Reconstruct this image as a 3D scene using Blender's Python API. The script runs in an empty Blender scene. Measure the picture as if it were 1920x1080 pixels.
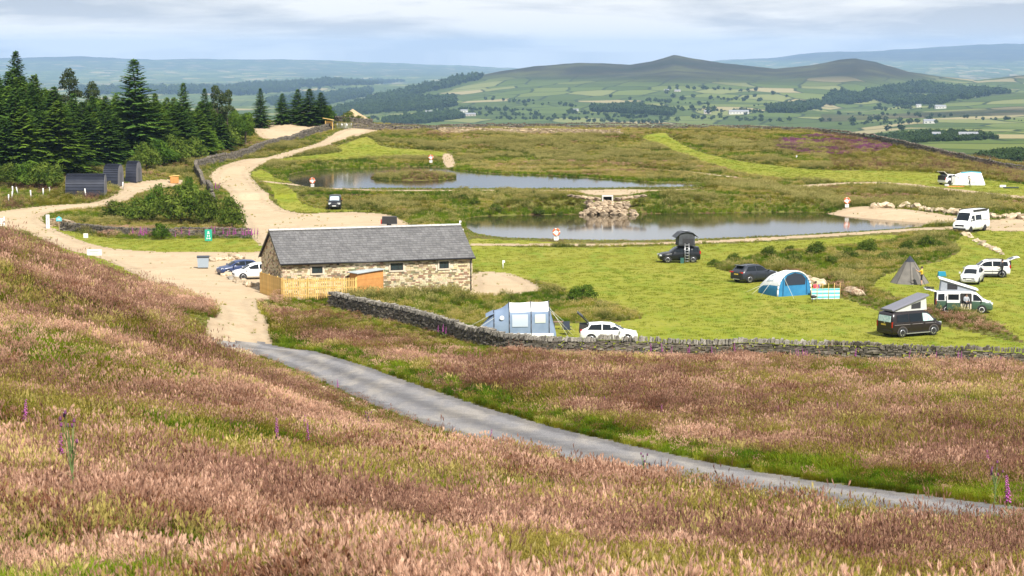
import bpy, bmesh, math, random
import numpy as np
from mathutils import Vector, Matrix, Euler, noise as mnoise

R = math.radians
random.seed(7)
rng = np.random.default_rng(7)
SC = bpy.context.scene
COL = SC.collection

# ---------------------------------------------------------------- camera
CAM_Z = 21.0
FPX = 4000.0                     # focal length in pixels of the 1920 px photograph
PITCH = math.atan(440.0 / FPX)
cam_d = bpy.data.cameras.new('camera')
cam = bpy.data.objects.new('camera', cam_d)
COL.objects.link(cam)
cam_d.sensor_width = 36.0
cam_d.lens = FPX / 1920.0 * 36.0
cam_d.clip_start = 0.5
cam_d.clip_end = 60000.0
cam_d.dof.use_dof = True
cam_d.dof.focus_distance = 165.0
cam_d.dof.aperture_fstop = 10.0
cam.location = (0, 0, CAM_Z)
cam.rotation_euler = (math.pi / 2 - PITCH, 0, 0)
SC.camera = cam

# ---------------------------------------------------------------- world, sun, exposure
SUN_EL = 50.0
SUN_AZ = -62.0                   # degrees from +X towards +Y: the sun stands behind the camera, to the right
world = bpy.data.worlds.new('World')
SC.world = world
world.use_nodes = True
wn = world.node_tree
for n in list(wn.nodes):
    wn.nodes.remove(n)
W = wn.nodes.new
L_ = wn.links.new
w_out = W('ShaderNodeOutputWorld')
w_bg = W('ShaderNodeBackground'); w_bg.inputs['Strength'].default_value = 0.1
sky = W('ShaderNodeTexSky'); sky.sky_type = 'NISHITA'; sky.sun_disc = False
sky.sun_elevation = R(SUN_EL)
sky.sun_rotation = R(90.0 - SUN_AZ)
sky.altitude = 300.0
tc = W('ShaderNodeTexCoord')
sep = W('ShaderNodeSeparateXYZ'); L_(tc.outputs['Generated'], sep.inputs[0])
zz = W('ShaderNodeMath'); zz.operation = 'MAXIMUM'; L_(sep.outputs['Z'], zz.inputs[0]); zz.inputs[1].default_value = 0.0
za = W('ShaderNodeMath'); za.operation = 'ADD'; L_(zz.outputs[0], za.inputs[0]); za.inputs[1].default_value = 0.11
dx = W('ShaderNodeMath'); dx.operation = 'DIVIDE'; L_(sep.outputs['X'], dx.inputs[0]); L_(za.outputs[0], dx.inputs[1])
dy = W('ShaderNodeMath'); dy.operation = 'DIVIDE'; L_(sep.outputs['Y'], dy.inputs[0]); L_(za.outputs[0], dy.inputs[1])
cmb = W('ShaderNodeCombineXYZ'); L_(dx.outputs[0], cmb.inputs[0]); L_(dy.outputs[0], cmb.inputs[1])
cn = W('ShaderNodeTexNoise'); cn.inputs['Scale'].default_value = 0.95; cn.inputs['Detail'].default_value = 6.0
cn.inputs['Roughness'].default_value = 0.6; cn.inputs['Distortion'].default_value = 0.3
L_(cmb.outputs[0], cn.inputs['Vector'])
ramp = W('ShaderNodeValToRGB')
ramp.color_ramp.elements[0].position = 0.38; ramp.color_ramp.elements[0].color = (2.9, 3.35, 4.2, 1)
ramp.color_ramp.elements[1].position = 0.56; ramp.color_ramp.elements[1].color = (7.2, 7.2, 7.25, 1)
e = ramp.color_ramp.elements.new(0.47); e.color = (5.2, 5.4, 5.8, 1)
L_(cn.outputs[0], ramp.inputs[0])
hmr = W('ShaderNodeMapRange'); hmr.inputs[1].default_value = -0.01; hmr.inputs[2].default_value = 0.045; hmr.inputs[3].default_value = 0.45; hmr.inputs[4].default_value = 0.0
hmr.interpolation_type = 'SMOOTHSTEP'; L_(sep.outputs['Z'], hmr.inputs[0])          # thin bright air low over the horizon
hmx = W('ShaderNodeMix'); hmx.data_type = 'RGBA'; L_(hmr.outputs[0], hmx.inputs[0]); L_(ramp.outputs[0], hmx.inputs[6]); hmx.inputs[7].default_value = (8.4, 8.2, 7.9, 1)
wmix = W('ShaderNodeMix'); wmix.data_type = 'RGBA'
wmix.inputs[0].default_value = 0.88
L_(sky.outputs[0], wmix.inputs[6]); L_(hmx.outputs[2], wmix.inputs[7])
L_(wmix.outputs[2], w_bg.inputs['Color']); L_(w_bg.outputs[0], w_out.inputs['Surface'])

sun_d = bpy.data.lights.new('sun', 'SUN')
sun_d.energy = 5.0
sun_d.angle = R(2.0)
sun_d.color = (1.0, 0.95, 0.87)
sun = bpy.data.objects.new('sun', sun_d); COL.objects.link(sun)
_sd = Vector((math.cos(R(SUN_EL)) * math.cos(R(SUN_AZ)), math.cos(R(SUN_EL)) * math.sin(R(SUN_AZ)), math.sin(R(SUN_EL))))
sun.rotation_euler = _sd.to_track_quat('Z', 'Y').to_euler()
sun.location = _sd * 300

SC.view_settings.view_transform = 'Standard'
SC.view_settings.look = 'None'
SC.view_settings.exposure = 0.55
SC.view_settings.gamma = 1.0
SC.view_settings.use_curve_mapping = False
SC.render.engine = 'CYCLES'
SC.cycles.use_denoising = True
SC.cycles.max_bounces = 6
SC.cycles.diffuse_bounces = 3
SC.cycles.glossy_bounces = 3
SC.cycles.transmission_bounces = 4
SC.cycles.volume_bounces = 1
SC.cycles.transparent_max_bounces = 8

# ---------------------------------------------------------------- pixel helpers
_FW = np.array([0.0, math.cos(PITCH), -math.sin(PITCH)])
_UP = np.array([0.0, math.sin(PITCH), math.cos(PITCH)])
def ray(u, v):
    return _FW * FPX + np.array([u - 960.0, 0, 0]) + _UP * (540.0 - v)
def at_d(u, v, d):
    r = ray(u, v); t = d / r[1]
    return np.array([r[0] * t, d, CAM_Z + r[2] * t])
def at_z(u, v, z):
    r = ray(u, v); t = (z - CAM_Z) / r[2]
    return np.array([r[0] * t, r[1] * t, z])
def project(x, y, z):
    dz = z - CAM_Z
    dep = y * _FW[1] + dz * _FW[2]
    return 960 + x / dep * FPX, 540 - (y * _UP[1] + dz * _UP[2]) / dep * FPX

# ---------------------------------------------------------------- numpy value noise
_perm = rng.random((256, 256))
def vnoise(x, y):
    xi = np.floor(x).astype(int); yi = np.floor(y).astype(int)
    fx = x - xi; fy = y - yi
    fx = fx * fx * (3 - 2 * fx); fy = fy * fy * (3 - 2 * fy)
    a = _perm[xi & 255, yi & 255]; b = _perm[(xi + 1) & 255, yi & 255]
    c = _perm[xi & 255, (yi + 1) & 255]; d = _perm[(xi + 1) & 255, (yi + 1) & 255]
    return (a * (1 - fx) + b * fx) * (1 - fy) + (c * (1 - fx) + d * fx) * fy
def fbm(x, y, s, o=4):
    x = np.asarray(x, float) / s; y = np.asarray(y, float) / s
    r = np.zeros_like(x); a = 0.5; t = 0
    for k in range(o):
        r += a * vnoise(x + 17.3 * k, y + 9.1 * k); t += a
        x = x * 2.03; y = y * 2.03; a *= 0.5
    return r / t
def sstep(a, b, x):
    t = np.clip((x - a) / (b - a), 0, 1); return t * t * (3 - 2 * t)
def inpoly(px, py, poly):
    ins = np.zeros(np.shape(px), bool); n = len(poly)
    for i in range(n):
        x1, y1 = poly[i][:2]; x2, y2 = poly[(i + 1) % n][:2]
        if y1 == y2: continue
        c = ((y1 > py) != (y2 > py)) & (px < (x2 - x1) * (py - y1) / (y2 - y1) + x1)
        ins ^= c
    return ins
def polydist(px, py, poly, closed=True):
    d = np.full(np.shape(px), 1e9); n = len(poly)
    for i in range(n if closed else n - 1):
        x1, y1 = poly[i][:2]; x2, y2 = poly[(i + 1) % n][:2]
        ex, ey = x2 - x1, y2 - y1; q = ex * ex + ey * ey + 1e-9
        t = np.clip(((px - x1) * ex + (py - y1) * ey) / q, 0, 1)
        d = np.minimum(d, np.hypot(px - x1 - t * ex, py - y1 - t * ey))
    return d
def smooth_path(pts, per=8, closed=False):
    pts = [np.asarray(p, float) for p in pts]; n = len(pts); out = []
    for i in range(n if closed else n - 1):
        if closed:
            p0, p1, p2, p3 = pts[(i - 1) % n], pts[i], pts[(i + 1) % n], pts[(i + 2) % n]
        else:
            p0, p1, p2, p3 = pts[max(i - 1, 0)], pts[i], pts[i + 1], pts[min(i + 2, n - 1)]
        for k in range(per):
            t = k / per
            out.append(0.5 * ((2 * p1) + (p2 - p0) * t + (2 * p0 - 5 * p1 + 4 * p2 - p3) * t * t + (3 * p1 - p0 - 3 * p2 + p3) * t ** 3))
    if not closed: out.append(pts[-1])
    return out

# ---------------------------------------------------------------- materials
MATS = {}
def nmat(name, col, rough=0.8, metal=0.0, col2=None, scale=5.0, detail=4.0, bump=0.0, bscale=None, spec=0.5,
         coat=0.0, obj_var=0.0, attr=None, coords='Object', contrast=(0.35, 0.65), alpha=None, emit=None, sheen=0.0):
    """Principled material: two colours mixed by noise, optional bump, per-object brightness variation, attribute tint."""
    if name in MATS: return MATS[name]
    m = bpy.data.materials.new(name); m.use_nodes = True
    nt = m.node_tree; N = nt.nodes.new; K = nt.links.new
    b = nt.nodes['Principled BSDF']
    b.inputs['Roughness'].default_value = rough
    b.inputs['Metallic'].default_value = metal
    b.inputs['Specular IOR Level'].default_value = spec
    b.inputs['Coat Weight'].default_value = coat
    b.inputs['Coat Roughness'].default_value = 0.08
    c = None
    tcn = N('ShaderNodeTexCoord')
    if col2 is not None:
        nz = N('ShaderNodeTexNoise'); nz.inputs['Scale'].default_value = scale; nz.inputs['Detail'].default_value = detail
        K(tcn.outputs[coords], nz.inputs['Vector'])
        rp = N('ShaderNodeValToRGB')
        rp.color_ramp.elements[0].position = contrast[0]; rp.color_ramp.elements[1].position = contrast[1]
        rp.color_ramp.elements[0].color = (*col, 1); rp.color_ramp.elements[1].color = (*col2, 1)
        K(nz.outputs[0], rp.inputs[0]); c = rp.outputs[0]
    else:
        rgb = N('ShaderNodeRGB'); rgb.outputs[0].default_value = (*col, 1); c = rgb.outputs[0]
    if attr:
        at = N('ShaderNodeAttribute'); at.attribute_name = attr
        mx = N('ShaderNodeMix'); mx.data_type = 'RGBA'; mx.blend_type = 'MULTIPLY'; mx.inputs[0].default_value = 1.0
        K(c, mx.inputs[6]); K(at.outputs['Color'], mx.inputs[7]); c = mx.outputs[2]
    if obj_var > 0:
        oi = N('ShaderNodeObjectInfo')
        mr = N('ShaderNodeMapRange'); mr.inputs[3].default_value = 1 - obj_var; mr.inputs[4].default_value = 1 + obj_var
        K(oi.outputs['Random'], mr.inputs[0])
        hs = N('ShaderNodeHueSaturation'); K(mr.outputs[0], hs.inputs['Value']); K(c, hs.inputs['Color']); c = hs.outputs[0]
    K(c, b.inputs['Base Color'])
    if bump > 0:
        nb = N('ShaderNodeTexNoise'); nb.inputs['Scale'].default_value = bscale or scale * 3; nb.inputs['Detail'].default_value = 5
        K(tcn.outputs[coords], nb.inputs['Vector'])
        bp = N('ShaderNodeBump'); bp.inputs['Strength'].default_value = bump; bp.inputs['Distance'].default_value = 0.1
        K(nb.outputs[0], bp.inputs['Height']); K(bp.outputs[0], b.inputs['Normal'])
    if emit:
        b.inputs['Emission Color'].default_value = (*emit, 1); b.inputs['Emission Strength'].default_value = 1.0
    MATS[name] = m
    return m
def leafmat(name, dark, light, trans=0.3, scale=0.6, obj_var=0.18, inst=False, hue=0.0):
    """Foliage: diffuse + translucent, clump noise; tint from the instancer attribute or from the object's random value."""
    if name in MATS: return MATS[name]
    m = bpy.data.materials.new(name); m.use_nodes = True
    nt = m.node_tree; N = nt.nodes.new; K = nt.links.new
    nt.nodes.remove(nt.nodes['Principled BSDF'])
    out = nt.nodes['Material Output']
    if inst:
        at = N('ShaderNodeAttribute'); at.attribute_type = 'INSTANCER'; at.attribute_name = 'tint'; fac = at.outputs['Fac']
        mrn = N('ShaderNodeMapRange'); K(fac, mrn.inputs[0]); fac2 = mrn.outputs[0]
    else:
        tcn = N('ShaderNodeTexCoord'); nz = N('ShaderNodeTexNoise'); nz.inputs['Scale'].default_value = scale; nz.inputs['Detail'].default_value = 3
        K(tcn.outputs['Object'], nz.inputs['Vector'])
        mrn = N('ShaderNodeMapRange'); mrn.inputs[1].default_value = 0.35; mrn.inputs[2].default_value = 0.65
        K(nz.outputs[0], mrn.inputs[0]); fac2 = mrn.outputs[0]
    mx = N('ShaderNodeMix'); mx.data_type = 'RGBA'; mx.inputs[6].default_value = (*dark, 1); mx.inputs[7].default_value = (*light, 1)
    K(fac2, mx.inputs[0]); c = mx.outputs[2]
    if obj_var > 0 and not inst:
        oi = N('ShaderNodeObjectInfo'); mr = N('ShaderNodeMapRange'); mr.inputs[3].default_value = 1 - obj_var; mr.inputs[4].default_value = 1 + obj_var
        K(oi.outputs['Random'], mr.inputs[0]); hs = N('ShaderNodeHueSaturation'); K(mr.outputs[0], hs.inputs['Value']); K(c, hs.inputs['Color']); c = hs.outputs[0]
    d = N('ShaderNodeBsdfDiffuse'); t = N('ShaderNodeBsdfTranslucent'); K(c, d.inputs[0]); K(c, t.inputs[0])
    ms = N('ShaderNodeMixShader'); ms.inputs[0].default_value = trans; K(d.outputs[0], ms.inputs[1]); K(t.outputs[0], ms.inputs[2])
    K(ms.outputs[0], out.inputs['Surface'])
    MATS[name] = m
    return m

# ---------------------------------------------------------------- mesh builder and object helpers
class MB:
    def __init__(s):
        s.v = []; s.f = []; s.m = []; s.sm = []; s.c = []; s.cur = 0; s.col = (1, 1, 1)
    def face(s, idx, smooth=False):
        s.f.append(tuple(idx)); s.m.append(s.cur); s.sm.append(smooth); s.c.append(s.col)
    def quad(s, *pts, smooth=False):
        b = len(s.v); s.v += [tuple(p) for p in pts]; s.face(range(b, b + len(pts)), smooth)
    def box(s, c, d, rot=None, taper=None, jit=0.0):
        hx, hy, hz = d[0] / 2, d[1] / 2, d[2] / 2; b = len(s.v)
        M = Euler(rot).to_matrix() if rot is not None else None
        for z in (-1, 1):
            k = taper if (taper and z > 0) else 1.0
            for x, y in ((-1, -1), (1, -1), (1, 1), (-1, 1)):
                p = Vector((x * hx * k, y * hy * k, z * hz))
                if jit: p += Vector((random.uniform(-jit, jit) * d[0], random.uniform(-jit, jit) * d[1], random.uniform(-jit, jit) * d[2]))
                if M: p = M @ p
                s.v.append((p.x + c[0], p.y + c[1], p.z + c[2]))
        for q in ((0, 3, 2, 1), (4, 5, 6, 7), (0, 1, 5, 4), (1, 2, 6, 5), (2, 3, 7, 6), (3, 0, 4, 7)):
            s.face([b + i for i in q])
        return s
    def tube(s, p0, p1, r0, r1=None, n=8, caps=True, smooth=True):
        r1 = r0 if r1 is None else r1
        p0 = Vector(p0); p1 = Vector(p1); a = (p1 - p0)
        if a.length < 1e-6: return s
        a.normalize(); u = a.orthogonal().normalized(); w = a.cross(u); b = len(s.v)
        for p, r in ((p0, r0), (p1, r1)):
            for i in range(n):
                t = 2 * math.pi * i / n; q = p + (u * math.cos(t) + w * math.sin(t)) * r; s.v.append(tuple(q))
        for i in range(n):
            j = (i + 1) % n; s.face((b + i, b + j, b + n + j, b + n + i), smooth)
        if caps:
            s.face([b + i for i in reversed(range(n))]); s.face([b + n + i for i in range(n)])
        return s
    def loft(s, rings, closed=True, caps=True, smooth=True):
        b = len(s.v); n = len(rings[0])
        for r in rings: s.v += [tuple(p) for p in r]
        for k in range(len(rings) - 1):
            for i in range(n if closed else n - 1):
                j = (i + 1) % n
                s.face((b + k * n + i, b + k * n + j, b + (k + 1) * n + j, b + (k + 1) * n + i), smooth)
        if caps and closed:
            s.face([b + i for i in reversed(range(n))]); e = b + (len(rings) - 1) * n; s.face([e + i for i in range(n)])
        return s
    def prism(s, poly, h0, h1, axis='y'):
        """poly of 2D points extruded: axis y -> points are (x,z), axis z -> (x,y), axis x -> (y,z)"""
        f = {'y': lambda p, h: (p[0], h, p[1]), 'z': lambda p, h: (p[0], p[1], h), 'x': lambda p, h: (h, p[0], p[1])}[axis]
        n = len(poly); b = len(s.v)
        s.v += [f(p, h0) for p in poly] + [f(p, h1) for p in poly]
        for i in range(n):
            j = (i + 1) % n; s.face((b + i, b + j, b + n + j, b + n + i))
        s.face([b + i for i in reversed(range(n))]); s.face([b + n + i for i in range(n)])
        return s
    def lathe(s, prof, c=(0, 0, 0), n=20, axis='z', smooth=True):
        b = len(s.v); m = len(prof)
        for i in range(n):
            t = 2 * math.pi * i / n
            for r, h in prof:
                if axis == 'z': p = (c[0] + r * math.cos(t), c[1] + r * math.sin(t), c[2] + h)
                else: p = (c[0] + r * math.cos(t), c[1] + h, c[2] + r * math.sin(t))
                s.v.append(p)
        for i in range(n):
            j = (i + 1) % n
            for k in range(m - 1):
                s.face((b + i * m + k, b + j * m + k, b + j * m + k + 1, b + i * m + k + 1), smooth)
        return s
    def mesh(s, name, mats):
        me = bpy.data.meshes.new(name)
        me.from_pydata(s.v, [], s.f)
        mats = mats if isinstance(mats, (list, tuple)) else [mats]
        for m in mats: me.materials.append(m)
        me.polygons.foreach_set('material_index', s.m)
        me.polygons.foreach_set('use_smooth', s.sm)
        if any(c != (1, 1, 1) for c in s.c):
            a = me.color_attributes.new('Col', 'FLOAT_COLOR', 'CORNER')
            arr = []
            for f, c in zip(s.f, s.c): arr += [c[0], c[1], c[2], 1.0] * len(f)
            a.data.foreach_set('color', arr)
        me.validate(); me.update()
        return me
    def build(s, name, mats, parent=None, fix=True):
        me = s.mesh(name, mats)
        if fix:
            bm = bmesh.new(); bm.from_mesh(me); bmesh.ops.recalc_face_normals(bm, faces=bm.faces); bm.to_mesh(me); bm.free()
        return link(name, me, parent)
def link(name, data, parent=None):
    o = bpy.data.objects.new(name, data); COL.objects.link(o)
    if parent is not None: o.parent = parent
    return o
def tag(o, label=None, cat=None, group=None, kind=None):
    if label: o['label'] = label
    if cat: o['category'] = cat
    if group: o['group'] = group
    if kind: o['kind'] = kind
    return o
def thing(name, label, cat, loc=(0, 0, 0), rz=0.0, group=None):
    o = link(name, None); o.location = loc; o.rotation_euler = (0, 0, rz); o.empty_display_size = 0.2
    return tag(o, label, cat, group)
def dup(root, loc=None, rz=None, label=None, scale=None):
    def cp(o, par):
        c = o.copy(); COL.objects.link(c); c.parent = par
        for ch in KIDS.get(o.name, o.children): cp(ch, c)
        return c
    r = cp(root, None)
    if loc is not None: r.location = loc
    if rz is not None: r.rotation_euler = (0, 0, rz)
    if scale is not None: r.scale = scale if hasattr(scale, '__len__') else (scale,) * 3
    if label: r['label'] = label
    return r
KIDS = {}

# ---------------------------------------------------------------- the terrain: heights through control points read off the photograph
CP = []
def fd(d): return float(np.interp(d, [0, 352, 366, 385, 432, 1000], [0, 352, 376, 410, 457, 1025]))   # depth of the banks behind the upper pond
def cd(*a):
    for u, v, d in a: CP.append(at_d(u, v, fd(d) if u > 440 else d))
def cz(z, *a):
    for u, v in a: CP.append(at_z(u, v, z))
# foreground hillside
cd((-150, 1080, 22), (0, 1000, 26), (0, 800, 42), (0, 600, 76), (0, 510, 103), (0, 452, 130), (-250, 436, 135), (-250, 700, 60),
   (200, 1000, 27), (200, 800, 46), (200, 650, 78), (200, 572, 108), (200, 523, 138), (400, 1000, 28), (400, 800, 53), (300, 640, 106), (400, 720, 92), (450, 706, 112), (380, 640, 138), (395, 592, 160),
   (600, 1080, 24), (600, 900, 43), (600, 800, 71), (560, 752, 92), (800, 1000, 31), (800, 850, 65), (700, 800, 78), (850, 700, 129), 
   (1000, 1080, 24), (1000, 950, 39), (1000, 890, 55), (1000, 735, 102), (1000, 690, 135), (1300, 1080, 26), (1300, 955, 44.5), (1300, 920, 52),
   (1300, 760, 97), (1300, 705, 128), (1600, 1080, 28), (1600, 990, 40), (1600, 950, 46.8), (1600, 820, 74), (1600, 730, 117), (1900, 1080, 29), (1900, 1000, 38),
   (1900, 975, 41), (1900, 860, 62), (1900, 760, 96), (2150, 900, 50), (2150, 760, 95), (2150, 700, 130))
CP += [np.array(p, float) for p in ((0, 0, 19.2), (-12, 0, 19.2), (12, 0, 19.0), (0, 10, 17.4), (-12, 12, 17.2), (12, 12, 17.0), (0, -30, 22), (-40, -30, 22), (40, -30, 22), (-40, 20, 17), (45, 20, 15.5), (-60, 60, 13.5), (55, 60, 10))]
RU = ((560, 650, 152), (630, 669, 136), (700, 690, 122), (800, 714, 107), (900, 742, 94), (1000, 771, 83), (1100, 800, 74.5), (1180, 823, 69), (1300, 851, 62), (1400, 871, 57.5), (1500, 889, 54), (1600, 907, 50.8), (1700, 924, 48), (1800, 938, 45.5), (1930, 953, 43), (2100, 972, 40))      # far edge of the road
cd(*RU); cd((440, 655, 150), (520, 690, 129), (600, 722, 113), (700, 760, 97), (800, 793, 86), (900, 820, 78), (1000, 845, 71), (1100, 865, 65), (1300, 900, 56), (1500, 930, 49.5), (1700, 955, 44.5), (1900, 978, 41))
# camp field and yards, nearly level
cz(0.0, (450, 625), (520, 600), (430, 560), (620, 575), (760, 600), (900, 640), (1050, 655), (1300, 668), (1500, 672), (1700, 680), (1900, 690), (2100, 690),
   (500, 540), (700, 545), (890, 548), (1000, 580), (1100, 600), (1300, 600), (1500, 620), (1700, 640), (1900, 640), (1200, 540), (1400, 550), (1600, 560), (1800, 560), (2000, 560),
   (350, 520), (250, 480), (150, 450), (60, 420), (-150, 420), (350, 480), (480, 470), (950, 500), (1100, 480), (1300, 490), (1500, 480), (1700, 500), (1900, 500),
   (250, 450), (400, 450), (500, 440), (900, 460), (1100, 460), (1300, 457), (1500, 450), (1700, 440), (1850, 432), (2050, 430), (700, 420), (600, 405), (460, 400))
cz(0.4, (430, 355), (620, 385), (760, 390), (1600, 380), (1750, 395), (1900, 400), (110, 400), (200, 395), (20, 395))
cz(0.8, (280, 360), (180, 368), (60, 375), (-100, 380), (1560, 345), (1750, 355), (1900, 365), (1790, 348), (1850, 345), (2050, 350))
cz(1.62, (600, 358), (750, 358), (900, 358), (1050, 359), (1200, 358), (1350, 355))
cd((425, 330, 338), (480, 322, 345), (560, 300, 360), (480, 296, 366), (600, 285, 374), (650, 262, 388), (670, 246, 402), (640, 232, 412), (560, 228, 412), (480, 240, 405), (520, 262, 388),
   (350, 310, 345), (250, 320, 330), (120, 335, 318), (0, 345, 308), (-200, 350, 305), (100, 290, 365), (250, 285, 370), (400, 275, 385), (0, 280, 380), (-200, 280, 380), (-200, 235, 430), (100, 235, 430), (300, 230, 432),
   (800, 300, 369), (1000, 302, 372), (1200, 315, 360), (1400, 330, 352), (800, 275, 384), (1000, 275, 385), (1200, 285, 380), (1400, 305, 368), (1600, 318, 356), (1750, 325, 348),
   (750, 255, 402), (1000, 256, 404), (1200, 256, 405), (1400, 275, 392), (1600, 290, 380), (1750, 308, 368), (1900, 335, 358), (2100, 350, 355),
   (750, 242, 422), (1000, 243, 428), (1250, 243, 430), (1400, 245, 428), (1520, 249, 424), (1620, 262, 414), (1720, 281, 400), (1820, 305, 388), (1920, 325, 382), (2100, 350, 380))
for u in (-300, 0, 300, 600, 900, 1200, 1500, 1800, 2200):
    x = (u - 960) / FPX
    CP.append(np.array([x * 492, 492, 2.0 if u < 1500 else -8])); CP.append(np.array([x * 580, 580, -24.0])); CP.append(np.array([x * 660, 660, -45.0]))
CP = np.array(CP)
def _rbf_solve(P):
    XY = P[:, :2]; n = len(XY)
    A = np.hypot(XY[:, None, 0] - XY[None, :, 0], XY[:, None, 1] - XY[None, :, 1])
    A -= np.eye(n) * 1.0                                   # smoothing
    Q = np.c_[np.ones(n), XY / 100]
    M = np.block([[A, Q], [Q.T, np.zeros((3, 3))]])
    return np.linalg.solve(M, np.r_[P[:, 2], 0, 0, 0])
_RW = _rbf_solve(CP)
def base_z(x, y):
    x = np.asarray(x, float).ravel(); y = np.asarray(y, float).ravel()
    out = np.empty_like(x)
    for i in range(0, len(x), 20000):
        xs, ys = x[i:i + 20000], y[i:i + 20000]
        A = np.sqrt((xs[:, None] - CP[None, :, 0]) ** 2 + (ys[:, None] - CP[None, :, 1]) ** 2)
        out[i:i + 20000] = A @ _RW[:-3] + _RW[-3] + _RW[-2] * xs / 100 + _RW[-1] * ys / 100
    return out

Z1, Z2 = 1.45, -0.45           # water levels of the upper and the lower pond
def poly_z(z, pts, per=6): return [p[:2] for p in smooth_path([at_z(u, v, z)[:2] for u, v in pts], per, True)]
POND1 = poly_z(Z1, [(537, 336), (548, 326), (590, 319), (650, 316), (720, 314), (800, 313), (870, 320), (930, 326), (1010, 328), (1100, 333), (1200, 340), (1280, 345), (1312, 348), (1250, 352), (1150, 353.5),
                    (1000, 354.5), (850, 354.5), (720, 354), (620, 353), (565, 348)])
POND2 = poly_z(Z2, [(868, 414), (900, 406), (1000, 403), (1095, 402), (1185, 401), (1300, 400), (1450, 398), (1530, 398), (1565, 403), (1620, 409), (1690, 415), (1750, 421), (1700, 429), (1620, 435), (1500, 442), (1350, 449),
                    (1200, 453), (1050, 451), (950, 447), (895, 438), (875, 426)])
ISL_C = at_z(775, 333, Z1); ISL_R = (6.9, 8.5)
_re = np.array([at_d(*q)[:2] for q in RU]); _rp = np.polyfit(_re[:, 1], _re[:, 0], 3)      # far edge of the road, smoothed
_ry = np.linspace(_re[:, 1].max(), _re[:, 1].min(), 26); _rx = np.polyval(_rp, _ry)
_tg = np.stack([np.gradient(_rx), np.gradient(_ry)], -1); _tg /= np.linalg.norm(_tg, axis=1)[:, None]
ROAD_W = 4.5
ROAD_C = [np.array([x, y]) + np.array([t[1], -t[0]]) * ROAD_W / 2 for x, y, t in zip(_rx, _ry, _tg)]
ROAD_MID = list(ROAD_C)
_rz = np.array([at_d(*q)[1:] for q in RU] + [at_d(*q)[1:] for q in ((520, 690, 129), (600, 722, 113), (700, 760, 97), (800, 793, 86), (900, 820, 78), (1000, 845, 71), (1100, 865, 65), (1300, 900, 56), (1500, 930, 49.5))])
ROAD_Z = np.polyfit(_rz[:, 0], _rz[:, 1], 3)      # the road's even gradient
def ground(x, y, rough=None):
    shp = np.shape(x)
    x = np.asarray(x, float).ravel(); y = np.asarray(y, float).ravel()
    z = base_z(x, y)
    far = sstep(60, 200, y)
    k = (y < 170) & (y > 35)
    if k.any():
        dr_ = polydist(x[k], y[k], ROAD_MID, False); far[k] = np.maximum(far[k], sstep(9.0, 3.0, dr_))
        wr = sstep(8.0, 2.8, dr_) * sstep(160, 140, y[k]); z[k] = z[k] * (1 - wr) + np.polyval(ROAD_Z, y[k]) * wr
    z = z + (fbm(x, y, 9.0) - 0.5) * (0.9 * (1 - far) + 0.10) + (fbm(x + 50, y, 2.2) - 0.5) * (0.35 * (1 - far) + 0.05)
    for P, zw in ((POND1, Z1), (POND2, Z2)):
        mnx = min(p[0] for p in P) - 8; mxx = max(p[0] for p in P) + 8; mny = min(p[1] for p in P) - 12; mxy = max(p[1] for p in P) + 12
        k = (x > mnx) & (x < mxx) & (y > mny) & (y < mxy)
        if not k.any(): continue
        xs, ys = x[k], y[k]
        d = polydist(xs, ys, P); ins = inpoly(xs, ys, P); sd = np.where(ins, -d, d)
        bank = zw + np.where(sd > 0, 0.10 * sd + 0.05, 0.45 * sd)        # slope rises from the water's edge
        zz = z[k]; w = sstep(7.0, 0.0, sd)
        zz = np.where(sd > 0, zz * (1 - w) + np.minimum(bank, np.maximum(zz, zw + 0.08)) * w, np.maximum(bank, zw - 1.2))
        zz = np.where(sd > 0, np.maximum(zz, zw + 0.05), zz)
        if zw == Z1:
            q = np.hypot((xs - ISL_C[0]) / ISL_R[0], (ys - ISL_C[1]) / ISL_R[1])
            zz = np.maximum(zz, zw + 0.8 * (1 - q) - 0.02 * (q > 1) * 60)
        z[k] = zz
    return z.reshape(shp)
def gz(x, y): return float(ground(np.array([x]), np.array([y]))[0])
def on_ground(u, v, z0=0.0):
    """the ground point seen at a pixel, starting from a guessed height (the ground the thing touches)"""
    r = ray(u, v); dg = at_z(u, v, z0)[1]
    ds = np.linspace(max(dg * 0.72, 12), min(dg * 1.35, 500), 260); t = ds / r[1]
    h = CAM_Z + r[2] * t - base_z(r[0] * t, ds)
    k = np.nonzero((h[:-1] > 0) & (h[1:] <= 0))[0]
    if len(k):
        i = k[np.argmin(np.abs(ds[k] - dg))]; f = h[i] / (h[i] - h[i + 1]); d = ds[i] + f * (ds[i + 1] - ds[i])
    else:
        i = np.argmin(np.abs(h)); d = ds[i]
    p = at_d(u, v, d); p[2] = gz(p[0], p[1]); return p
def hit(u, v, d0=16.0, d1=490.0):
    """first ground point along the pixel's line of sight"""
    r = ray(u, v); ds = np.geomspace(d0, d1, 700); t = ds / r[1]
    g = ground(r[0] * t, ds); h = CAM_Z + r[2] * t - g
    k = np.argmax(h < 0) if (h < 0).any() else len(ds) - 1
    return np.array([r[0] * t[k], ds[k], g[k]])
def wpoly(pts, z0=0.0, per=5):
    return [p[:2] for p in smooth_path([on_ground(u, v, z0)[:2] for u, v in pts], per, True)]
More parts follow.
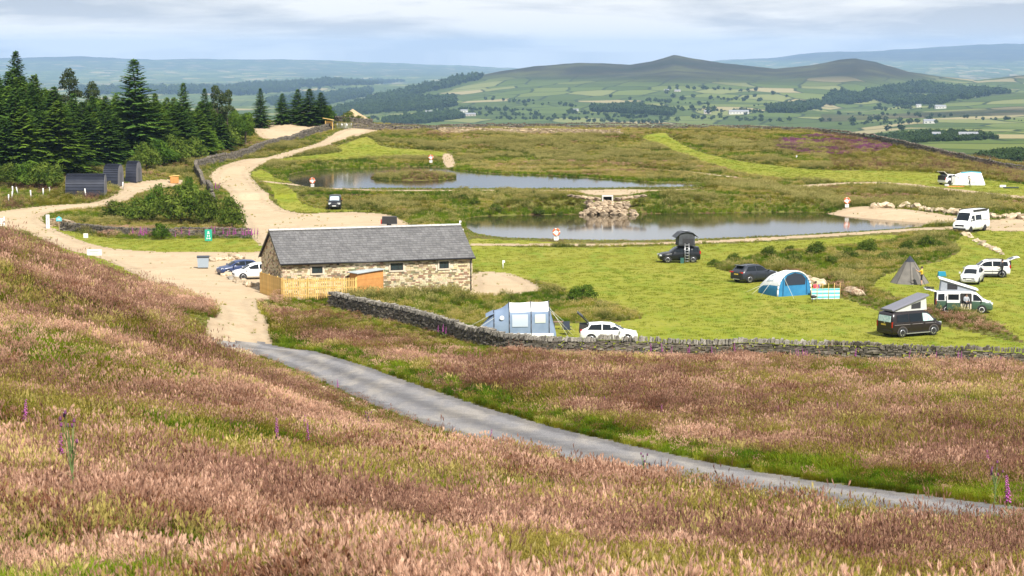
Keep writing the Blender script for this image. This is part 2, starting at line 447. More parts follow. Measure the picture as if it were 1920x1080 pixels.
def band(pts, z0, w):
    """a strip of given width in metres along a centre line of pixels -> world polygon"""
    c = smooth_path([on_ground(q[0], q[1], z0 if len(q) < 3 else q[2])[:2] for q in pts], 8)
    le, ri = [], []
    for i, p in enumerate(c):
        a = c[max(i - 1, 0)]; b = c[min(i + 1, len(c) - 1)]; t = (b - a) / (np.linalg.norm(b - a) + 1e-9); n = np.array([-t[1], t[0]])
        ww = w if not callable(w) else w(i / (len(c) - 1))
        le.append(p + n * ww / 2); ri.append(p - n * ww / 2)
    return le + ri[::-1]
ROAD_C = [on_ground(425, 618, 0)[:2], on_ground(440, 636, 0)[:2]] + ROAD_C[1:]
print('road', ROAD_C[:5], ROAD_C[-1])
def strip(c, w, per=8):
    c = smooth_path(c, per); le, ri = [], []
    for i, p in enumerate(c):
        a = c[max(i - 1, 0)]; b = c[min(i + 1, len(c) - 1)]; t = (b - a) / (np.linalg.norm(b - a) + 1e-9); n = np.array([-t[1], t[0]])
        le.append(p + n * w / 2); ri.append(p - n * w / 2)
    return le + ri[::-1]
REG = {}
REG['gravel_road'] = [strip(ROAD_C[1:], ROAD_W, 3)]
REG['sand_track'] = [
    wpoly([(-60, 402), (0, 396), (60, 389), (120, 384), (172, 380), (205, 371), (228, 356), (215, 348), (240, 343), (270, 340), (310, 336), (345, 338), (330, 348), (295, 354), (262, 362), (238, 376), (190, 389), (140, 393), (96, 399), (80, 407), (82, 417), (100, 427),
           (140, 445), (190, 462), (260, 470), (360, 472.5), (470, 472), (520, 470), (560, 478), (560, 540), (520, 560), (487, 562), (486, 575), (506, 605), (500, 625), (508, 648), (440, 660), (384, 640), (386, 616), (404, 596), (396, 575), (352, 558), (300, 541), (240, 507), (180, 482), (110, 463), (60, 441), (0, 428), (-60, 430)], 0.0, 4),
    wpoly([(480, 455), (520, 462), (700, 455), (780, 440), (760, 416), (722, 402), (650, 398), (560, 399), (520, 384), (492, 362), (474, 338), (470, 323), (492, 309), (535, 296), (590, 281), (640, 263), (690, 250), (706, 243), (668, 240), (632, 247), (600, 266), (545, 283), (480, 297), (440, 303), (408, 316), (394, 331), (402, 348), (430, 373), (447, 402), (458, 425)], 1.0, 4),
    band([(880, 458), (1000, 459), (1150, 458), (1300, 454), (1450, 447), (1600, 438), (1700, 431), (1800, 427), (1950, 421)], 0.0, 2.6),
    wpoly([(1840, 415), (1960, 408), (1960, 432), (1840, 431)], 0.0),
    wpoly([(1536, 392), (1560, 387), (1620, 386), (1700, 393), (1800, 406), (1850, 411), (1850, 418), (1780, 419), (1700, 411), (1620, 404), (1560, 399)], -0.4),
    band([(1478, 354, .8), (1540, 347, .8), (1600, 344, .8), (1680, 345, .8), (1760, 354, .8), (1850, 364, .6), (1960, 374, .5)], 0.8, 4.2),
    band([(490, 348, 1), (560, 353.5, 1.6), (700, 356.5, 1.9), (850, 357, 1.9), (1000, 357.5, 1.9), (1100, 358, 1.9), (1200, 358, 1.9), (1300, 355, 1.9)], 1.9, 1.6),
    wpoly([(1075, 358), (1130, 355.5), (1215, 356), (1195, 363), (1150, 366), (1110, 365)], 1.8),
    band([(1190, 318, 2), (1280, 326, 1.8), (1350, 335, 1.5), (1420, 343, 1.2)], 1.8, 2.4),
    wpoly([(829, 291), (848, 291), (853, 311), (836, 311)], 2.0),
    wpoly([(888, 512), (960, 514), (1012, 540), (985, 549), (890, 554), (880, 540)], 0.0),
    wpoly([(480, 232), (530, 229), (600, 236), (612, 244), (560, 258), (505, 262), (480, 250)], 6.5),
]
REG['lawn'] = [
    wpoly([(884, 462), (1000, 464), (1150, 463), (1300, 459), (1450, 453), (1600, 444), (1680, 440), (1660, 450), (1560, 462), (1420, 478), (1355, 490), (1345, 505), (1400, 514), (1500, 530), (1560, 552), (1640, 580), (1760, 610), (1960, 655), (1960, 692), (1700, 684), (1500, 676), (1300, 672), (1100, 660), (960, 650), (860, 640), (900, 615), (1040, 610), (1190, 600), (1196, 585), (1120, 560), (1060, 545), (1012, 528), (900, 508), (884, 500)], 0.0, 4),
    wpoly([(1640, 530), (1690, 505), (1760, 490), (1800, 470), (1790, 455), (1830, 436), (1960, 428), (1960, 630), (1860, 600), (1740, 570), (1660, 548)], 0.0),
    wpoly([(96, 424), (150, 438), (200, 446), (300, 448), (490, 449), (490, 471), (360, 472.5), (260, 470), (190, 462.5), (130, 444)], 0.0),
    wpoly([(100, 466), (150, 470), (200, 487), (250, 508), (300, 538), (312, 546), (270, 540), (200, 515), (140, 490)], 0.3),
    wpoly([(632, 275), (680, 258), (700, 262), (720, 275), (800, 282), (840, 287), (815, 294), (700, 297), (560, 301), (520, 304), (530, 297), (600, 290), (640, 284)], 3.6),
    wpoly([(472, 325), (490, 318), (505, 325), (530, 345), (560, 350), (500, 348), (482, 338)], 1.0),
    wpoly([(500, 352), (540, 356), (560, 375), (600, 390), (700, 396), (650, 397), (560, 397), (522, 382)], 0.5),
    wpoly([(1205, 257), (1245, 249), (1260, 260), (1330, 290), (1450, 310), (1560, 319), (1750, 324), (1830, 335), (1960, 350), (1960, 372), (1760, 351), (1650, 341), (1560, 341), (1470, 335), (1380, 322), (1310, 300), (1240, 272)], 2.0),
    wpoly([(885, 462), (885, 448), (940, 450), (1100, 457), (1000, 458)], 0.0),
]
# ---- grid: fine inside the view, coarse beyond
az = np.r_[np.linspace(-42, -15.2, 30)[:-1], np.linspace(-15.2, 15.2, 830), np.linspace(15.2, 42, 30)[1:]]
az = np.radians(az)
ds = np.r_[np.linspace(-30, 13, 24)[:-1], np.geomspace(13, 150, 250)[:-1], np.linspace(150, 470, 350)[:-1], np.geomspace(470, 680, 30)]
TX = np.where(ds[:, None] > 13, ds[:, None], 13) * np.tan(az)[None, :]; TY = np.repeat(ds[:, None], len(az), 1)
TZ = ground(TX, TY)
nr, nc = TX.shape
fi = (np.arange(nr - 1)[:, None] * nc + np.arange(nc - 1)[None, :])
FACES = np.stack([fi, fi + 1, fi + nc + 1, fi + nc], -1).reshape(-1, 4)
fx = TX.ravel()[FACES].mean(1); fy = TY.ravel()[FACES].mean(1)
jk = sstep(140, 190, fy) * 0.8
jx = fx + (fbm(fx, fy, 1.3, 3) - 0.5) * 1.0 * jk; jy = fy + (fbm(fx + 40, fy + 7, 1.3, 3) - 0.5) * 1.2 * jk
regid = np.zeros(len(fx), int)
RNAMES = ['rough_ground', 'lawn', 'sand_track', 'gravel_road']
def region_of(x, y):
    r = np.zeros(np.shape(x), int)
    for k, nm in enumerate(RNAMES):
        if k == 0: continue
        for P in REG[nm]:
            r[inpoly(x, y, P)] = k
    return r
regid = region_of(jx, jy)

def gridobj(name, sel, mat, edge=None):
    f = FACES[sel]; used, inv = np.unique(f, return_inverse=True); f = inv.reshape(-1, 4)
    co = np.stack([TX.ravel()[used], TY.ravel()[used], TZ.ravel()[used]], -1)
    me = bpy.data.meshes.new(name)
    me.vertices.add(len(co)); me.vertices.foreach_set('co', co.ravel().astype(np.float32))
    me.loops.add(f.size); me.loops.foreach_set('vertex_index', f.ravel().astype(np.int32))
    me.polygons.add(len(f)); me.polygons.foreach_set('loop_start', (np.arange(len(f)) * 4).astype(np.int32))
    me.polygons.foreach_set('use_smooth', np.ones(len(f), bool))
    me.update(calc_edges=True); me.validate()
    me.materials.append(mat)
    if edge is not None:
        at_ = me.attributes.new('edge', 'FLOAT', 'POINT'); at_.data.foreach_set('value', edge(co[:, 0], co[:, 1]).astype(np.float32))
    o = link(name, me); o['kind'] = 'structure'
    return o

def ground_mat(name, layers, bump=0.4, bscale=6.0, rough=0.95, wear=None):
    """layers: list of (scale, lo, hi, colour) mixed one over another by noise"""
    m = bpy.data.materials.new(name); m.use_nodes = True
    nt = m.node_tree; N = nt.nodes.new; K = nt.links.new; b = nt.nodes['Principled BSDF']
    b.inputs['Roughness'].default_value = rough; b.inputs['Specular IOR Level'].default_value = 0.15
    t = N('ShaderNodeTexCoord'); c = None
    for i, (s, lo, hi, col) in enumerate(layers):
        if i == 0:
            g = N('ShaderNodeRGB'); g.outputs[0].default_value = (*col, 1); c = g.outputs[0]; continue
        mp = N('ShaderNodeMapping'); mp.inputs['Location'].default_value = (13.1 * i, 7.7 * i, 0)
        sx = s if hasattr(s, '__len__') else (s, s, s)
        mp.inputs['Scale'].default_value = sx
        K(t.outputs['Object'], mp.inputs['Vector'])
        nz = N('ShaderNodeTexNoise'); nz.inputs['Scale'].default_value = 1.0; nz.inputs['Detail'].default_value = 5; nz.inputs['Roughness'].default_value = 0.6
        K(mp.outputs[0], nz.inputs['Vector'])
        mr = N('ShaderNodeMapRange'); mr.inputs[1].default_value = lo; mr.inputs[2].default_value = hi; K(nz.outputs[0], mr.inputs[0])
        mx = N('ShaderNodeMix'); mx.data_type = 'RGBA'; K(mr.outputs[0], mx.inputs[0]); K(c, mx.inputs[6]); mx.inputs[7].default_value = (*col, 1); c = mx.outputs[2]
    if wear:                     # worn wheel lines / loose edges: colour by distance from the middle or the edge of the way
        ae = N('ShaderNodeAttribute'); ae.attribute_name = 'edge'; nw = N('ShaderNodeTexNoise'); nw.inputs['Scale'].default_value = 0.9; nw.inputs['Detail'].default_value = 6; K(t.outputs['Object'], nw.inputs[0])
        ma = N('ShaderNodeMath'); ma.operation = 'MULTIPLY_ADD'; K(nw.outputs[0], ma.inputs[0]); ma.inputs[1].default_value = 0.55; K(ae.outputs['Fac'], ma.inputs[2])
        rw_ = N('ShaderNodeValToRGB'); els = rw_.color_ramp.elements
        for i, (p_, c_) in enumerate(wear):
            e_ = els[i] if i < 2 else els.new(p_); e_.position = p_; e_.color = (c_, c_, c_, 1)
        sb = N('ShaderNodeMath'); sb.operation = 'SUBTRACT'; K(ma.outputs[0], sb.inputs[0]); sb.inputs[1].default_value = 0.27; K(sb.outputs[0], rw_.inputs[0])
        mw = N('ShaderNodeMix'); mw.data_type = 'RGBA'; mw.blend_type = 'MULTIPLY'; mw.inputs[0].default_value = 1; K(c, mw.inputs[6]); K(rw_.outputs[0], mw.inputs[7]); c = mw.outputs[2]
    K(c, b.inputs['Base Color'])
    nb = N('ShaderNodeTexNoise'); nb.inputs['Scale'].default_value = bscale; nb.inputs['Detail'].default_value = 6; K(t.outputs['Object'], nb.inputs['Vector'])
    bp = N('ShaderNodeBump'); bp.inputs['Strength'].default_value = bump; bp.inputs['Distance'].default_value = 0.15; K(nb.outputs[0], bp.inputs['Height']); K(bp.outputs[0], b.inputs['Normal'])
    return m
M_rough = ground_mat('rough_ground', [(1, 0, 1, (0.085, 0.085, 0.015)), (0.25, 0.45, 0.6, (0.10, 0.062, 0.025)), (1.5, 0.45, 0.6, (0.14, 0.15, 0.03))], 0.6)
M_lawn = ground_mat('lawn', [(1, 0, 1, (0.205, 0.225, 0.018)), (0.10, 0.42, 0.62, (0.25, 0.24, 0.035)), ((0.5, 0.16, 1), 0.5, 0.68, (0.14, 0.20, 0.012)), (2.2, 0.5, 0.75, (0.15, 0.17, 0.022)), ((5, 2, 5), 0.5, 0.8, (0.235, 0.23, 0.05))], 0.5, 5)
M_sand = ground_mat('sand_track', [(1, 0, 1, (0.43, 0.325, 0.21)), (0.22, 0.4, 0.65, (0.48, 0.38, 0.255)), ((0.9, 0.5, 1), 0.55, 0.75, (0.33, 0.24, 0.15)), (7.0, 0.55, 0.75, (0.37, 0.28, 0.185)), (2.5, 0.62, 0.74, (0.33, 0.25, 0.155)), ((0.06, 0.9, 1), 0.5, 0.72, (0.40, 0.30, 0.19)), (0.09, 0.5, 0.7, (0.45, 0.35, 0.225))], 0.5, 7, wear=[(0.0, 0.72), (0.25, 0.95), (0.5, 0.86), (0.75, 1.0)])
M_road = ground_mat('gravel_road', [(1, 0, 1, (0.20, 0.195, 0.20)), ((0.7, 0.03, 1), 0.42, 0.6, (0.29, 0.265, 0.235)), ((1.1, 0.05, 1), 0.52, 0.66, (0.165, 0.16, 0.165)), (9, 0.5, 0.7, (0.17, 0.165, 0.165)), (22, 0.55, 0.75, (0.46, 0.44, 0.42))], 0.7, 18, wear=[(0.05, 0.72), (0.38, 1.15), (0.6, 1.2), (0.78, 0.78)])
for k, (nm, mm) in enumerate(zip(RNAMES, (M_rough, M_lawn, M_sand, M_road))):
    gridobj(nm, regid == k, mm, {'gravel_road': lambda x, y: np.clip(polydist(x, y, smooth_path(ROAD_C, 3), False) / (ROAD_W / 2), 0, 1.2), 'sand_track': lambda x, y: np.minimum.reduce([polydist(x, y, P) for P in REG['sand_track']]) / 2.2}.get(nm))

# water
def water(name, poly, z):
    m = MATS.get('pond_water')
    if not m:
        m = nmat('pond_water', (0.035, 0.028, 0.014), rough=0.07, spec=0.5, bump=0.006, bscale=1.2, coords='Object')
    mb = MB(); P = [np.array(p) for p in poly]; c = sum(P) / len(P)
    mb.v = [(p[0] + (p[0] - c[0]) * 0.03, p[1] + (p[1] - c[1]) * 0.05, z) for p in P]; mb.face(range(len(P)))
    o = mb.build(name, m, fix=False)
    bm = bmesh.new(); bm.from_mesh(o.data); bmesh.ops.triangulate(bm, faces=bm.faces)
    for f in bm.faces:
        if f.normal.z < 0: f.normal_flip()
    bm.to_mesh(o.data); bm.free()
    o['kind'] = 'structure'; return o
water('upper_pond_water', POND1, Z1); water('lower_pond_water', POND2, Z2)

# ---------------------------------------------------------------- valley, hills and far fells: rings of ground at real distances
def vz(d, v): return CAM_Z - (v - 100.0) * d / FPX
UU = np.array([-900, -300, 0, 150, 300, 450, 600, 700, 800, 870, 930, 1000, 1080, 1140, 1180, 1220, 1262, 1300, 1350, 1450, 1520, 1570, 1600, 1640, 1700, 1760, 1830, 1900, 1960, 2300, 2900], float)
def prof(pairs): 
    p = np.array(pairs, float); return np.interp(UU, p[:, 0], p[:, 1])
RINGS = []
def ringz(d, z, right=None):
    zz = np.full(len(UU), float(z))
    if right is not None:
        w = sstep(1450, 1720, UU); zz = zz * (1 - w) + right * w
    RINGS.append((d, zz))
def ringv(d, pairs): RINGS.append((d, vz(d, prof(pairs))))
ringz(475, -26, -34); ringz(620, -52, -48); ringz(900, -75, vz(900, 296)); ringz(1300, -96, vz(1300, 268)); ringz(1700, -100, vz(1700, 254)); ringz(2300, -104, vz(2300, 243))
ringv(3000, [(0, 268), (1400, 266), (1700, 234), (2300, 228)])
ringv(3800, [(0, 230), (600, 232), (1000, 226), (1300, 222), (1500, 216), (1700, 214), (1920, 206), (2300, 205)])
ringv(4700, [(0, 205), (600, 212), (750, 206), (1000, 195), (1250, 188), (1450, 190), (1560, 203), (1640, 199), (1720, 190), (1800, 184), (1920, 172), (2300, 165)])
ringv(5100, [(0, 196), (600, 206), (750, 196), (1000, 182), (1250, 172), (1450, 172), (1600, 178), (1720, 186), (1800, 183), (1920, 176), (2300, 170)])
ringv(5900, [(0, 186), (600, 204), (700, 188), (850, 172), (1000, 155), (1262, 140), (1450, 147), (1600, 138), (1720, 160), (1920, 165), (2300, 160)])
ringv(6700, [(-900, 190), (0, 190), (540, 205), (620, 199), (700, 183), (760, 172), (800, 163), (850, 152), (870, 149), (900, 142), (930, 137), (1000, 125), (1060, 121), (1080, 118), (1100, 116), (1140, 119), (1180, 121), (1195, 122), (1220, 114), (1245, 106), (1262, 102), (1280, 105), (1300, 109), (1350, 118), (1400, 123), (1450, 128), (1490, 126), (1520, 120), (1550, 113), (1575, 110), (1600, 109), (1625, 112), (1650, 120), (1680, 131), (1710, 138), (1740, 141), (1800, 149), (1830, 151), (1870, 145), (1920, 138), (2300, 125), (2900, 125)])
ringv(7400, [(0, 188), (600, 190), (700, 182), (900, 165), (1262, 150), (2900, 150)])
ringv(8800, [(0, 180), (300, 178), (600, 175), (900, 172), (2900, 165)])
ringv(10500, [(-900, 165), (0, 165), (250, 160), (330, 154), (400, 151), (460, 160), (500, 151), (535, 147), (570, 145), (620, 152), (700, 158), (745, 152), (800, 156), (900, 160), (2900, 155)])
ringv(11800, [(0, 168), (900, 166), (2900, 160)])
ringv(15000, [(0, 150), (600, 152), (900, 146), (1700, 140), (2900, 140)])
ringv(19000, [(0, 128), (600, 134), (900, 136), (1400, 128), (1700, 120), (2900, 118)])
ringv(23000, [(-900, 112), (0, 109), (80, 107), (150, 105.5), (250, 110), (350, 113.5), (450, 110), (600, 113), (720, 117), (800, 121), (900, 124), (960, 128), (1100, 130), (1280, 122), (1350, 113), (1450, 109), (1500, 101), (1540, 96), (1600, 96.5), (1640, 95), (1700, 93), (1760, 88), (1795, 81), (1820, 83), (1860, 87), (1880, 83), (1920, 82), (2300, 90), (2900, 100)])
ringv(27000, [(0, 135), (2900, 130)])
RD = np.log(np.array([r[0] for r in RINGS])); RZ = np.array([r[1] for r in RINGS])
def far_z(x, y):
    x = np.asarray(x, float); y = np.asarray(y, float)
    u = np.clip(960 + FPX * x / y, UU[0], UU[-1]); ld = np.clip(np.log(y), RD[0], RD[-1])
    i = np.clip(np.searchsorted(RD, ld) - 1, 0, len(RD) - 2)
    j = np.clip(np.searchsorted(UU, u) - 1, 0, len(UU) - 2)
    a = (u - UU[j]) / (UU[j + 1] - UU[j]); f = (ld - RD[i]) / (RD[i + 1] - RD[i]); f = f * f * (3 - 2 * f) * 0.6 + f * 0.4
    z0 = RZ[i, j] * (1 - a) + RZ[i, j + 1] * a; z1 = RZ[i + 1, j] * (1 - a) + RZ[i + 1, j + 1] * a
    z = z0 * (1 - f) + z1 * f
    amp = np.clip(y * 0.0012, 0, 14)
    return z + (fbm(x, y, 420.0, 5) - 0.5) * amp * 2.0 + (fbm(x + 999, y, 110.0, 4) - 0.5) * amp * 0.7
def hills():
    a = np.radians(np.linspace(-24, 24, 620)); d = np.unique(np.r_[np.geomspace(475, 27000, 330), np.exp(RD)])
    X = d[:, None] * np.tan(a)[None, :]; Y = np.repeat(d[:, None], len(a), 1); Z = far_z(X, Y)
    nr, nc = X.shape; k = np.arange(nr - 1)[:, None] * nc + np.arange(nc - 1)[None, :]
    f = np.stack([k, k + 1, k + nc + 1, k + nc], -1).reshape(-1, 4)
    me = bpy.data.meshes.new('hills'); co = np.stack([X, Y, Z], -1).reshape(-1, 3)
    me.vertices.add(len(co)); me.vertices.foreach_set('co', co.ravel().astype(np.float32))
    me.loops.add(f.size); me.loops.foreach_set('vertex_index', f.ravel().astype(np.int32))
    me.polygons.add(len(f)); me.polygons.foreach_set('loop_start', (np.arange(len(f)) * 4).astype(np.int32))
    me.polygons.foreach_set('use_smooth', np.ones(len(f), bool)); me.update(calc_edges=True)
    # moorland on the upper slopes, enclosed fields below: a mask of land use
    u = 960 + FPX * X / Y; v = 100 - (Z - CAM_Z) * FPX / Y
    crest = np.interp(u, UU, RZ[[i for i, r in enumerate(RINGS) if r[0] == 6700][0]])
    moor = np.clip(sstep(-64, -30, Z + 10 * fbm(X, Y, 500.)) * (Y > 4300), 0, 1)
    moor = np.maximum(moor, sstep(11500, 14000, Y) * 0.35 * (fbm(X, Y, 2500.) > 0.45))
    moor = np.maximum(moor, ((Y > 3500) & (Y < 5300) & (u > 1540)) * sstep(0.42, 0.55, fbm(X, Y, 700.)) * 0.8)
    at = me.attributes.new('moor', 'FLOAT', 'POINT'); at.data.foreach_set('value', moor.ravel().astype(np.float32))
    m = bpy.data.materials.new('far_land'); m.use_nodes = True; nt = m.node_tree; N = nt.nodes.new; K = nt.links.new; b = nt.nodes['Principled BSDF']
    b.inputs['Roughness'].default_value = 1.0; b.inputs['Specular IOR Level'].default_value = 0.05
    t = N('ShaderNodeTexCoord')
    mp = N('ShaderNodeMapping'); mp.inputs['Scale'].default_value = (1 / 105.0, 1 / 190.0, 0); mp.inputs['Rotation'].default_value = (0, 0, 0.35); K(t.outputs['Object'], mp.inputs[0])
    wz = N('ShaderNodeTexNoise'); wz.inputs['Scale'].default_value = 0.7; wz.inputs['Detail'].default_value = 2; K(mp.outputs[0], wz.inputs[0])
    ad = N('ShaderNodeVectorMath'); ad.operation = 'MULTIPLY_ADD'; K(wz.outputs['Color'], ad.inputs[0]); ad.inputs[1].default_value = (0.5, 0.5, 0); K(mp.outputs[0], ad.inputs[2])
    vo = N('ShaderNodeTexVoronoi'); vo.voronoi_dimensions = '2D'; vo.inputs['Scale'].default_value = 1; vo.inputs['Randomness'].default_value = 0.75; K(ad.outputs[0], vo.inputs['Vector'])
    ve = N('ShaderNodeTexVoronoi'); ve.voronoi_dimensions = '2D'; ve.feature = 'DISTANCE_TO_EDGE'; ve.inputs['Scale'].default_value = 1; ve.inputs['Randomness'].default_value = 0.75; K(ad.outputs[0], ve.inputs['Vector'])
    sc_ = N('ShaderNodeSeparateColor'); K(vo.outputs['Color'], sc_.inputs[0])
    rp = N('ShaderNodeValToRGB'); rp.color_ramp.interpolation = 'CONSTANT'; el = rp.color_ramp.elements
    el[0].position = 0; el[0].color = (0.065, 0.095, 0.025, 1); el[1].position = 0.25; el[1].color = (0.085, 0.12, 0.03, 1)
    for p, c in ((0.45, (0.12, 0.15, 0.04)), (0.62, (0.07, 0.10, 0.027)), (0.78, (0.17, 0.185, 0.065)), (0.90, (0.27, 0.235, 0.12))):
        e = el.new(p); e.color = (*c, 1)
    K(sc_.outputs[0], rp.inputs[0])
    hm = N('ShaderNodeMapRange'); hm.inputs[1].default_value = 0.02; hm.inputs[2].default_value = 0.05; K(ve.outputs['Distance'], hm.inputs[0])
    m1 = N('ShaderNodeMix'); m1.data_type = 'RGBA'; K(hm.outputs[0], m1.inputs[0]); m1.inputs[6].default_value = (0.03, 0.045, 0.018, 1); K(rp.outputs[0], m1.inputs[7])
    nz = N('ShaderNodeTexNoise'); nz.inputs['Scale'].default_value = 1 / 260.0; nz.inputs['Detail'].default_value = 8; nz.inputs['Roughness'].default_value = 0.62; K(t.outputs['Object'], nz.inputs[0])
    r2 = N('ShaderNodeValToRGB'); e2 = r2.color_ramp.elements
    e2[0].position = 0.36; e2[0].color = (0.022, 0.028, 0.012, 1); e2[1].position = 0.66; e2[1].color = (0.075, 0.08, 0.028, 1)
    e = e2.new(0.5); e.color = (0.036, 0.034, 0.02, 1)
    K(nz.outputs[0], r2.inputs[0])
    am = N('ShaderNodeAttribute'); am.attribute_name = 'moor'
    m2 = N('ShaderNodeMix'); m2.data_type = 'RGBA'; K(am.outputs['Fac'], m2.inputs[0]); K(m1.outputs[2], m2.inputs[6]); K(r2.outputs[0], m2.inputs[7])
    K(m2.outputs[2], b.inputs['Base Color'])
    me.materials.append(m)
    o = link('hills', me); o['kind'] = 'structure'
hills()
def far_hit(u, v, d0=600.0, d1=26000.0):
    r = ray(u, v); d = np.geomspace(d0, d1, 900); t = d / r[1]; h = CAM_Z + r[2] * t - far_z(r[0] * t, d)
    k = np.nonzero(h < 0)[0]; k = k[0] if len(k) else len(d) - 1
    return np.array([r[0] * t[k], d[k], CAM_Z + r[2] * t[k]])

# ---------------------------------------------------------------- grasses: tufts of blades and seed heads, scattered over the rough ground
def tuft_mesh(name, mats, nblade, h, spread, bw, lean, heads=0, hh=0.6, head_l=0.14, head_w=0.035, seed=0, plume=3):
    rd = random.Random(seed); mb = MB()
    mb.cur = 0
    for _ in range(nblade):
        a = rd.uniform(0, 6.283); r = spread * math.sqrt(rd.random()); x, y = r * math.cos(a), r * math.sin(a)
        b = a + rd.gauss(0, 0.7); ht = h * rd.uniform(0.55, 1.1); le = lean * rd.uniform(0.2, 1.3) * ht
        w = bw * rd.uniform(0.7, 1.3); px, py = -math.sin(b) * w, math.cos(b) * w; t = rd.uniform(-0.8, 0.8); px, py = px * math.cos(t) - py * math.sin(t), px * math.sin(t) + py * math.cos(t)
        m1 = (x + math.cos(b) * le * 0.35, y + math.sin(b) * le * 0.35, ht * 0.62); tp = (x + math.cos(b) * le, y + math.sin(b) * le, ht * rd.uniform(0.86, 1.0))
        k = len(mb.v)
        mb.v += [(x - px, y - py, -0.05), (x + px, y + py, -0.05), (m1[0] + px * .8, m1[1] + py * .8, m1[2]), (m1[0] - px * .8, m1[1] - py * .8, m1[2]), tp]
        mb.face((k, k + 1, k + 2, k + 3)); mb.face((k + 3, k + 2, k + 4))
    for _ in range(heads):
        a = rd.uniform(0, 6.283); r = spread * 1.1 * math.sqrt(rd.random()); x, y = r * math.cos(a), r * math.sin(a)
        b = a + rd.gauss(0, 0.9); ht = hh * rd.uniform(0.7, 1.12); le = rd.uniform(0.05, 0.28) * ht
        tx, ty = x + math.cos(b) * le, y + math.sin(b) * le
        mb.cur = 0; k = len(mb.v); w = bw * 0.45
        mb.v += [(x - w, y, -0.05), (x + w, y, -0.05), (tx, ty, ht)]; mb.face((k, k + 1, k + 2))
        mb.cur = 1
        for q in range(plume):
            g = rd.uniform(0, 6.283); lx, ly = math.cos(b) * head_l * rd.uniform(0.1, 0.6), math.sin(b) * head_l * rd.uniform(0.1, 0.6)
            z0 = ht - head_l * rd.uniform(0.2, 0.7); l = head_l * rd.uniform(0.6, 1.1); ww = head_w * rd.uniform(0.6, 1.2)
            ex, ey = math.cos(g) * ww, math.sin(g) * ww; ox, oy = rd.gauss(0, head_w * .5), rd.gauss(0, head_w * .5)
            k = len(mb.v)
            mb.v += [(tx + ox, ty + oy, z0), (tx + ox + ex + lx * .5, ty + oy + ey + ly * .5, z0 + l * .45), (tx + ox + lx, ty + oy + ly, z0 + l), (tx + ox - ex + lx * .5, ty + oy - ey + ly * .5, z0 + l * .5)]
            mb.face((k, k + 1, k + 2, k + 3))
    return mb.mesh(name, mats)

def grass_stuff(name, label, cat, meshes, P, scl, tint, tilt=0.12):
    """one object: points on the ground that carry tufts (geometry nodes)"""
    n = len(P)
    if n == 0: return
    src = bpy.data.collections.new(name + '_kinds')
    for i, me in enumerate(meshes): src.objects.link(bpy.data.objects.new('%s_%02d' % (name, i), me))
    me = bpy.data.meshes.new(name); me.vertices.add(n); me.vertices.foreach_set('co', np.asarray(P, np.float32).ravel())
    rot = np.stack([rng.normal(0, tilt, n), rng.normal(0, tilt, n), rng.uniform(0, 6.283, n)], -1)
    for an, ty, val, key in (('rot', 'FLOAT_VECTOR', rot, 'vector'), ('scl', 'FLOAT', scl, 'value'), ('tint', 'FLOAT', tint, 'value'), ('kindex', 'INT', rng.integers(0, len(meshes), n), 'value')):
        a = me.attributes.new(an, ty, 'POINT'); a.data.foreach_set(key, np.asarray(val, np.int32 if ty == 'INT' else np.float32).ravel())
    for mm in meshes[0].materials: me.materials.append(mm)
    o = link(name, me); tag(o, label, cat, kind='stuff')
    g = bpy.data.node_groups.new(name + '_scatter', 'GeometryNodeTree')
    g.interface.new_socket('Geometry', in_out='INPUT', socket_type='NodeSocketGeometry'); g.interface.new_socket('Geometry', in_out='OUTPUT', socket_type='NodeSocketGeometry')
    N = g.nodes.new; K = g.links.new
    gi = N('NodeGroupInput'); go = N('NodeGroupOutput'); ip = N('GeometryNodeInstanceOnPoints'); ci = N('GeometryNodeCollectionInfo')
    ci.inputs['Collection'].default_value = src; ci.inputs['Separate Children'].default_value = True; ci.inputs['Reset Children'].default_value = True
    def attr(nm, dt):
        q = N('GeometryNodeInputNamedAttribute'); q.data_type = dt; q.inputs['Name'].default_value = nm; return q.outputs['Attribute']
    er = N('FunctionNodeEulerToRotation'); K(attr('rot', 'FLOAT_VECTOR'), er.inputs[0])
    K(gi.outputs[0], ip.inputs['Points']); K(ci.outputs[0], ip.inputs['Instance']); ip.inputs['Pick Instance'].default_value = True
    K(attr('kindex', 'INT'), ip.inputs['Instance Index']); K(er.outputs[0], ip.inputs['Rotation']); K(attr('scl', 'FLOAT'), ip.inputs['Scale'])
    K(ip.outputs[0], go.inputs[0])
    md = o.modifiers.new('scatter', 'NODES'); md.node_group = g
    return o

G_blade = leafmat('grass_blade', (0.035, 0.04, 0.005), (0.15, 0.125, 0.016), 0.3, inst=True)
G_green = leafmat('green_blade', (0.05, 0.11, 0.006), (0.21, 0.28, 0.02), 0.35, inst=True)
G_pink = leafmat('seed_head_pink', (0.26, 0.12, 0.068), (0.76, 0.50, 0.36), 0.35, inst=True)
G_olive = leafmat('olive_blade', (0.045, 0.055, 0.004), (0.19, 0.175, 0.014), 0.3, inst=True)
G_olhead = leafmat('seed_head_olive', (0.20, 0.165, 0.025), (0.44, 0.36, 0.09), 0.35, inst=True)
G_rush = leafmat('rush_blade', (0.085, 0.115, 0.020), (0.22, 0.235, 0.045), 0.25, inst=True)
G_rushtip = leafmat('rush_tip', (0.25, 0.22, 0.065), (0.46, 0.41, 0.15), 0.3, inst=True)
G_straw = leafmat('straw_blade', (0.16, 0.19, 0.016), (0.34, 0.33, 0.04), 0.3, inst=True)
G_strawh = leafmat('straw_head', (0.34, 0.27, 0.075), (0.58, 0.47, 0.18), 0.35, inst=True)
G_turf = leafmat('turf_blade', (0.14, 0.178, 0.014), (0.27, 0.25, 0.045), 0.25, inst=True)
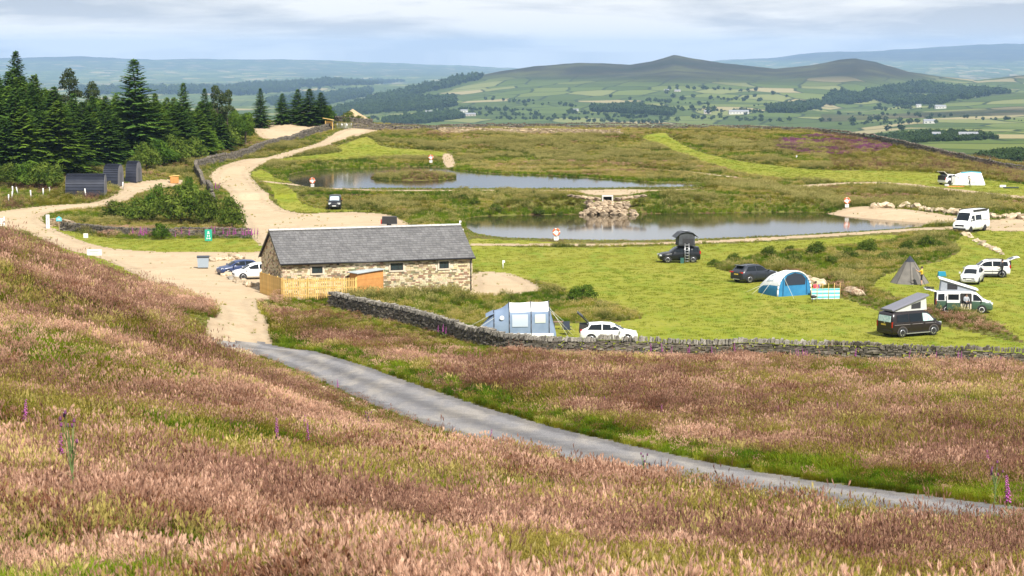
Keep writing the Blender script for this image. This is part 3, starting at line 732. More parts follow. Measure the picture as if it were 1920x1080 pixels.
G_heath = leafmat('heather_twig', (0.06, 0.045, 0.03), (0.12, 0.09, 0.05), 0.2, inst=True)
G_bell = leafmat('heather_bell', (0.16, 0.06, 0.12), (0.34, 0.12, 0.25), 0.3, inst=True)
G_brown = leafmat('brown_stem', (0.07, 0.035, 0.02), (0.17, 0.09, 0.05), 0.25, inst=True)
G_brownh = leafmat('brown_head', (0.17, 0.08, 0.052), (0.44, 0.25, 0.18), 0.3, inst=True)
T_pink = [tuft_mesh('pink_tuft', [G_blade, G_pink], 40, 0.34, 0.22, 0.0042, 0.6, 30, 0.54, 0.075, 0.0075, s, 8) for s in range(6)]
T_olive = [tuft_mesh('olive_tuft', [G_olive, G_olhead], 70, 0.36, 0.22, 0.0045, 0.55, 14, 0.50, 0.05, 0.0045, 20 + s, 7) for s in range(4)]
T_green = [tuft_mesh('green_tuft', [G_green], 60, 0.36, 0.22, 0.007, 0.65, 0, seed=40 + s) for s in range(4)]
T_stalk = [tuft_mesh('stalk_tuft', [G_brown, G_brownh], 10, 0.5, 0.16, 0.004, 0.5, 7, 0.85, 0.12, 0.007, 260 + s, 6) for s in range(2)]
T_brown = T_stalk + [tuft_mesh('brown_tuft', [G_brown, G_brownh], 34, 0.36, 0.2, 0.004, 0.4, 26, 0.54, 0.055, 0.005, 60 + s, 8) for s in range(3)]
T_rush = [tuft_mesh('rush_tuft', [G_rush, G_rushtip], 70, 0.60, 0.30, 0.010, 0.5, 30, 0.64, 0.13, 0.016, 80 + s, 3) for s in range(4)]
T_straw = [tuft_mesh('straw_tuft', [G_straw, G_strawh], 60, 0.32, 0.30, 0.009, 0.6, 22, 0.40, 0.11, 0.014, 100 + s, 3) for s in range(4)]
T_reed = [tuft_mesh('reed_tuft', [G_green], 50, 0.45, 0.28, 0.012, 0.3, 0, seed=120 + s) for s in range(3)]
T_heath = [tuft_mesh('heather_tuft', [G_heath, G_bell], 40, 0.35, 0.35, 0.012, 0.4, 40, 0.42, 0.11, 0.022, 140 + s, 3) for s in range(3)]
T_short = [tuft_mesh('short_tuft', [(G_turf)], 40, 0.055, 0.34, 0.008, 0.9, 0, seed=160 + s) for s in range(4)]

# line of the dry stone wall at the foot of the hillside (x, y) on the ground
WALL_PX = [(622, 574, 0), (690, 590, 0), (760, 604, 0), (830, 622, 0), (900, 648, 0), (985, 662, 0), (1090, 666, 0), (1200, 667, 0), (1300, 667, 0), (1400, 667, 0), (1480, 670, 0), (1600, 675, 0), (1720, 681, 0), (1840, 686, 0), (2000, 692, 0), (2200, 700, 0)]
WALL_W = np.array([at_z(u, v, z)[:2] for u, v, z in WALL_PX])
def scatter(n, d0, d1, amax=15.0):
    """random points of the view's fan, uniform in area"""
    d = np.sqrt(rng.uniform(d0 * d0, d1 * d1, n)); a = np.radians(rng.uniform(-amax, amax, n))
    return d * np.tan(a), d
ROADL = smooth_path(ROAD_C, 6)
BLD0 = at_z(530, 558, 0)[:2]; BTH = R(20.0)
_bd = np.array([math.cos(BTH), math.sin(BTH)]); _bn = np.array([-_bd[1], _bd[0]]); BLEN, BWID = 17.3, 7.6
BPOLY = [BLD0 - _bd * .3 - _bn * 1.5, BLD0 + _bd * (BLEN * .45) - _bn * 1.5, BLD0 + _bd * (BLEN * .5) - _bn * .9, BLD0 + _bd * (BLEN + .4) - _bn * .4, BLD0 + _bd * (BLEN + .4) + _bn * (BWID + .4), BLD0 - _bd * .4 + _bn * (BWID + .4)]
KEEP = []          # footprints that stay clear of grass: (x, y, radius)
def clear_of(x, y):
    ok = ~inpoly(x, y, BPOLY)
    for kx, ky, kr in KEEP: ok &= np.hypot(x - kx, y - ky) > kr
    return ok
def ell(u, v, c): return ((u - c[0]) / c[2]) ** 2 + ((v - c[1]) / c[3]) ** 2 < 1
def build_grass():
    pts = {k: [] for k in ('pink', 'olive', 'green', 'brown', 'rush', 'straw', 'reed', 'heath', 'short')}
    # --- hillside in front
    for (d0, d1, dens, sc) in ((14, 32, 50, 0.72), (32, 55, 34, 0.82), (55, 90, 19, 0.98), (90, 222, 9.5, 1.25)):
        n = int((d1 * d1 - d0 * d0) * math.tan(R(15)) * dens)
        x, y = scatter(n, d0, d1)
        r = region_of(x, y); wy = np.interp(x, WALL_W[:, 0], WALL_W[:, 1])
        xl = WALL_W[0, 0]
        zone = (r == 0) & np.where(x > xl, y < wy - 0.5, y < 222) & ~inpoly(x, y, BPOLY) & clear_of(x, y)
        x, y = x[zone], y[zone]; z = ground(x, y); zone2 = (z > 0.12) | (960 + FPX * x / y > 508); x, y, z = x[zone2], y[zone2], z[zone2]
        u, v = project(x, y, z)
        a = fbm(x, y, 6.5, 4); b = fbm(x + 300, y, 3.0, 4); c = fbm(x, y + 500, 14.0, 3)
        dr = polydist(x, y, ROADL, False); verge = (dr < 2.3 + 4.0 * b) & (dr > 2.4)
        ol = sstep(0.56, 0.46, a)                                           # olive share
        ol = np.maximum(ol, 0.85 * (ell(u, v, (1750, 740, 420, 75)) & (b < 0.58)))
        ol = np.maximum(ol, 0.8 * (ell(u, v, (330, 660, 260, 75)) & (b < 0.52)))
        ol = np.maximum(ol, 0.8 * (ell(u, v, (1600, 940, 420, 45)) & (b < 0.52)))
        ol = np.where(ell(u, v, (200, 560, 330, 60)), ol * 0.35, ol)
        gr = 1.3 * sstep(0.50, 0.42, c) * sstep(0.55, 0.46, b) + 0.10
        p = rng.random(len(x))
        kind = np.where(p < ol * 0.8, 1, 0)
        kind = np.where((rng.random(len(x)) < gr * 0.5), 2, kind)
        kind = np.where((kind == 0) & (rng.random(len(x)) < 0.55 * sstep(0.54, 0.64, c) + 0.06), 3, kind)
        left = (x < np.interp(y, [p_[1] for p_ in ROADL[::-1]], [p_[0] for p_ in ROADL[::-1]]))
        kind = np.where(verge & (rng.random(len(x)) < np.where(left, 0.3, 0.75)), 2, kind)
        cl = fbm(x + 12, y + 5, 1.1, 3); tint = np.clip(rng.normal(0.45, 0.2, len(x)) + (fbm(x + 90, y + 90, 5.0, 3) - 0.5) * 1.5 + (cl - .5) * 1.1, 0, 1)
        s = sc * rng.uniform(0.7, 1.25, len(x)) * (0.55 + 0.45 * b + 0.55 * cl)
        s = np.where(left & (dr < 11.0) & (y > 62), s * np.clip(0.35 + 0.065 * dr, 0, 1), s)
        s = np.where(dr < 3.3, s * 0.6, s)
        dw = polydist(x, y, WALL_W, False); s = np.where(dw < 9, s * (0.3 + 0.078 * dw), s)
        kind = np.where((kind == 0) & (rng.random(len(x)) < 0.16 + 0.6 * sstep(0.48, 0.60, fbm(x + 33, y + 61, 5.0, 4))), 4, kind)
        for k, nm in enumerate(('pink', 'olive', 'green', 'brown', 'straw')):
            q = kind == k; pts[nm].append(np.c_[x, y, z, s, tint][q])
    # --- rough ground of the camp, banks and margins
    n = 235000
    x, y = scatter(n, 140, 470, 14.6)
    r = region_of(x, y); xl = WALL_W[0, 0]; wy = np.interp(x, WALL_W[:, 0], WALL_W[:, 1])
    rough = (r == 0) & clear_of(x, y) & ((x > xl) & (y > wy + 0.8) | (x <= xl) & (y > 200))
    x, y = x[rough], y[rough]
    w1 = inpoly(x, y, POND1); w2 = inpoly(x, y, POND2); isl = np.hypot((x - ISL_C[0]) / ISL_R[0], (y - ISL_C[1]) / ISL_R[1]) < 0.97
    ok = ~((w1 & ~isl) | w2); x, y, isl = x[ok], y[ok], isl[ok]
    z = ground(x, y); u, v = project(x, y, z)
    dp = np.minimum(polydist(x, y, POND1), polydist(x, y, POND2))
    a = fbm(x, y, 7, 4); b = fbm(x + 77, y, 18, 4); c = fbm(x + 7, y + 70, 4, 3)
    kind = np.full(len(x), 5)                                               # straw
    kind = np.where(a > 0.58, 4, kind); kind = np.where((b < 0.46) & (c < .55), 2, kind); kind = np.where((b > .56) & (a < .46) & (c > .45), 0, kind)
    kind = np.where((c > .58) & (b > .45), 1, kind)
    kind = np.where(ell(u, v, (940, 275, 330, 32)) & (a > 0.50), 4, kind)
    kind = np.where((dp < 3.0) & (rng.random(len(x)) < 0.8), 6, kind); kind = np.where(isl & (dp > 3), np.where(a > .45, 3, 4), kind)
    strip_ = inpoly(u, v, [(1540, 520), (1640, 560), (1930, 620), (1930, 655), (1760, 608), (1640, 578), (1560, 550)])
    kind = np.where(strip_, np.where(c > .42, 0, 2), kind)
    kind = np.where(ell(u, v, (1560, 272, 112, 19)) & (c + rng.normal(0, .08, len(x)) > 0.50), 7, kind)
    kind = np.where(inpoly(u, v, [(160, 440), (200, 428), (500, 432), (500, 452), (250, 450)]), np.where(c > .5, 0, 2), kind)
    kind = np.where(inpoly(u, v, [(0, 340), (180, 345), (190, 382), (0, 394)]) & (u < 190), np.where(c > .52, 3, np.where(a > .5, 1, 2)), kind)
    kind = np.where(inpoly(u, v, [(1540, 245), (1930, 310), (1930, 345), (1700, 320), (1560, 318)]) & (kind != 7), np.where(c > .45, 1, np.where(c > .40, 5, 3)), kind)
    p = rng.random(len(x)); kind = np.where(p < 0.16, rng.choice([2, 1, 5, 4], len(x)), kind)
    tint = np.clip(rng.normal(0.5, 0.22, len(x)) + (fbm(x + 9, y + 90, 6.0, 3) - 0.5) * 1.0, 0, 1)
    s = rng.uniform(0.6, 1.2, len(x)) * (0.55 + 0.8 * a)
    nearside = (dp < 9) & ((v > 425) | ((v > 340) & (v < 360) & (u > 540) & (u < 1320))); s = np.where(nearside, s * 0.3, s)
    ed = np.minimum.reduce([polydist(x, y, P) for nm in ('sand_track', 'lawn') for P in REG[nm]])
    s = np.where(ed < 1.6, s * (0.45 + 0.34 * ed), s)
    fr = y < 205; s = np.where(fr & (kind == 4), s * 1.05, s)
    under = (u < 470) & (y > 330); s = np.where(under, s * 0.8, s)
    for k, nm in enumerate(('pink', 'olive', 'green', 'brown', 'rush', 'straw', 'reed', 'heath')):
        q = kind == k; pts[nm].append(np.c_[x, y, z, s, tint][q])
    # --- short turf of the mown field
    x, y = scatter(90000, 140, 430, 14.6); r = region_of(x, y); q = (r == 1) & clear_of(x, y); x, y = x[q], y[q]
    z = ground(x, y); t = np.clip((fbm(x, y, 5.0, 5) - .5) * .8 + (fbm(x + 5, y, 22.0, 3) - .5) * 1.5 + .42 + rng.normal(0, .12, len(x)), 0, 1)
    pts['short'].append(np.c_[x, y, z, rng.uniform(0.7, 1.5, len(x)), t])
    # --- weeds creeping over the sand
    x, y = scatter(70000, 150, 420, 14.6); r = region_of(x, y); q = (r == 2) & clear_of(x, y); x, y = x[q], y[q]
    ed = np.minimum.reduce([polydist(x, y, P) for P in REG['sand_track']]); nz_ = fbm(x, y, 2.4, 4)
    q = (rng.random(len(x)) < 0.55 * np.exp(-ed / .45)) | ((nz_ > .66) & (rng.random(len(x)) < .5)); x, y = x[q], y[q]; z = ground(x, y)
    pts['green'].append(np.c_[x, y, z, rng.uniform(.15, .42, len(x)), rng.uniform(.2, .9, len(x))][::2]); pts['straw'].append(np.c_[x, y, z, rng.uniform(.2, .5, len(x)), rng.uniform(.2, .9, len(x))][1::2])
    info = dict(pink=(T_pink, 'pinkish tan seeding grass over the hillside'), olive=(T_olive, 'olive moor grass in patches on the hillside'), green=(T_green, 'fresh green grass along verges and hollows'),
                brown=(T_brown, 'brown dry sedge among the pink grass'), rush=(T_rush, 'clumps of rush on the banks'), straw=(T_straw, 'tall straw-coloured grass around the camp field'),
                reed=(T_reed, 'green reeds along the pond margins'), heath=(T_heath, 'purple heather patch on the far bank'), short=(T_short, 'short mown turf of the camp field'))
    for k, lst in pts.items():
        A = np.concatenate(lst); grass_stuff(dict(pink='pink_grass', olive='moor_grass', green='green_grass', brown='brown_sedge', rush='rush', straw='straw_grass', reed='reed', heath='heather', short='turf')[k], info[k][1], 'grass' if k != 'heath' else 'heather', info[k][0], A[:, :3], A[:, 3], A[:, 4])
        print('grass', k, len(A))

# ---------------------------------------------------------------- trees
M_bark = nmat('bark', (0.09, 0.065, 0.045), 0.95, col2=(0.16, 0.125, 0.09), scale=6, bump=0.5)
M_spruce = leafmat('spruce_needles', (0.028, 0.068, 0.015), (0.105, 0.185, 0.030), 0.18, 0.9, 0.22)
M_spruce2 = leafmat('spruce_needles_light', (0.055, 0.11, 0.014), (0.16, 0.245, 0.030), 0.2, 0.9, 0.2)
M_pine = leafmat('pine_needles', (0.030, 0.050, 0.020), (0.075, 0.095, 0.035), 0.18, 0.9, 0.2)
M_leaf = leafmat('broad_leaves', (0.045, 0.095, 0.012), (0.15, 0.235, 0.030), 0.35, 0.8, 0.2)
M_leaf2 = leafmat('willow_leaves', (0.040, 0.075, 0.010), (0.16, 0.21, 0.035), 0.3, 1.2, 0.2)
M_leafy = leafmat('young_leaves', (0.12, 0.20, 0.018), (0.26, 0.34, 0.05), 0.4, 1.2, 0.15)
def spruce_mesh(name, h, r, seed, mat, whorls=40, dens=1.0):
    rd = random.Random(seed); mb = MB()
    z = 0.05 * h; k = 0
    while z < h * 0.985:
        t = z / h; L0 = r * (1 - t) ** 0.82 * (0.62 + 0.38 * min(1, t * 7)) + 0.10
        nb = max(4, int((5 + 3 * (1 - t)) * dens)); a0 = rd.uniform(0, 6.28)
        for i in range(nb):
            a = a0 + 6.283 * i / nb + rd.gauss(0, 0.25); L = L0 * rd.uniform(0.66, 1.22); el = -0.28 + 0.85 * t + rd.gauss(0, 0.09)
            ca, sa = math.cos(a), math.sin(a); ns = max(3, int(L / 0.24))
            for j in range(ns):
                q = (j + 0.6) / ns; d = L * q; drop = -0.10 * L * q * q + 0.06 * L * max(0, q - .75)
                cx, cy, cz = ca * d * math.cos(el), sa * d * math.cos(el), z + d * math.sin(el) + drop
                sl = (0.34 * L * (1.08 - q) + 0.16) * rd.uniform(0.7, 1.25)
                for sgn in (-1, 1):
                    fx_, fy_ = ca * .62 - sgn * sa * .8, sa * .62 + sgn * ca * .8
                    wx, wy = -fy_ * 0.115, fx_ * 0.115; tip = (cx + fx_ * sl, cy + fy_ * sl, cz - sl * rd.uniform(0.05, 0.38))
                    b = len(mb.v); m = ((cx + tip[0]) / 2, (cy + tip[1]) / 2, (cz + tip[2]) / 2 + sl * .07)
                    mb.v += [(cx, cy, cz), (m[0] + wx * 1.5, m[1] + wy * 1.5, m[2] - .05), tip, (m[0] - wx * 1.5, m[1] - wy * 1.5, m[2] + .03)]
                    mb.face((b, b + 1, b + 2, b + 3))
            tipx, tipy, tz = ca * L * math.cos(el), sa * L * math.cos(el), z + L * math.sin(el) - .10 * L
            b = len(mb.v); mb.v += [(tipx * .7 - sa * .1, tipy * .7 + ca * .1, tz + .05), (tipx * .7 + sa * .1, tipy * .7 - ca * .1, tz + .05), (tipx * 1.05, tipy * 1.05, tz - .02)]; mb.face((b, b + 1, b + 2))
        z += h / whorls * rd.uniform(0.75, 1.15) * (1.15 - 0.5 * t); k += 1
    for i in range(5):
        a = 6.283 * i / 5; b = len(mb.v); mb.v += [(0, 0, h * 1.0), (0.16 * math.cos(a), .16 * math.sin(a), h * .955), (.03 * math.cos(a + 1), .03 * math.sin(a + 1), h * .93)]; mb.face((b, b + 1, b + 2))
    return mb.mesh(name, mat)
def trunk_mesh(name, h, r, seed=0, limbs=0, spread=2.0):
    rd = random.Random(seed); mb = MB(); p = Vector((0, 0, -0.3)); 
    for i in range(4):
        q = Vector((rd.gauss(0, .02) * h, rd.gauss(0, .02) * h, h * (i + 1) / 4)); mb.tube(p, q, r * (1 - i * .23), r * (1 - (i + 1) * .23), 7, False); p = q
    for i in range(limbs):
        z0 = h * rd.uniform(0.15, 0.6); a = rd.uniform(0, 6.28); e = Vector((math.cos(a) * spread * rd.uniform(.5, 1), math.sin(a) * spread * rd.uniform(.5, 1), z0 + h * rd.uniform(.2, .5)))
        m = Vector((0, 0, z0)).lerp(e, 0.5) + Vector((0, 0, -.06 * h)); mb.tube((0, 0, z0), m, r * .5, r * .3, 6, False); mb.tube(m, e, r * .3, r * .1, 5, False)
    return mb.mesh(name, M_bark)
def leafy_mesh(name, lobes, nleaf, size, seed, mat, flat=0.7):
    """lobes: (x, y, z, rx, ry, rz); leaf-sized faces crowd the shell of each lobe, with gaps"""
    rd = random.Random(seed); mb = MB(); tot = sum(l[3] * l[4] + l[5] * l[3] for l in lobes)
    for l in lobes:
        n = int(nleaf * (l[3] * l[4] + l[5] * l[3]) / tot); off = Vector((rd.uniform(0, 99), rd.uniform(0, 99), 0))
        c = 0
        while c < n:
            d = Vector((rd.gauss(0, 1), rd.gauss(0, 1), rd.gauss(0, 1))).normalized()
            if d.z < -0.55: continue
            nz = mnoise.noise(d * 2.1 + off) + 0.5 * mnoise.noise(d * 4.7 + off)
            rr = (0.80 + 0.42 * nz) * rd.uniform(0.72, 1.03)
            if nz < -0.35 and rd.random() < .7: c += 1; continue
            p = Vector((l[0] + d.x * l[3] * rr, l[1] + d.y * l[4] * rr, l[2] + d.z * l[5] * rr))
            if p.z < 0.05: p.z = rd.uniform(.05, .4)
            n_ = (d + Vector((rd.gauss(0, .6), rd.gauss(0, .6), rd.gauss(0, .6)))).normalized(); u = n_.orthogonal().normalized()
            u.rotate(Matrix.Rotation(rd.uniform(0, 6.28), 3, n_)); w = n_.cross(u); s = size * rd.uniform(.6, 1.35)
            b = len(mb.v); mb.v += [tuple(p - u * s), tuple(p + w * s * .42), tuple(p + u * s), tuple(p - w * s * .42)]; mb.face((b, b + 1, b + 2, b + 3)); c += 1
    return mb.mesh(name, mat)
SPR = [spruce_mesh('crown', 12.0, 3.7 + .4 * (i % 3), 11 + i, (M_spruce, M_spruce, M_spruce2)[i % 3]) for i in range(6)]
SPR_T = trunk_mesh('trunk', 11.6, 0.20, 3)
PINE = [leafy_mesh('crown', [(0, 0, 7.4, 1.5, 1.5, 1.6), (.9, .3, 6.0, 1.2, 1.1, .9), (-.8, -.3, 5.4, 1.2, 1.2, .8), (.2, .5, 8.7, .8, .8, .9), (-.2, -.6, 4.3, 1.3, 1.2, .7)], 2600, .17, 5 + i, M_pine) for i in range(2)]
PINE_T = trunk_mesh('trunk', 8.0, 0.16, 8, 6, 1.2)
BRO = [leafy_mesh('crown', [(0, 0, 4.6, 2.2, 2.1, 2.3), (1.5, .4, 3.4, 1.5, 1.5, 1.5), (-1.5, -.2, 3.2, 1.6, 1.5, 1.5), (.2, -1.3, 2.6, 1.5, 1.3, 1.4), (.3, .9, 5.9, 1.2, 1.2, 1.1)], 4200, .17, 25 + i, M_leaf) for i in range(3)]
BRO_T = trunk_mesh('trunk', 5.0, 0.16, 9, 7, 1.8)
SHR = [leafy_mesh('crown', [(0, 0, 1.3, 1.4, 1.3, 1.25), (1.0, .2, .9, 1.0, 1.0, .9), (-1.0, .1, .95, 1.1, 1.0, .95), (.1, -.8, .8, 1.0, .8, .8), (.3, .4, 2.0, .7, .7, .7)], 2600, .12, 45 + i, (M_leaf2, M_leaf, M_leaf2)[i]) for i in range(3)]
SHR_T = trunk_mesh('stem', 1.7, 0.07, 12, 6, 1.0)
def tree(name, label, cat, x, y, h, crown, trunk, h0, group=None, wide=1.0, z=None, tn='trunk'):
    g = gz(x, y) if z is None else z
    o = thing(name, label, cat, (x, y, g - 0.05), random.uniform(0, 6.28), group); s = h / h0; o.scale = (s * wide, s * wide, s)
    link('crown', crown, o); link(tn, trunk, o); return o
def ux(u, d): return (u - 960) / FPX * d
def htop(u, v, d):
    d = fd(d) if u > 440 else d; x = ux(u, d); return x, d, at_d(u, v, d)[2] - gz(x, d)
G_w = 'trees of the conifer wood on the left'
special = [
 (255, 108, 348, 'tallest spruce of the wood, standing right of its middle', 1.15, 1), (35, 93, 372, 'spruce with a dark spire at the far left of the wood', .9, 0), (346, 153, 372, 'dark pointed spruce just right of the tallest spruce', .9, 3),
 (386, 164, 385, 'slim spruce between the tallest spruce and the round trees', .8, 0), (72, 137, 400, 'thin young spruce top rising between two taller crowns', .55, 2),
 (490, 164, 405, 'lone spruce beside the pale spoil heap', 1.0, 3), (531, 174, 410, 'leftmost spruce of the small clump by the gate', .95, 4), (560, 166, 412, 'second spruce of the small clump by the gate', 1.1, 1),
 (582, 165, 408, 'middle spruce of the small clump by the gate', 1.15, 0), (603, 172, 411, 'rightmost spruce of the small clump by the gate', 1.1, 4)]
for u, v, d, lab, w, k in special:
    x, y, h = htop(u, v, d); tree('spruce_tree', lab, 'tree', x, y, h, SPR[k], SPR_T, 12.0, None, w * (1.55 if h < 8 else 1.15))
for (u, v, d, lab) in ((132, 128, 395, 'dark ragged pine left of the tallest spruce'), (176, 152, 398, 'smaller pine beside the ragged pine'), (411, 160, 400, 'bare-stemmed pine above the round broadleaf tree'), (425, 168, 402, 'small pine touching the bare-stemmed pine')):
    x, y, h = htop(u, v, d); tree('pine_tree', lab, 'tree', x, y, h, PINE[u % 2], PINE_T, 9.4)
rw = random.Random(4); placed = []
PLACE = lambda u: ('at the left picture edge' if u < 40 else 'left of the nearest cabin' if u < 120 else 'behind the nearest cabin' if u < 200 else 'left of the tallest spruce' if u < 250 else 'right of the tallest spruce' if u < 330 else 'towards the field wall' if u < 400 else 'at the right end')
front = lambda u: np.interp(u, [-80, 0, 120, 200, 300, 400, 470], [312, 316, 324, 338, 352, 378, 398])
for i in range(1500):
    u = rw.uniform(-60, 462); d = rw.uniform(front(u), 425); x = ux(u, d)
    if any(math.hypot(x - a, d - b) < 3.0 for a, b in placed): continue
    if len(placed) > 135: break
    placed.append((x, d)); vt = np.interp(u, [-60, 40, 110, 200, 300, 400, 465], [112, 130, 165, 172, 178, 195, 215]) + rw.uniform(-6, 40)
    h = at_d(u, vt, d)[2] - gz(x, d); h = min(max(h, 4.5), 15.0)
    near = d < front(u) + 16
    if u > 440 or rw.random() < 0.08:
        tree('broadleaf_tree', 'round green broadleaf tree in the conifer wood', 'tree', x, d, min(h, 9), BRO[i % 3], BRO_T, 7.0, 'broadleaf trees of the wood')
    else:
        tree('spruce_tree', 'dense spruce %s, %s' % ('near the front edge of the wood' if near else ('in the middle ranks of the wood' if d < front(u) + 45 else 'far back in the wood'), PLACE(u)), 'tree', x, d, h, SPR[i % 6], SPR_T, 12.0, G_w, rw.uniform(1.1, 1.6) * (1.25 if h < 8 else 1))
fr_ = []; ORD = 'first second third fourth fifth sixth seventh eighth ninth tenth eleventh twelfth thirteenth fourteenth fifteenth sixteenth seventeenth eighteenth nineteenth twentieth twenty-first'.split()
for k, u in enumerate(range(-20, 420, 22)):
    u2 = u + rw.uniform(-6, 6); d = float(front(u2)) + rw.uniform(-2, 5); x = ux(u2, d); vt = np.interp(u2, [-20, 60, 130, 230, 330, 420], [215, 205, 195, 215, 205, 225]) + rw.uniform(-14, 16); h = at_d(u2, vt, d)[2] - gz(x, d); fr_.append(1)
    o = tree('spruce_tree', '%s spruce from the left in the outermost row of the wood' % ORD[len(fr_) - 1], 'tree', x, d, h, SPR[(k * 5 + 2) % 6], SPR_T, 12.0, 'outermost row of the wood', rw.uniform(1.3, 1.7))
# shrubs along the wood's edge and beside the cabins
i = 0
for (u, v, w, lab) in ((12, 348, 1.5, 'light green shrub at the left edge below the spruces'), (45, 350, 1.6, 'light green shrub second from the left edge'), (75, 352, 1.7, 'dark leafy shrub left of the nearest cabin'), (100, 350, 1.5, 'small dark shrub touching the nearest cabin'),
                  (225, 305, 2.0, 'green shrub behind the upright cabin'), (252, 322, 1.3, 'green shrub between the two upright cabins'), (275, 318, 2.0, 'bright shrub right of the farthest cabin'), (300, 312, 2.0, 'bright round shrub at the wood edge'), (330, 306, 2.2, 'yellow green shrub at the wood edge by the wall'), (360, 300, 1.8, 'low green shrub near the field wall'),
                  (392, 288, 1.8, 'green shrub under the broadleaf trees'), (425, 278, 2.2, 'green shrub at the right end of the wood'), (450, 262, 2.2, 'rounded shrub at the right tip of the wood'), (612, 225, 1.7, 'rounded bush right of the spruce clump'), (652, 214, 1.3, 'small dark conifer-like bush by the straw tent'), (675, 214, 1.0, 'low bush behind the round stone fold'), (688, 214, .9, 'lowest bush behind the round stone fold')):
    p = on_ground(u, v, np.interp(v, [210, 290, 350], [7, 4, 1])); s = w
    o = tree('shrub', lab, 'shrub', p[0], p[1], 2.7 * s * (.85 if v < 340 else .9), SHR[i % 3], SHR_T, 2.7, None, 1.0, tn='stem'); i += 1
for (u, v, top, wid, k, lab) in ((340, 420, 338, 132, 0, 'largest dark willow bush in the middle of the hedge clump'), (292, 408, 340, 62, 1, 'pale leaved bush rising behind the hedge clump'), (225, 412, 372, 92, 0, 'leftmost willow bush of the hedge clump'), (262, 418, 366, 80, 2, 'willow bush left of the largest one'), (392, 425, 350, 86, 2, 'willow bush right of the largest one'),
                            (435, 432, 362, 76, 2, 'rightmost yellow green bush beside the sand track'), (302, 449, 415, 52, 1, 'dark bush growing in front of the low wall'), (355, 392, 325, 50, 1, 'light green bush behind the clump beside the crooked wall'), (560, 330, 318, 26, 1, 'dark green bush at the upper pond corner'), (1092, 560, 530, 80, 1, 'grey green bush on the rush bank beside the field')):
    p = on_ground(u, v, 0.2 if u != 560 else 1.6); sc = p[1] / FPX; h = (v - top) * sc; wd = wid * sc
    tree('bush', lab, 'bush', p[0], p[1], h, SHR[k], SHR_T, 2.7, None, (wd / 4.0) / (h / 2.7), tn='stem')
for j, (u, v, h) in enumerate(((1340, 500, .9), (1375, 492, 1.1), (1440, 482, 1.3), (1490, 488, 1.1), (1530, 478, 1.6), (1590, 486, 1.3), (1625, 474, 1.7), (1700, 470, 1.3), (1740, 462, 1.4), (1765, 468, 1.1), (1480, 474, .9), (1560, 494, .9), (1655, 488, 1.0), (890, 382, 1.0), (930, 385, 1.2), (870, 375, .9), (1010, 384, 1.0), (1050, 384, .9))):
    p = on_ground(u, v, 0.2); tree('bog_myrtle_bush', 'low grey green bush among the rushes by the lower pond' if v < 400 else 'low grey green bush on the rough strip of the field', 'bush', p[0], p[1], h, SHR[0], SHR_T, 2.7, 'bushes by the lower pond' if v < 400 else 'bushes on the rough strip', 1.3, tn='stem')
# young trees in white tubes
gm = nmat('guard_plastic', (0.72, 0.72, 0.68), 0.5)
for (u, v, hh, lf) in ((16, 378, 1.0, 0), (22, 373, 1.1, 0), (24, 362, 1.0, 0), (33, 362, .9, 0), (58, 371, 1.1, 0), (81, 366, 1.0, 0), (93, 362, .9, 1), (142, 360, .9, 0), (157, 364, 1.3, 1), (161, 369, 1.2, 0), (219, 347, 1.0, 1), (230, 354, 1.0, 0), (241, 340, .9, 0), (245, 340, .9, 0)):
    p = on_ground(u, v, 1.0)
    o = thing('tree_guard', 'white plastic tube guard round a young tree near the cabins', 'tree guard', p, 0, 'white tree guards near the cabins'); o.rotation_euler = (random.gauss(0, .07), random.gauss(0, .07), 0)
    mb = MB(); mb.tube((0, 0, -.1), (0, 0, hh), .09, .085, 8); mb.build('tube', gm, o)
    mb = MB(); mb.tube((.12, 0, -.1), (.12, 0, hh * .85), .025, .025, 5); mb.build('stake', M_bark, o)
    if lf: link('leaves', leafy_mesh('leaves', [(0, 0, hh + .35, .45, .45, .5)], 130, .12, int(u), M_leafy), o)

# ---------------------------------------------------------------- far trees, woods and farms in the valley
M_farleaf = leafmat('far_leaves', (0.022, 0.042, 0.016), (0.055, 0.085, 0.025), 0.1, 0.05, 0.2)
def blob(name, seed, n=26, r=5.0, h=11.0):
    rd = random.Random(seed); mb = MB()
    for _ in range(n):
        d = Vector((rd.gauss(0, 1), rd.gauss(0, 1), rd.gauss(0, 1))).normalized() * rd.uniform(.5, 1.0); c = Vector((d.x * r, d.y * r, h * .58 + d.z * h * .40)); s = rd.uniform(1.3, 2.6)
        a = [Vector((rd.gauss(0, 1), rd.gauss(0, 1), rd.gauss(0, 1))).normalized() * s for _ in range(4)]
        b = len(mb.v); mb.v += [tuple(c + q) for q in a]
        for f in ((0, 1, 2), (0, 1, 3), (0, 2, 3), (1, 2, 3)): mb.face([b + i for i in f])
    return mb.mesh(name, M_farleaf)
BLOB = [blob('crown', 70 + i, 60) for i in range(4)]
FAR_T = trunk_mesh('trunk', 6.0, 0.45, 3)
M_farinst = M_farleaf
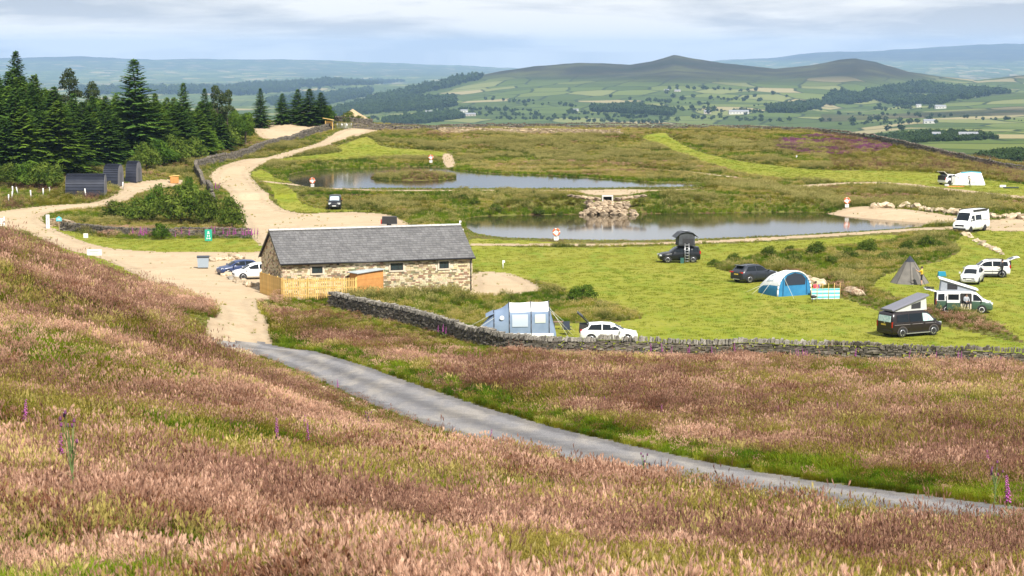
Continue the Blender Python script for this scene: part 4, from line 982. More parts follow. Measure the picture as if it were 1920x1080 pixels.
WOODS = [  # pixel outlines of the woods on the far slopes
 [(600, 218), (690, 188), (760, 172), (830, 158), (905, 141), (900, 150), (830, 168), (770, 182), (720, 196), (660, 216), (620, 224)],
 [(640, 220), (700, 196), (760, 186), (850, 186), (858, 200), (800, 206), (720, 212)], [(720, 228), (850, 214), (870, 222), (800, 232), (720, 236)], [(400, 172), (470, 160), (560, 160), (560, 172), (450, 180)],
 [(500, 192), (590, 180), (700, 172), (690, 182), (600, 200), (520, 206)], [(1110, 205), (1180, 202), (1265, 210), (1262, 218), (1180, 214), (1110, 210)], [(1545, 190), (1560, 176), (1640, 180), (1750, 186), (1850, 172), (1880, 176), (1760, 196), (1680, 200), (1640, 190), (1600, 196), (1540, 200)],
 [(1615, 178), (1720, 160), (1820, 170), (1900, 176), (1820, 178), (1720, 176)], [(1630, 262), (1700, 252), (1800, 250), (1870, 256), (1870, 262), (1760, 266), (1680, 270)], [(1830, 296), (1880, 288), (1930, 284), (1930, 302), (1880, 304)], [(1440, 205), (1520, 196), (1545, 200), (1500, 212), (1440, 212)], [(420, 168), (640, 152), (760, 154), (700, 160), (560, 164)], [(140, 168), (420, 166), (420, 176), (140, 180)]]
def woods():
    for k, W_ in enumerate(WOODS):
        us = [p[0] for p in W_]; vs = [p[1] for p in W_]; P = []; S = []
        tries = int((max(us) - min(us)) * (max(vs) - min(vs)) * 1.3)
        r = np.random.default_rng(k); uu = r.uniform(min(us), max(us), tries); vv = r.uniform(min(vs), max(vs), tries); ok = inpoly(uu, vv, W_)
        for u, v in list(zip(uu[ok], vv[ok]))[:600]:
            p = far_hit(u, v); P.append((p[0], p[1], p[2] - 1)); S.append(r.uniform(.8, 1.3) * min(2.0, max(.28, p[1] / 4200)))
        if P: grass_stuff('far_wood', 'dark blue-green wood on the far valley side', 'wood', BLOB, P, np.array(S), np.zeros(len(P)), 0.02)
woods()
rf = random.Random(9); nft = 0
def hedges():
    P, S = [], []
    for (u0, v0, u1, v1, n) in ((860, 206, 1010, 208, 40), (880, 214, 1060, 219, 40), (930, 223, 1090, 224, 40), (1060, 211, 1260, 226, 60), (1180, 190, 1330, 196, 26), (1270, 205, 1430, 212, 60), (1300, 222, 1470, 228, 50), (1100, 228, 1250, 232, 40), (1410, 200, 1540, 205, 40), (1250, 165, 1420, 172, 26), (690, 224, 830, 228, 40), (700, 211, 860, 208, 34), (1560, 236, 1700, 231, 26), (1630, 206, 1760, 203, 30), (1330, 186, 1430, 190, 20), (900, 186, 1080, 200, 26), (1800, 222, 1920, 226, 16), (1560, 214, 1800, 220, 22), (300, 170, 640, 166, 40)):
        for k in range(n):
            t = rf.random(); p = far_hit(u0 + (u1 - u0) * t, v0 + (v1 - v0) * t + rf.gauss(0, 1.2)); P.append((p[0], p[1], p[2] - .8)); S.append(rf.uniform(.25, .85) * max(.8, p[1] / 4200))
    grass_stuff('far_hedgerow', 'hedgerow trees along the far valley fields', 'hedgerow', BLOB, P, np.array(S), np.zeros(len(P)), .02)
hedges()
FT = [(1340, 170, 1), (1370, 192, 0), (1400, 186, 1), (1415, 183, 1), (1297, 205, 1), (1330, 214, 1), (1350, 219, 1), (1380, 214, 1), (1398, 216, 1), (1427, 222, 1), (1480, 228, 1), (1540, 229, 1), (1555, 228, 1), (1598, 232, 1.3), (1632, 228, 1.4), (1645, 228, 1.3), (1660, 229, 1.2), (1687, 229, 1.3), (1705, 233, 1.2), (1720, 232, 1.2), (1742, 227, 1.3), (1755, 232, .8), (1665, 246, 1.2), (1690, 246, 1), (1648, 201, .8), (1640, 206, .8), (1740, 197, .9), (1765, 198, .9),
      (985, 200, 1), (1050, 197, .8), (1017, 198, .7), (1060, 198, .7), (884, 208, .8), (920, 210, .8), (960, 212, .9), (1005, 216, .9), (1040, 222, .9), (1100, 224, .9), (1140, 226, .9), (1180, 224, 1), (1210, 222, 1), (1240, 230, 1), (1270, 228, .9), (1145, 183, .8), (1175, 195, .7), (1190, 194, .7), (1200, 196, .7), (1250, 176, .8), (1262, 184, .9), (1280, 190, 1), (1300, 184, .9), (1310, 196, .9), (1240, 198, .7), (1255, 170, .8), (800, 205, .8), (830, 222, .8), (700, 205, .8), (760, 216, .8), (1425, 190, .8), (1300, 222, 1), (1320, 205, .9), (1450, 178, .8), (1475, 183, .8)]
for (u, v, s) in FT:
    p = far_hit(u, v)
    if p[1] > 12000 or p[1] < 700: continue
    s *= rf.uniform(.6, 1.05) * max(.8, p[1] / 4200)
    side = 'right of the twin hills' if u > 1520 else ('below the peaked hill' if u > 1120 else 'below the long ridge')
    o = thing('field_tree', 'dark tree standing alone in the valley fields ' + side, 'tree', (p[0], p[1], p[2]), rf.uniform(0, 6), 'valley trees ' + side); o.scale = (s * 1.2, s * 1.2, s)
    link('crown', BLOB[rf.randrange(4)], o); link('trunk', FAR_T, o)
M_fw = nmat('farm_white', (0.55, 0.54, 0.50), 0.8); M_fr = nmat('farm_roof', (0.22, 0.23, 0.25), 0.8); M_fs = nmat('farm_stone', (0.42, 0.38, 0.32), 0.9); M_fg = nmat('farm_window', (0.05, 0.06, 0.07), 0.3)
def farm(u, v, L, Wd, H, rz, wm, lab):
    L, Wd, H = L * .62, Wd * .62, H * .62
    p = far_hit(u, v); o = thing('farm_building', lab, 'farmhouse', p, rz)
    mb = MB(); mb.prism([(-Wd / 2, -2), (Wd / 2, -2), (Wd / 2, H), (0, H + Wd * .3), (-Wd / 2, H)], -L / 2, L / 2, 'x'); mb.build('wall', wm, o)
    mb = MB()
    for s in (-1, 1): mb.quad((-L / 2 - .4, s * (Wd / 2 + .4), H - .1), (L / 2 + .4, s * (Wd / 2 + .4), H - .1), (L / 2 + .4, 0, H + Wd * .3 + .2), (-L / 2 - .4, 0, H + Wd * .3 + .2))
    mb.build('roof', M_fr if wm is not M_fs or True else M_fw, o)
    for k in range(int(L / 6)):
        mb = MB(); mb.box((-L / 2 + 3 + k * 6, -Wd / 2 - .03, H * .5), (2.0, .1, 1.6)); mb.build('window', M_fg, o)
for (u, v, L, Wd, H, rz, m, lab) in ((1385, 214, 60, 14, 8, .1, M_fw, 'long pale farm shed in the valley below the peaked hill'), (1763, 204, 34, 14, 8, .1, M_fw, 'white barn on the right valley slope under dark trees'), (1722, 201, 16, 10, 7, .2, M_fw, 'small white house left of the white barn on the slope'), (1742, 232, 26, 12, 7, 0, M_fw, 'white farmhouse beside the dark valley trees at right'),
                                 (1815, 259, 24, 9, 5, .05, M_fw, 'low white building by the wood at far right'), (1755, 258, 10, 7, 5, 0, nmat('farm_blue', (.1, .25, .5), .6), 'small blue shed by the wood at far right'), (1080, 209, 16, 9, 6, 0, M_fw, 'white cottage between hedges below the long ridge'), (795, 203, 22, 12, 9, .3, M_fw, 'pale house at the edge of the left valley wood'), (805, 213, 26, 10, 7, 0, M_fw, 'long white house in front of the left valley wood'),
                                 (880, 218, 40, 12, 7, 0, M_fs, 'stone barn in the valley below the long ridge'), (870, 211, 24, 10, 7, .2, M_fw, 'white farm row above the stone barn'), (1270, 173, 24, 10, 7, .2, M_fs, 'stone farm group on the slope of the peaked hill'), (1250, 172, 18, 10, 7, -.2, M_fw, 'small white farm on the slope of the peaked hill'), (730, 203, 18, 9, 7, .1, M_fw, 'white house inside the left valley wood'), (690, 207, 16, 9, 7, .1, M_fw, 'white cottage left of the valley wood'), (1326, 213, 20, 10, 7, 0, M_fs, 'stone house among trees below the peaked hill')):
    farm(u, v, L, Wd, H, rz, m, lab)

# ---------------------------------------------------------------- dry stone walls and boulders
M_stone = nmat('field_stone', (0.10, 0.088, 0.07), 0.95, col2=(0.19, 0.17, 0.14), scale=3.0, bump=0.5, bscale=12, attr='Col')
M_stone_o = nmat('field_stone_single', (0.15, 0.135, 0.11), 0.95, col2=(0.30, 0.275, 0.235), scale=3.0, bump=0.5, bscale=12, obj_var=0.35)
M_tan = nmat('tan_stone', (0.36, 0.27, 0.17), 0.95, col2=(0.52, 0.42, 0.29), scale=2.0, bump=0.5, bscale=10, attr='Col')
M_tan_o = nmat('tan_stone_single', (0.34, 0.26, 0.165), 0.95, col2=(0.55, 0.45, 0.32), scale=2.0, bump=0.5, bscale=10, obj_var=0.3)
def stone_var(rd): g = rd.uniform(.55, 1.25); return (g, g * rd.uniform(.94, 1.0), g * rd.uniform(.86, 1.0))
def boulder_mesh(name, seed, mat, flat=0.65):
    rd = random.Random(seed); bm = bmesh.new(); bmesh.ops.create_icosphere(bm, subdivisions=2, radius=0.5)
    off = Vector((seed * 3.1, 0, 0))
    for v in bm.verts:
        d = v.co.normalized(); k = 1 + .55 * mnoise.noise(d * 1.3 + off) + .25 * mnoise.noise(d * 3 + off)
        v.co = Vector((d.x * .5 * k, d.y * .42 * k, d.z * .5 * flat * k))
        for ax in range(3): v.co[ax] = round(v.co[ax] * 6) / 6 * .45 + v.co[ax] * .55
    me = bpy.data.meshes.new(name); bm.to_mesh(me); bm.free(); me.materials.append(mat); return me
BOULD = [boulder_mesh('boulder', i, M_tan_o) for i in range(5)]
BOULDW = [boulder_mesh('boulder', 30 + i, nmat('spillway_stone', (0.22, 0.16, 0.10), .95, col2=(.40, .31, .21), scale=2.0, bump=.5, bscale=10, obj_var=.4)) for i in range(5)]
BOULDG = [boulder_mesh('boulder', 10 + i, M_stone_o) for i in range(4)]
def slab_mesh(name, seed, mat):
    random.seed(seed); mb = MB(); mb.box((0, 0, .5), (1, 1, 1), jit=.16); return mb.mesh(name, mat)
COPE = [slab_mesh('cope_stone', 90 + i, M_stone_o) for i in range(6)]
def path_walk(P, step):
    P = [np.asarray(p, float) for p in P]; out = []; i = 0; s = 0.0
    seg = [np.linalg.norm(P[k + 1] - P[k]) for k in range(len(P) - 1)]; tot = sum(seg); q = 0.0
    while q < tot:
        a = 0; r = q
        while a < len(seg) - 1 and r > seg[a]: r -= seg[a]; a += 1
        t = (P[a + 1] - P[a]) / (seg[a] + 1e-9); out.append((P[a] + t * r, math.atan2(t[1], t[0]), q)); q += step() if callable(step) else step
    return out
def stone_wall(name, label, pts, h, th=0.55, course=0.13, slen=(0.22, 0.5), mat=None, single=0, seed=1, uneven=0.25, coping=True, cope_h=0.28, gap=None):
    rd = random.Random(seed); mat = mat or M_stone; P = smooth_path([np.asarray(p[:2]) for p in pts], 4)
    o = thing(name, label, 'wall', (P[0][0], P[0][1], gz(*P[0])), 0); ox, oy, oz = o.location
    mb = MB(); nco = max(2, int(h / course))
    hv = lambda q: h * (1 + uneven * (fbm(np.array([q]), np.array([seed * 9.7]), 5.0, 3)[0] - .5) * 2)
    for k in range(nco):
        for (p, a, q) in path_walk(P, lambda: rd.uniform(*slen)):
            hh = hv(q)
            if (k + .5) * course > hh: continue
            mb.col = stone_var(rd); L = rd.uniform(*slen) * 1.04; zc = gz_fast(p) + (k + .5) * course
            random.seed(rd.random()); mb.box((p[0] - ox, p[1] - oy, zc - oz + rd.gauss(0, .01)), (L, th * (1 - .25 * k / nco) * rd.uniform(.85, 1.12), course * rd.uniform(.75, 1.02)), (rd.gauss(0, .05), rd.gauss(0, .05), a + rd.gauss(0, .06)), jit=.10)
    mb.build('stone_courses', mat, o, fix=False)['kind'] = 'stuff'
    if coping:
        mb = MB(); n = 0
        for (p, a, q) in path_walk(P, lambda: rd.uniform(.13, .24)):
            hh = hv(q); top = gz_fast(p) + int(hh / course + .5) * course - .04; hs = cope_h * rd.uniform(.7, 1.25); t = rd.uniform(.10, .2); lean = rd.gauss(.12, .2)
            if n < single:
                c = link('cope_stone', COPE[rd.randrange(6)], o); c.location = (p[0] - ox, p[1] - oy, top - oz); c.scale = (t, th * rd.uniform(.7, .95), hs); c.rotation_euler = Euler((0, lean, a)); n += 1
            else:
                mb.col = stone_var(rd); random.seed(rd.random()); mb.box((p[0] - ox, p[1] - oy, top - oz + hs / 2), (t, th * .85, hs), (0, lean, a), jit=.14)
        if mb.f: mb.build('coping', mat, o, fix=False)['kind'] = 'stuff'
    return o
_gc = {}
def gz_fast(p):
    k = (round(p[0] * 2), round(p[1] * 2))
    if k not in _gc: _gc[k] = gz(p[0], p[1])
    return _gc[k]
def warm(paths):
    q = set()
    for P in paths:
        for (p, a, s) in path_walk(smooth_path([np.asarray(w[:2]) for w in P], 4), 0.25):
            for i in (-1, 0, 1):
                for j in (-1, 0, 1): q.add((round(p[0] * 2) + i, round(p[1] * 2) + j))
    q = list(q); z = ground(np.array([a / 2 for a, b in q]), np.array([b / 2 for a, b in q]))
    for k, v in zip(q, z): _gc[k] = float(v)
def px(z0, pts): return [on_ground(u, v, z0) for u, v in pts]
W_front = [w for w in WALL_W[:-1]]
W_hedge = px(0, [(118, 432), (150, 434), (180, 437), (220, 441), (270, 443), (330, 444), (400, 445), (470, 446)])
W_crook = [on_ground(u, v, z) for u, v, z in ((400, 382, .4), (388, 362, .5), (378, 343, .8), (370, 328, 1.2), (368, 318, 1.8), (385, 311, 2.2), (402, 307, 2.4), (430, 301, 3), (452, 296, 3.4), (470, 289, 3.8), (500, 277, 4.5), (540, 267, 5.2), (580, 254, 6), (612, 245, 6.6), (624, 241, 6.8))]
W_far = [at_d(u, v, fd(d)) for u, v, d in ((664, 243, 407), (700, 246, 408), (760, 247, 412), (840, 246, 416), (900, 243, 424), (1000, 242, 429), (1120, 241, 431), (1250, 241, 431), (1400, 244, 428), (1520, 249, 423.5), (1600, 260, 416), (1680, 275, 405), (1760, 291, 395), (1840, 309, 386), (1900, 320, 382), (1980, 332, 380))]
W_tan = [at_d(u, v, fd(d)) for u, v, d in ((825, 251, 410), (900, 251.5, 410), (1000, 253, 409.5), (1080, 255, 408), (1165, 257, 406))]
W_gate = px(0, [(92, 425), (106, 424), (122, 426), (136, 430)])
_c = on_ground(662, 231, 7); W_fold = [_c[:2] + np.array([3.9 * math.cos(t), 3.2 * math.sin(t)]) for t in np.linspace(-2.7, .7, 10)]
warm([W_front, W_hedge, W_crook, W_far, W_tan, W_gate, W_fold])
stone_wall('dry_stone_wall', 'long grey dry stone wall along the near edge of the camp field', W_front, .98, seed=1, uneven=.14, single=290, slen=(.24, .55))
stone_wall('dry_stone_wall', 'low mossy stone wall below the willow bushes by the left lawn', W_hedge, 0.85, seed=2, course=.16, slen=(.3, .6), cope_h=.2)
stone_wall('dry_stone_wall', 'crooked stone wall following the sand track up to the wood', W_crook, 1.05, seed=3, course=.17, slen=(.3, .7))
stone_wall('dry_stone_wall', 'dark boundary wall along the far crest behind the ponds', W_far, 1.1, seed=4, course=.2, slen=(.4, .9))
stone_wall('dry_stone_wall', 'new tan stone retaining wall on the bank behind the upper pond', W_tan, 1.15, seed=5, course=.18, slen=(.3, .7), mat=M_tan, uneven=.08, cope_h=.16)
stone_wall('dry_stone_wall', 'short rubble wall beside the white gatepost', W_gate, 1.1, seed=6, course=.16, slen=(.3, .6), mat=M_tan, coping=False)
stone_wall('stone_fold', 'round grey stone sheepfold in front of the straw cone roof', W_fold, 1.3, seed=7, course=.18, slen=(.3, .6))
rb = random.Random(5)
def boulder(p, s, label, group, meshes=BOULD, sink=.15):
    o = link('boulder', meshes[rb.randrange(len(meshes))]); o.location = (p[0], p[1], p[2] + s * (.32 - sink)); o.scale = (s * rb.uniform(.9, 1.35), s * rb.uniform(.8, 1.2), s * rb.uniform(.8, 1.15)); o.rotation_euler = (rb.gauss(0, .2), rb.gauss(0, .2), rb.uniform(0, 6.28))
    return tag(o, label, 'boulder', group)
for i in range(24):
    t = i / 23; u = 1638 + t * 170; v = np.interp(u, [1638, 1700, 1810], [389, 389, 404]) + rb.uniform(-1.5, 1.5); boulder(on_ground(u, v, .1), rb.uniform(.7, 1.5), 'pale tan boulder in the row along the back of the sandy beach', 'boulders behind the sandy beach')
for i in range(6): boulder(on_ground(1862 + i * 11, 409 + rb.uniform(-1, 2), .2), rb.uniform(.8, 1.5), 'pale boulder right of the white high-roof van', 'boulders right of the high-roof van')
for i in range(70):
    u = rb.uniform(1560, 1790); v = np.interp(u, [1560, 1620, 1700, 1790], [403, 408, 415, 421]) - rb.uniform(0, 2.5); boulder(on_ground(u, v, -.3), rb.uniform(.25, .6), 'small stone on the %s shore edge of the sandy beach' % ('left' if u < 1630 else 'middle' if u < 1715 else 'right'), 'shore stones of the beach', BOULDG + BOULD[:2], .1)
for i in range(16):
    t = i / 15; boulder(on_ground(1802 + t * 75 + rb.uniform(-2, 2), 437 + t * 40 + rb.uniform(-2, 2), 0), rb.uniform(.5, 1.2), 'flat pale rock in the line across the right field edge', 'rocks across the right field', BOULD, .28)
for (u, v, s) in ((1514, 528, 1.1), (1531, 537, 1.5), (1540, 536, 1.2), (1595, 549, 1.2), (1608, 553, 1.0)): boulder(on_ground(u, v, 0), s, 'sandstone boulder on the rough strip behind the windbreak', 'boulders behind the windbreak')
for i in range(26):
    t = i / 25; u = np.interp(t, [0, .4, 1], [408, 455, 560]); v = np.interp(t, [0, .4, 1], [510, 530, 560]); boulder(on_ground(u + rb.uniform(-3, 3), v + rb.uniform(-3, 4), 0), rb.uniform(.5, 1.1), 'pale edging rock beside the parking place', 'edging rocks of the parking place', BOULD + BOULDG[:1], .22)
for i in range(14):
    t = i / 13; boulder(on_ground(398 + t * 55, 489 + rb.uniform(-1, 1.5) - t * 5, 0), rb.uniform(.6, 1.0), 'tan rock in the low row behind the parked blue car', 'rocks behind the blue car', BOULD, .15)
for i in range(22): boulder(on_ground(575 + rb.uniform(0, 48), 317 + rb.uniform(0, 4.5), 1.5), rb.uniform(.5, 1.1), 'brown rock of the heap in the upper pond corner', 'rock heap in the upper pond', BOULD + BOULDG, .1)
for i in range(60):
    u = 455 + 250 * rb.random(); v = np.interp(u, [455, 560, 640, 705], [675, 712, 745, 775]) + rb.uniform(0, 14); q = hit(u, v, 60, 160); boulder(q, rb.uniform(.15, .42), 'cream stone spilled beside the gravel road, %s' % ('near the sand track' if u < 540 else 'halfway down the spill' if u < 620 else 'at the lower end of the spill'), 'stones spilled beside the gravel road', BOULD, .1)

# spillway between the ponds
wc = on_ground(1137, 366, 1.2); KEEP += [(wc[0] + k_ * 1.3, wc[1] - j_ * 2.5, 1.7) for k_ in (-1.5, 0, 1.5) for j_ in (0, 1, 2, 3, 4, 5)]; we = thing('pond_spillway', 'stone spillway with square culvert between the two ponds', 'spillway', wc, 0)
_loc = lambda p: (p[0] - wc[0], p[1] - wc[1], p[2] - wc[2])
i = 0; cul = at_d(1139, 373.5, on_ground(1137, 378, .8)[1] - .2)
for row in range(10):
    f = row / 9; y_ = cul[1] - .5 - f * (cul[1] - .5 - 284.6); half = 2.4 + 1.0 * f - .8 * (f > .3) * (f < .7)
    for k in range(6):
        x_ = cul[0] + (k - 2.5) / 2.5 * half + rb.uniform(-.25, .25); z_ = max(gz(x_, y_), (cul[2] - .55) * (1 - f) + (Z2 - .05) * f); c = link('stone', BOULDW[i % 5], we); i += 1
        c.location = _loc((x_, y_, z_ + .1)); c.scale = (rb.uniform(.8, 1.35), rb.uniform(.8, 1.3), rb.uniform(.6, 1.1)); c.rotation_euler = (rb.gauss(0, .15), rb.gauss(0, .15), rb.uniform(-.5, .5))
for s_ in (-1, 1):
    for k in range(5):
        c = link('stone', BOULDW[i % 5], we); i += 1; x_ = cul[0] + s_ * (1.4 + k * .85); c.location = _loc((x_, cul[1] - .2 + k * .25, cul[2] + .0 + .10 * k)); c.scale = (1.2, .9, .9 - .08 * k); c.rotation_euler = (0, s_ * -.1, rb.uniform(-.4, .4))
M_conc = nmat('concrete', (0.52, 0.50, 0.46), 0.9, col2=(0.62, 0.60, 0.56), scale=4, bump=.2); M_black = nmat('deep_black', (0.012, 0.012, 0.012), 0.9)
p = at_d(1139, 373.5, on_ground(1137, 378, .8)[1] - .2); mb = MB()
for q, d in (((0, 0, .45), (1.5, .8, .16)), ((0, 0, -.45), (1.7, .9, .18)), ((-.66, 0, 0), (.18, .8, .75)), ((.66, 0, 0), (.18, .8, .75))): mb.box(q, d)
c = mb.build('culvert', M_conc, we); c.location = _loc(p)
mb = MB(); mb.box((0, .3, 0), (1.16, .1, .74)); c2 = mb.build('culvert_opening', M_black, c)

# ---------------------------------------------------------------- stone building
bld = thing('stone_building', 'long single-storey stone amenity building with grey slate roof', 'building', (BLD0[0], BLD0[1], 0.0), BTH)
EAVE, RISE = 3.05, 2.45
M_mort = nmat('mortar', (0.60, 0.52, 0.38), 0.95, col2=(0.68, 0.60, 0.46), scale=2, bump=.3)
M_block = nmat('wall_stone', (0.78, 0.74, 0.68), 0.95, col2=(1.0, 1.0, 1.0), scale=5, bump=.4, bscale=14, attr='Col')
mb = MB(); mb.prism([(0, -.4), (BWID, -.4), (BWID, EAVE), (BWID / 2, EAVE + RISE - .05), (0, EAVE)], 0, BLEN, 'x'); mb.build('wall', M_mort, bld)
def wall_t(u):
    k = (u - 960) / FPX; return (k * BLD0[1] - BLD0[0]) / (_bd[0] - k * _bd[1])
def wall_zv(t, v): d = BLD0[1] + _bd[1] * t; return CAM_Z - (v - 100) * d / FPX
WINS = []
for (u, v, w_, h_) in ((592.5, 505.5, .95, .58), (742.5, 499.5, 1.15, .62), (831.5, 496, .88, .62)): t = wall_t(u); WINS.append((t, wall_zv(t, v), w_, h_))
rs = random.Random(3); mb = MB()
def blockcol():
    k = rs.random()
    if k < .24: return (.31 * rs.uniform(.7, 1.2), .225 * rs.uniform(.85, 1.15), .14)
    if k < .38: return (.42, .32 * rs.uniform(.9, 1.1), .19)
    return (.74 * rs.uniform(.85, 1.05), .62 * rs.uniform(.9, 1.05), .43 * rs.uniform(.85, 1.05))
def courses(mb, length, hfun, place, skip):
    z = 0.0; 
    while z < EAVE + RISE:
        ch = rs.uniform(.11, .17); x = -rs.uniform(0, .3)
        while x < length:
            L = rs.uniform(.2, .46); a, b = max(x, .0), min(x + L, length); x += L
            if b - a < .08: continue
            if z + ch > hfun((a + b) / 2) - .02 or skip(a, b, z, z + ch): continue
            mb.col = blockcol(); mb.box(*place((a + b) / 2, z + ch / 2, b - a - .022, ch - .022))
        z += ch
sk = lambda a, b, z0, z1: any(b > t - w / 2 - .14 and a < t + w / 2 + .14 and z1 > zc - h / 2 - .16 and z0 < zc + h / 2 + .2 for t, zc, w, h in WINS)
courses(mb, BLEN, lambda x: EAVE - .04, lambda x, z, l, h: ((x, -.018, z), (l, .07 + rs.uniform(0, .02), h)), sk)
gable = lambda y: EAVE - .05 + RISE * (1 - abs(y - BWID / 2) / (BWID / 2)) - .12
courses(mb, BWID, gable, lambda y, z, l, h: ((-.018, y, z), (.07 + rs.uniform(0, .02), l, h)), lambda *a: False)
courses(mb, BWID, gable, lambda y, z, l, h: ((BLEN + .018, y, z), (.07 + rs.uniform(0, .02), l, h)), lambda *a: False)
mb.build('stone_courses', M_block, bld, fix=False)['kind'] = 'stuff'
M_sill = nmat('window_stone', (0.55, 0.47, 0.35), .9, col2=(.62, .55, .43), scale=4); M_dark = nmat('dark_frame', (0.02, 0.02, 0.022), .4); M_pane = nmat('window_glass', (0.03, 0.045, 0.05), .05, spec=.8)
for t, zc, w, h in WINS:
    mb = MB()
    mb.box((t, -.03, zc + h / 2 + .09), (w + .3, .12, .17)); mb.box((t, -.04, zc - h / 2 - .07), (w + .3, .16, .13)); mb.box((t - w / 2 - .07, -.03, zc), (.13, .11, h)); mb.box((t + w / 2 + .07, -.03, zc), (.13, .11, h))
    win = mb.build('window', M_sill, bld)
    mb = MB()
    for q, d in (((t, -.045, zc + h / 2 - .03), (w - .006, .07, .06)), ((t, -.045, zc - h / 2 + .03), (w - .006, .07, .06)), ((t - w / 2 + .033, -.045, zc), (.06, .07, h - .12)), ((t + w / 2 - .033, -.045, zc), (.06, .07, h - .12)), ((t + w * .12, -.045, zc), (.04, .06, h - .12))): mb.box(q, d)
    mb.build('frame', M_dark, win); mb = MB(); mb.box((t, -.02, zc), (w - .1, .05, h - .1)); mb.build('pane', M_pane, win)
# roof: slates laid in rows
M_slate = nmat('slate', (0.80, 0.80, 0.82), .75, col2=(1, 1, 1), scale=3, bump=.25, bscale=16, attr='Col')
ov = .28; sl = math.hypot(BWID / 2 + ov, RISE * (BWID / 2 + ov) / (BWID / 2)); ang = math.atan2(RISE, BWID / 2)
mb = MB(); NR = 15
for side in (0, 1):
    for r_ in range(NR):
        x = -.25 - (.17 if r_ % 2 else 0)
        while x < BLEN + .25:
            w = rs.uniform(.30, .42); a, b = max(x, -.25), min(x + w, BLEN + .25); x += w
            if b - a < .05: continue
            s0 = sl * r_ / NR; s1 = sl * (r_ + 1.25) / NR; s1 = min(s1, sl + .01); g = rs.uniform(.115, .17); mb.col = (g * 1.02, g, g * .99)
            y0, y1 = -ov + s0 * math.cos(ang), -ov + s1 * math.cos(ang); z0 = EAVE - ov * RISE / (BWID / 2) + s0 * math.sin(ang) + .075 + rs.uniform(0, .012); z1 = EAVE - ov * RISE / (BWID / 2) + s1 * math.sin(ang) + .03
            Y = (lambda q: q) if side == 0 else (lambda q: BWID - q); k = len(mb.v)
            mb.v += [(a + .008, Y(y0), z0), (b - .008, Y(y0), z0), (b - .008, Y(y1), z1), (a + .008, Y(y1), z1), (a + .008, Y(y0), z0 - .04), (b - .008, Y(y0), z0 - .04)]
            mb.face((k, k + 1, k + 2, k + 3)); mb.face((k, k + 4, k + 5, k + 1))
roof = mb.build('roof', M_slate, bld, fix=False); roof['kind'] = 'stuff'
mb = MB(); under = [(-ov, EAVE - ov * RISE / (BWID / 2) - .05), (BWID / 2, EAVE + RISE - .02), (BWID + ov, EAVE - ov * RISE / (BWID / 2) - .05), (BWID + ov, EAVE - ov * RISE / (BWID / 2) + .02), (BWID / 2, EAVE + RISE + .035), (-ov, EAVE - ov * RISE / (BWID / 2) + .02)]
mb.prism(under, -.24, BLEN + .24, 'x'); mb.build('roof_deck', M_dark, bld)
M_ridge = nmat('ridge_tile', (0.36, 0.345, 0.33), .85, col2=(.46, .45, .43), scale=3)
for k in range(38):
    x = -.25 + k * (BLEN + .5) / 38; mb = MB(); L = (BLEN + .5) / 38 - .015
    for s in (-1, 1): mb.box((x + L / 2, BWID / 2 + s * .10, EAVE + RISE + .085), (L, .26, .045), (s * -ang * .95, 0, 0))
    mb.build('ridge_tile', M_ridge, bld)
mb = MB(); mb.tube((-.25, -ov - .05, EAVE - .16), (BLEN + .25, -ov - .05, EAVE - .16), .07, .07, 8); mb.build('gutter', M_dark, bld)
mb = MB(); mb.tube((BLEN - .12, -.11, -.1), (BLEN - .12, -.11, EAVE - .45), .05, .05, 8); mb.tube((BLEN - .12, -.11, EAVE - .45), (BLEN - .12, -ov - .05, EAVE - .2), .05, .05, 8); mb.build('downpipe', M_dark, bld)
for s in (0, 1):
    mb = MB(); y0, y1 = (-ov, BWID / 2) if s == 0 else (BWID + ov, BWID / 2); z0, z1 = EAVE - ov * RISE / (BWID / 2) - .08, EAVE + RISE - .05
    mb.quad((-.262, y0, z0 - .1), (-.262, y1, z1 - .1), (-.262, y1, z1 + .1), (-.262, y0, z0 + .1)); mb.build('bargeboard', M_dark, bld)
mb = MB(); mb.tube((wall_t(632), -.1, 2.75), (wall_t(632), .02, 2.75), .11, .11, 10); mb.build('wall_vent', M_dark, bld)

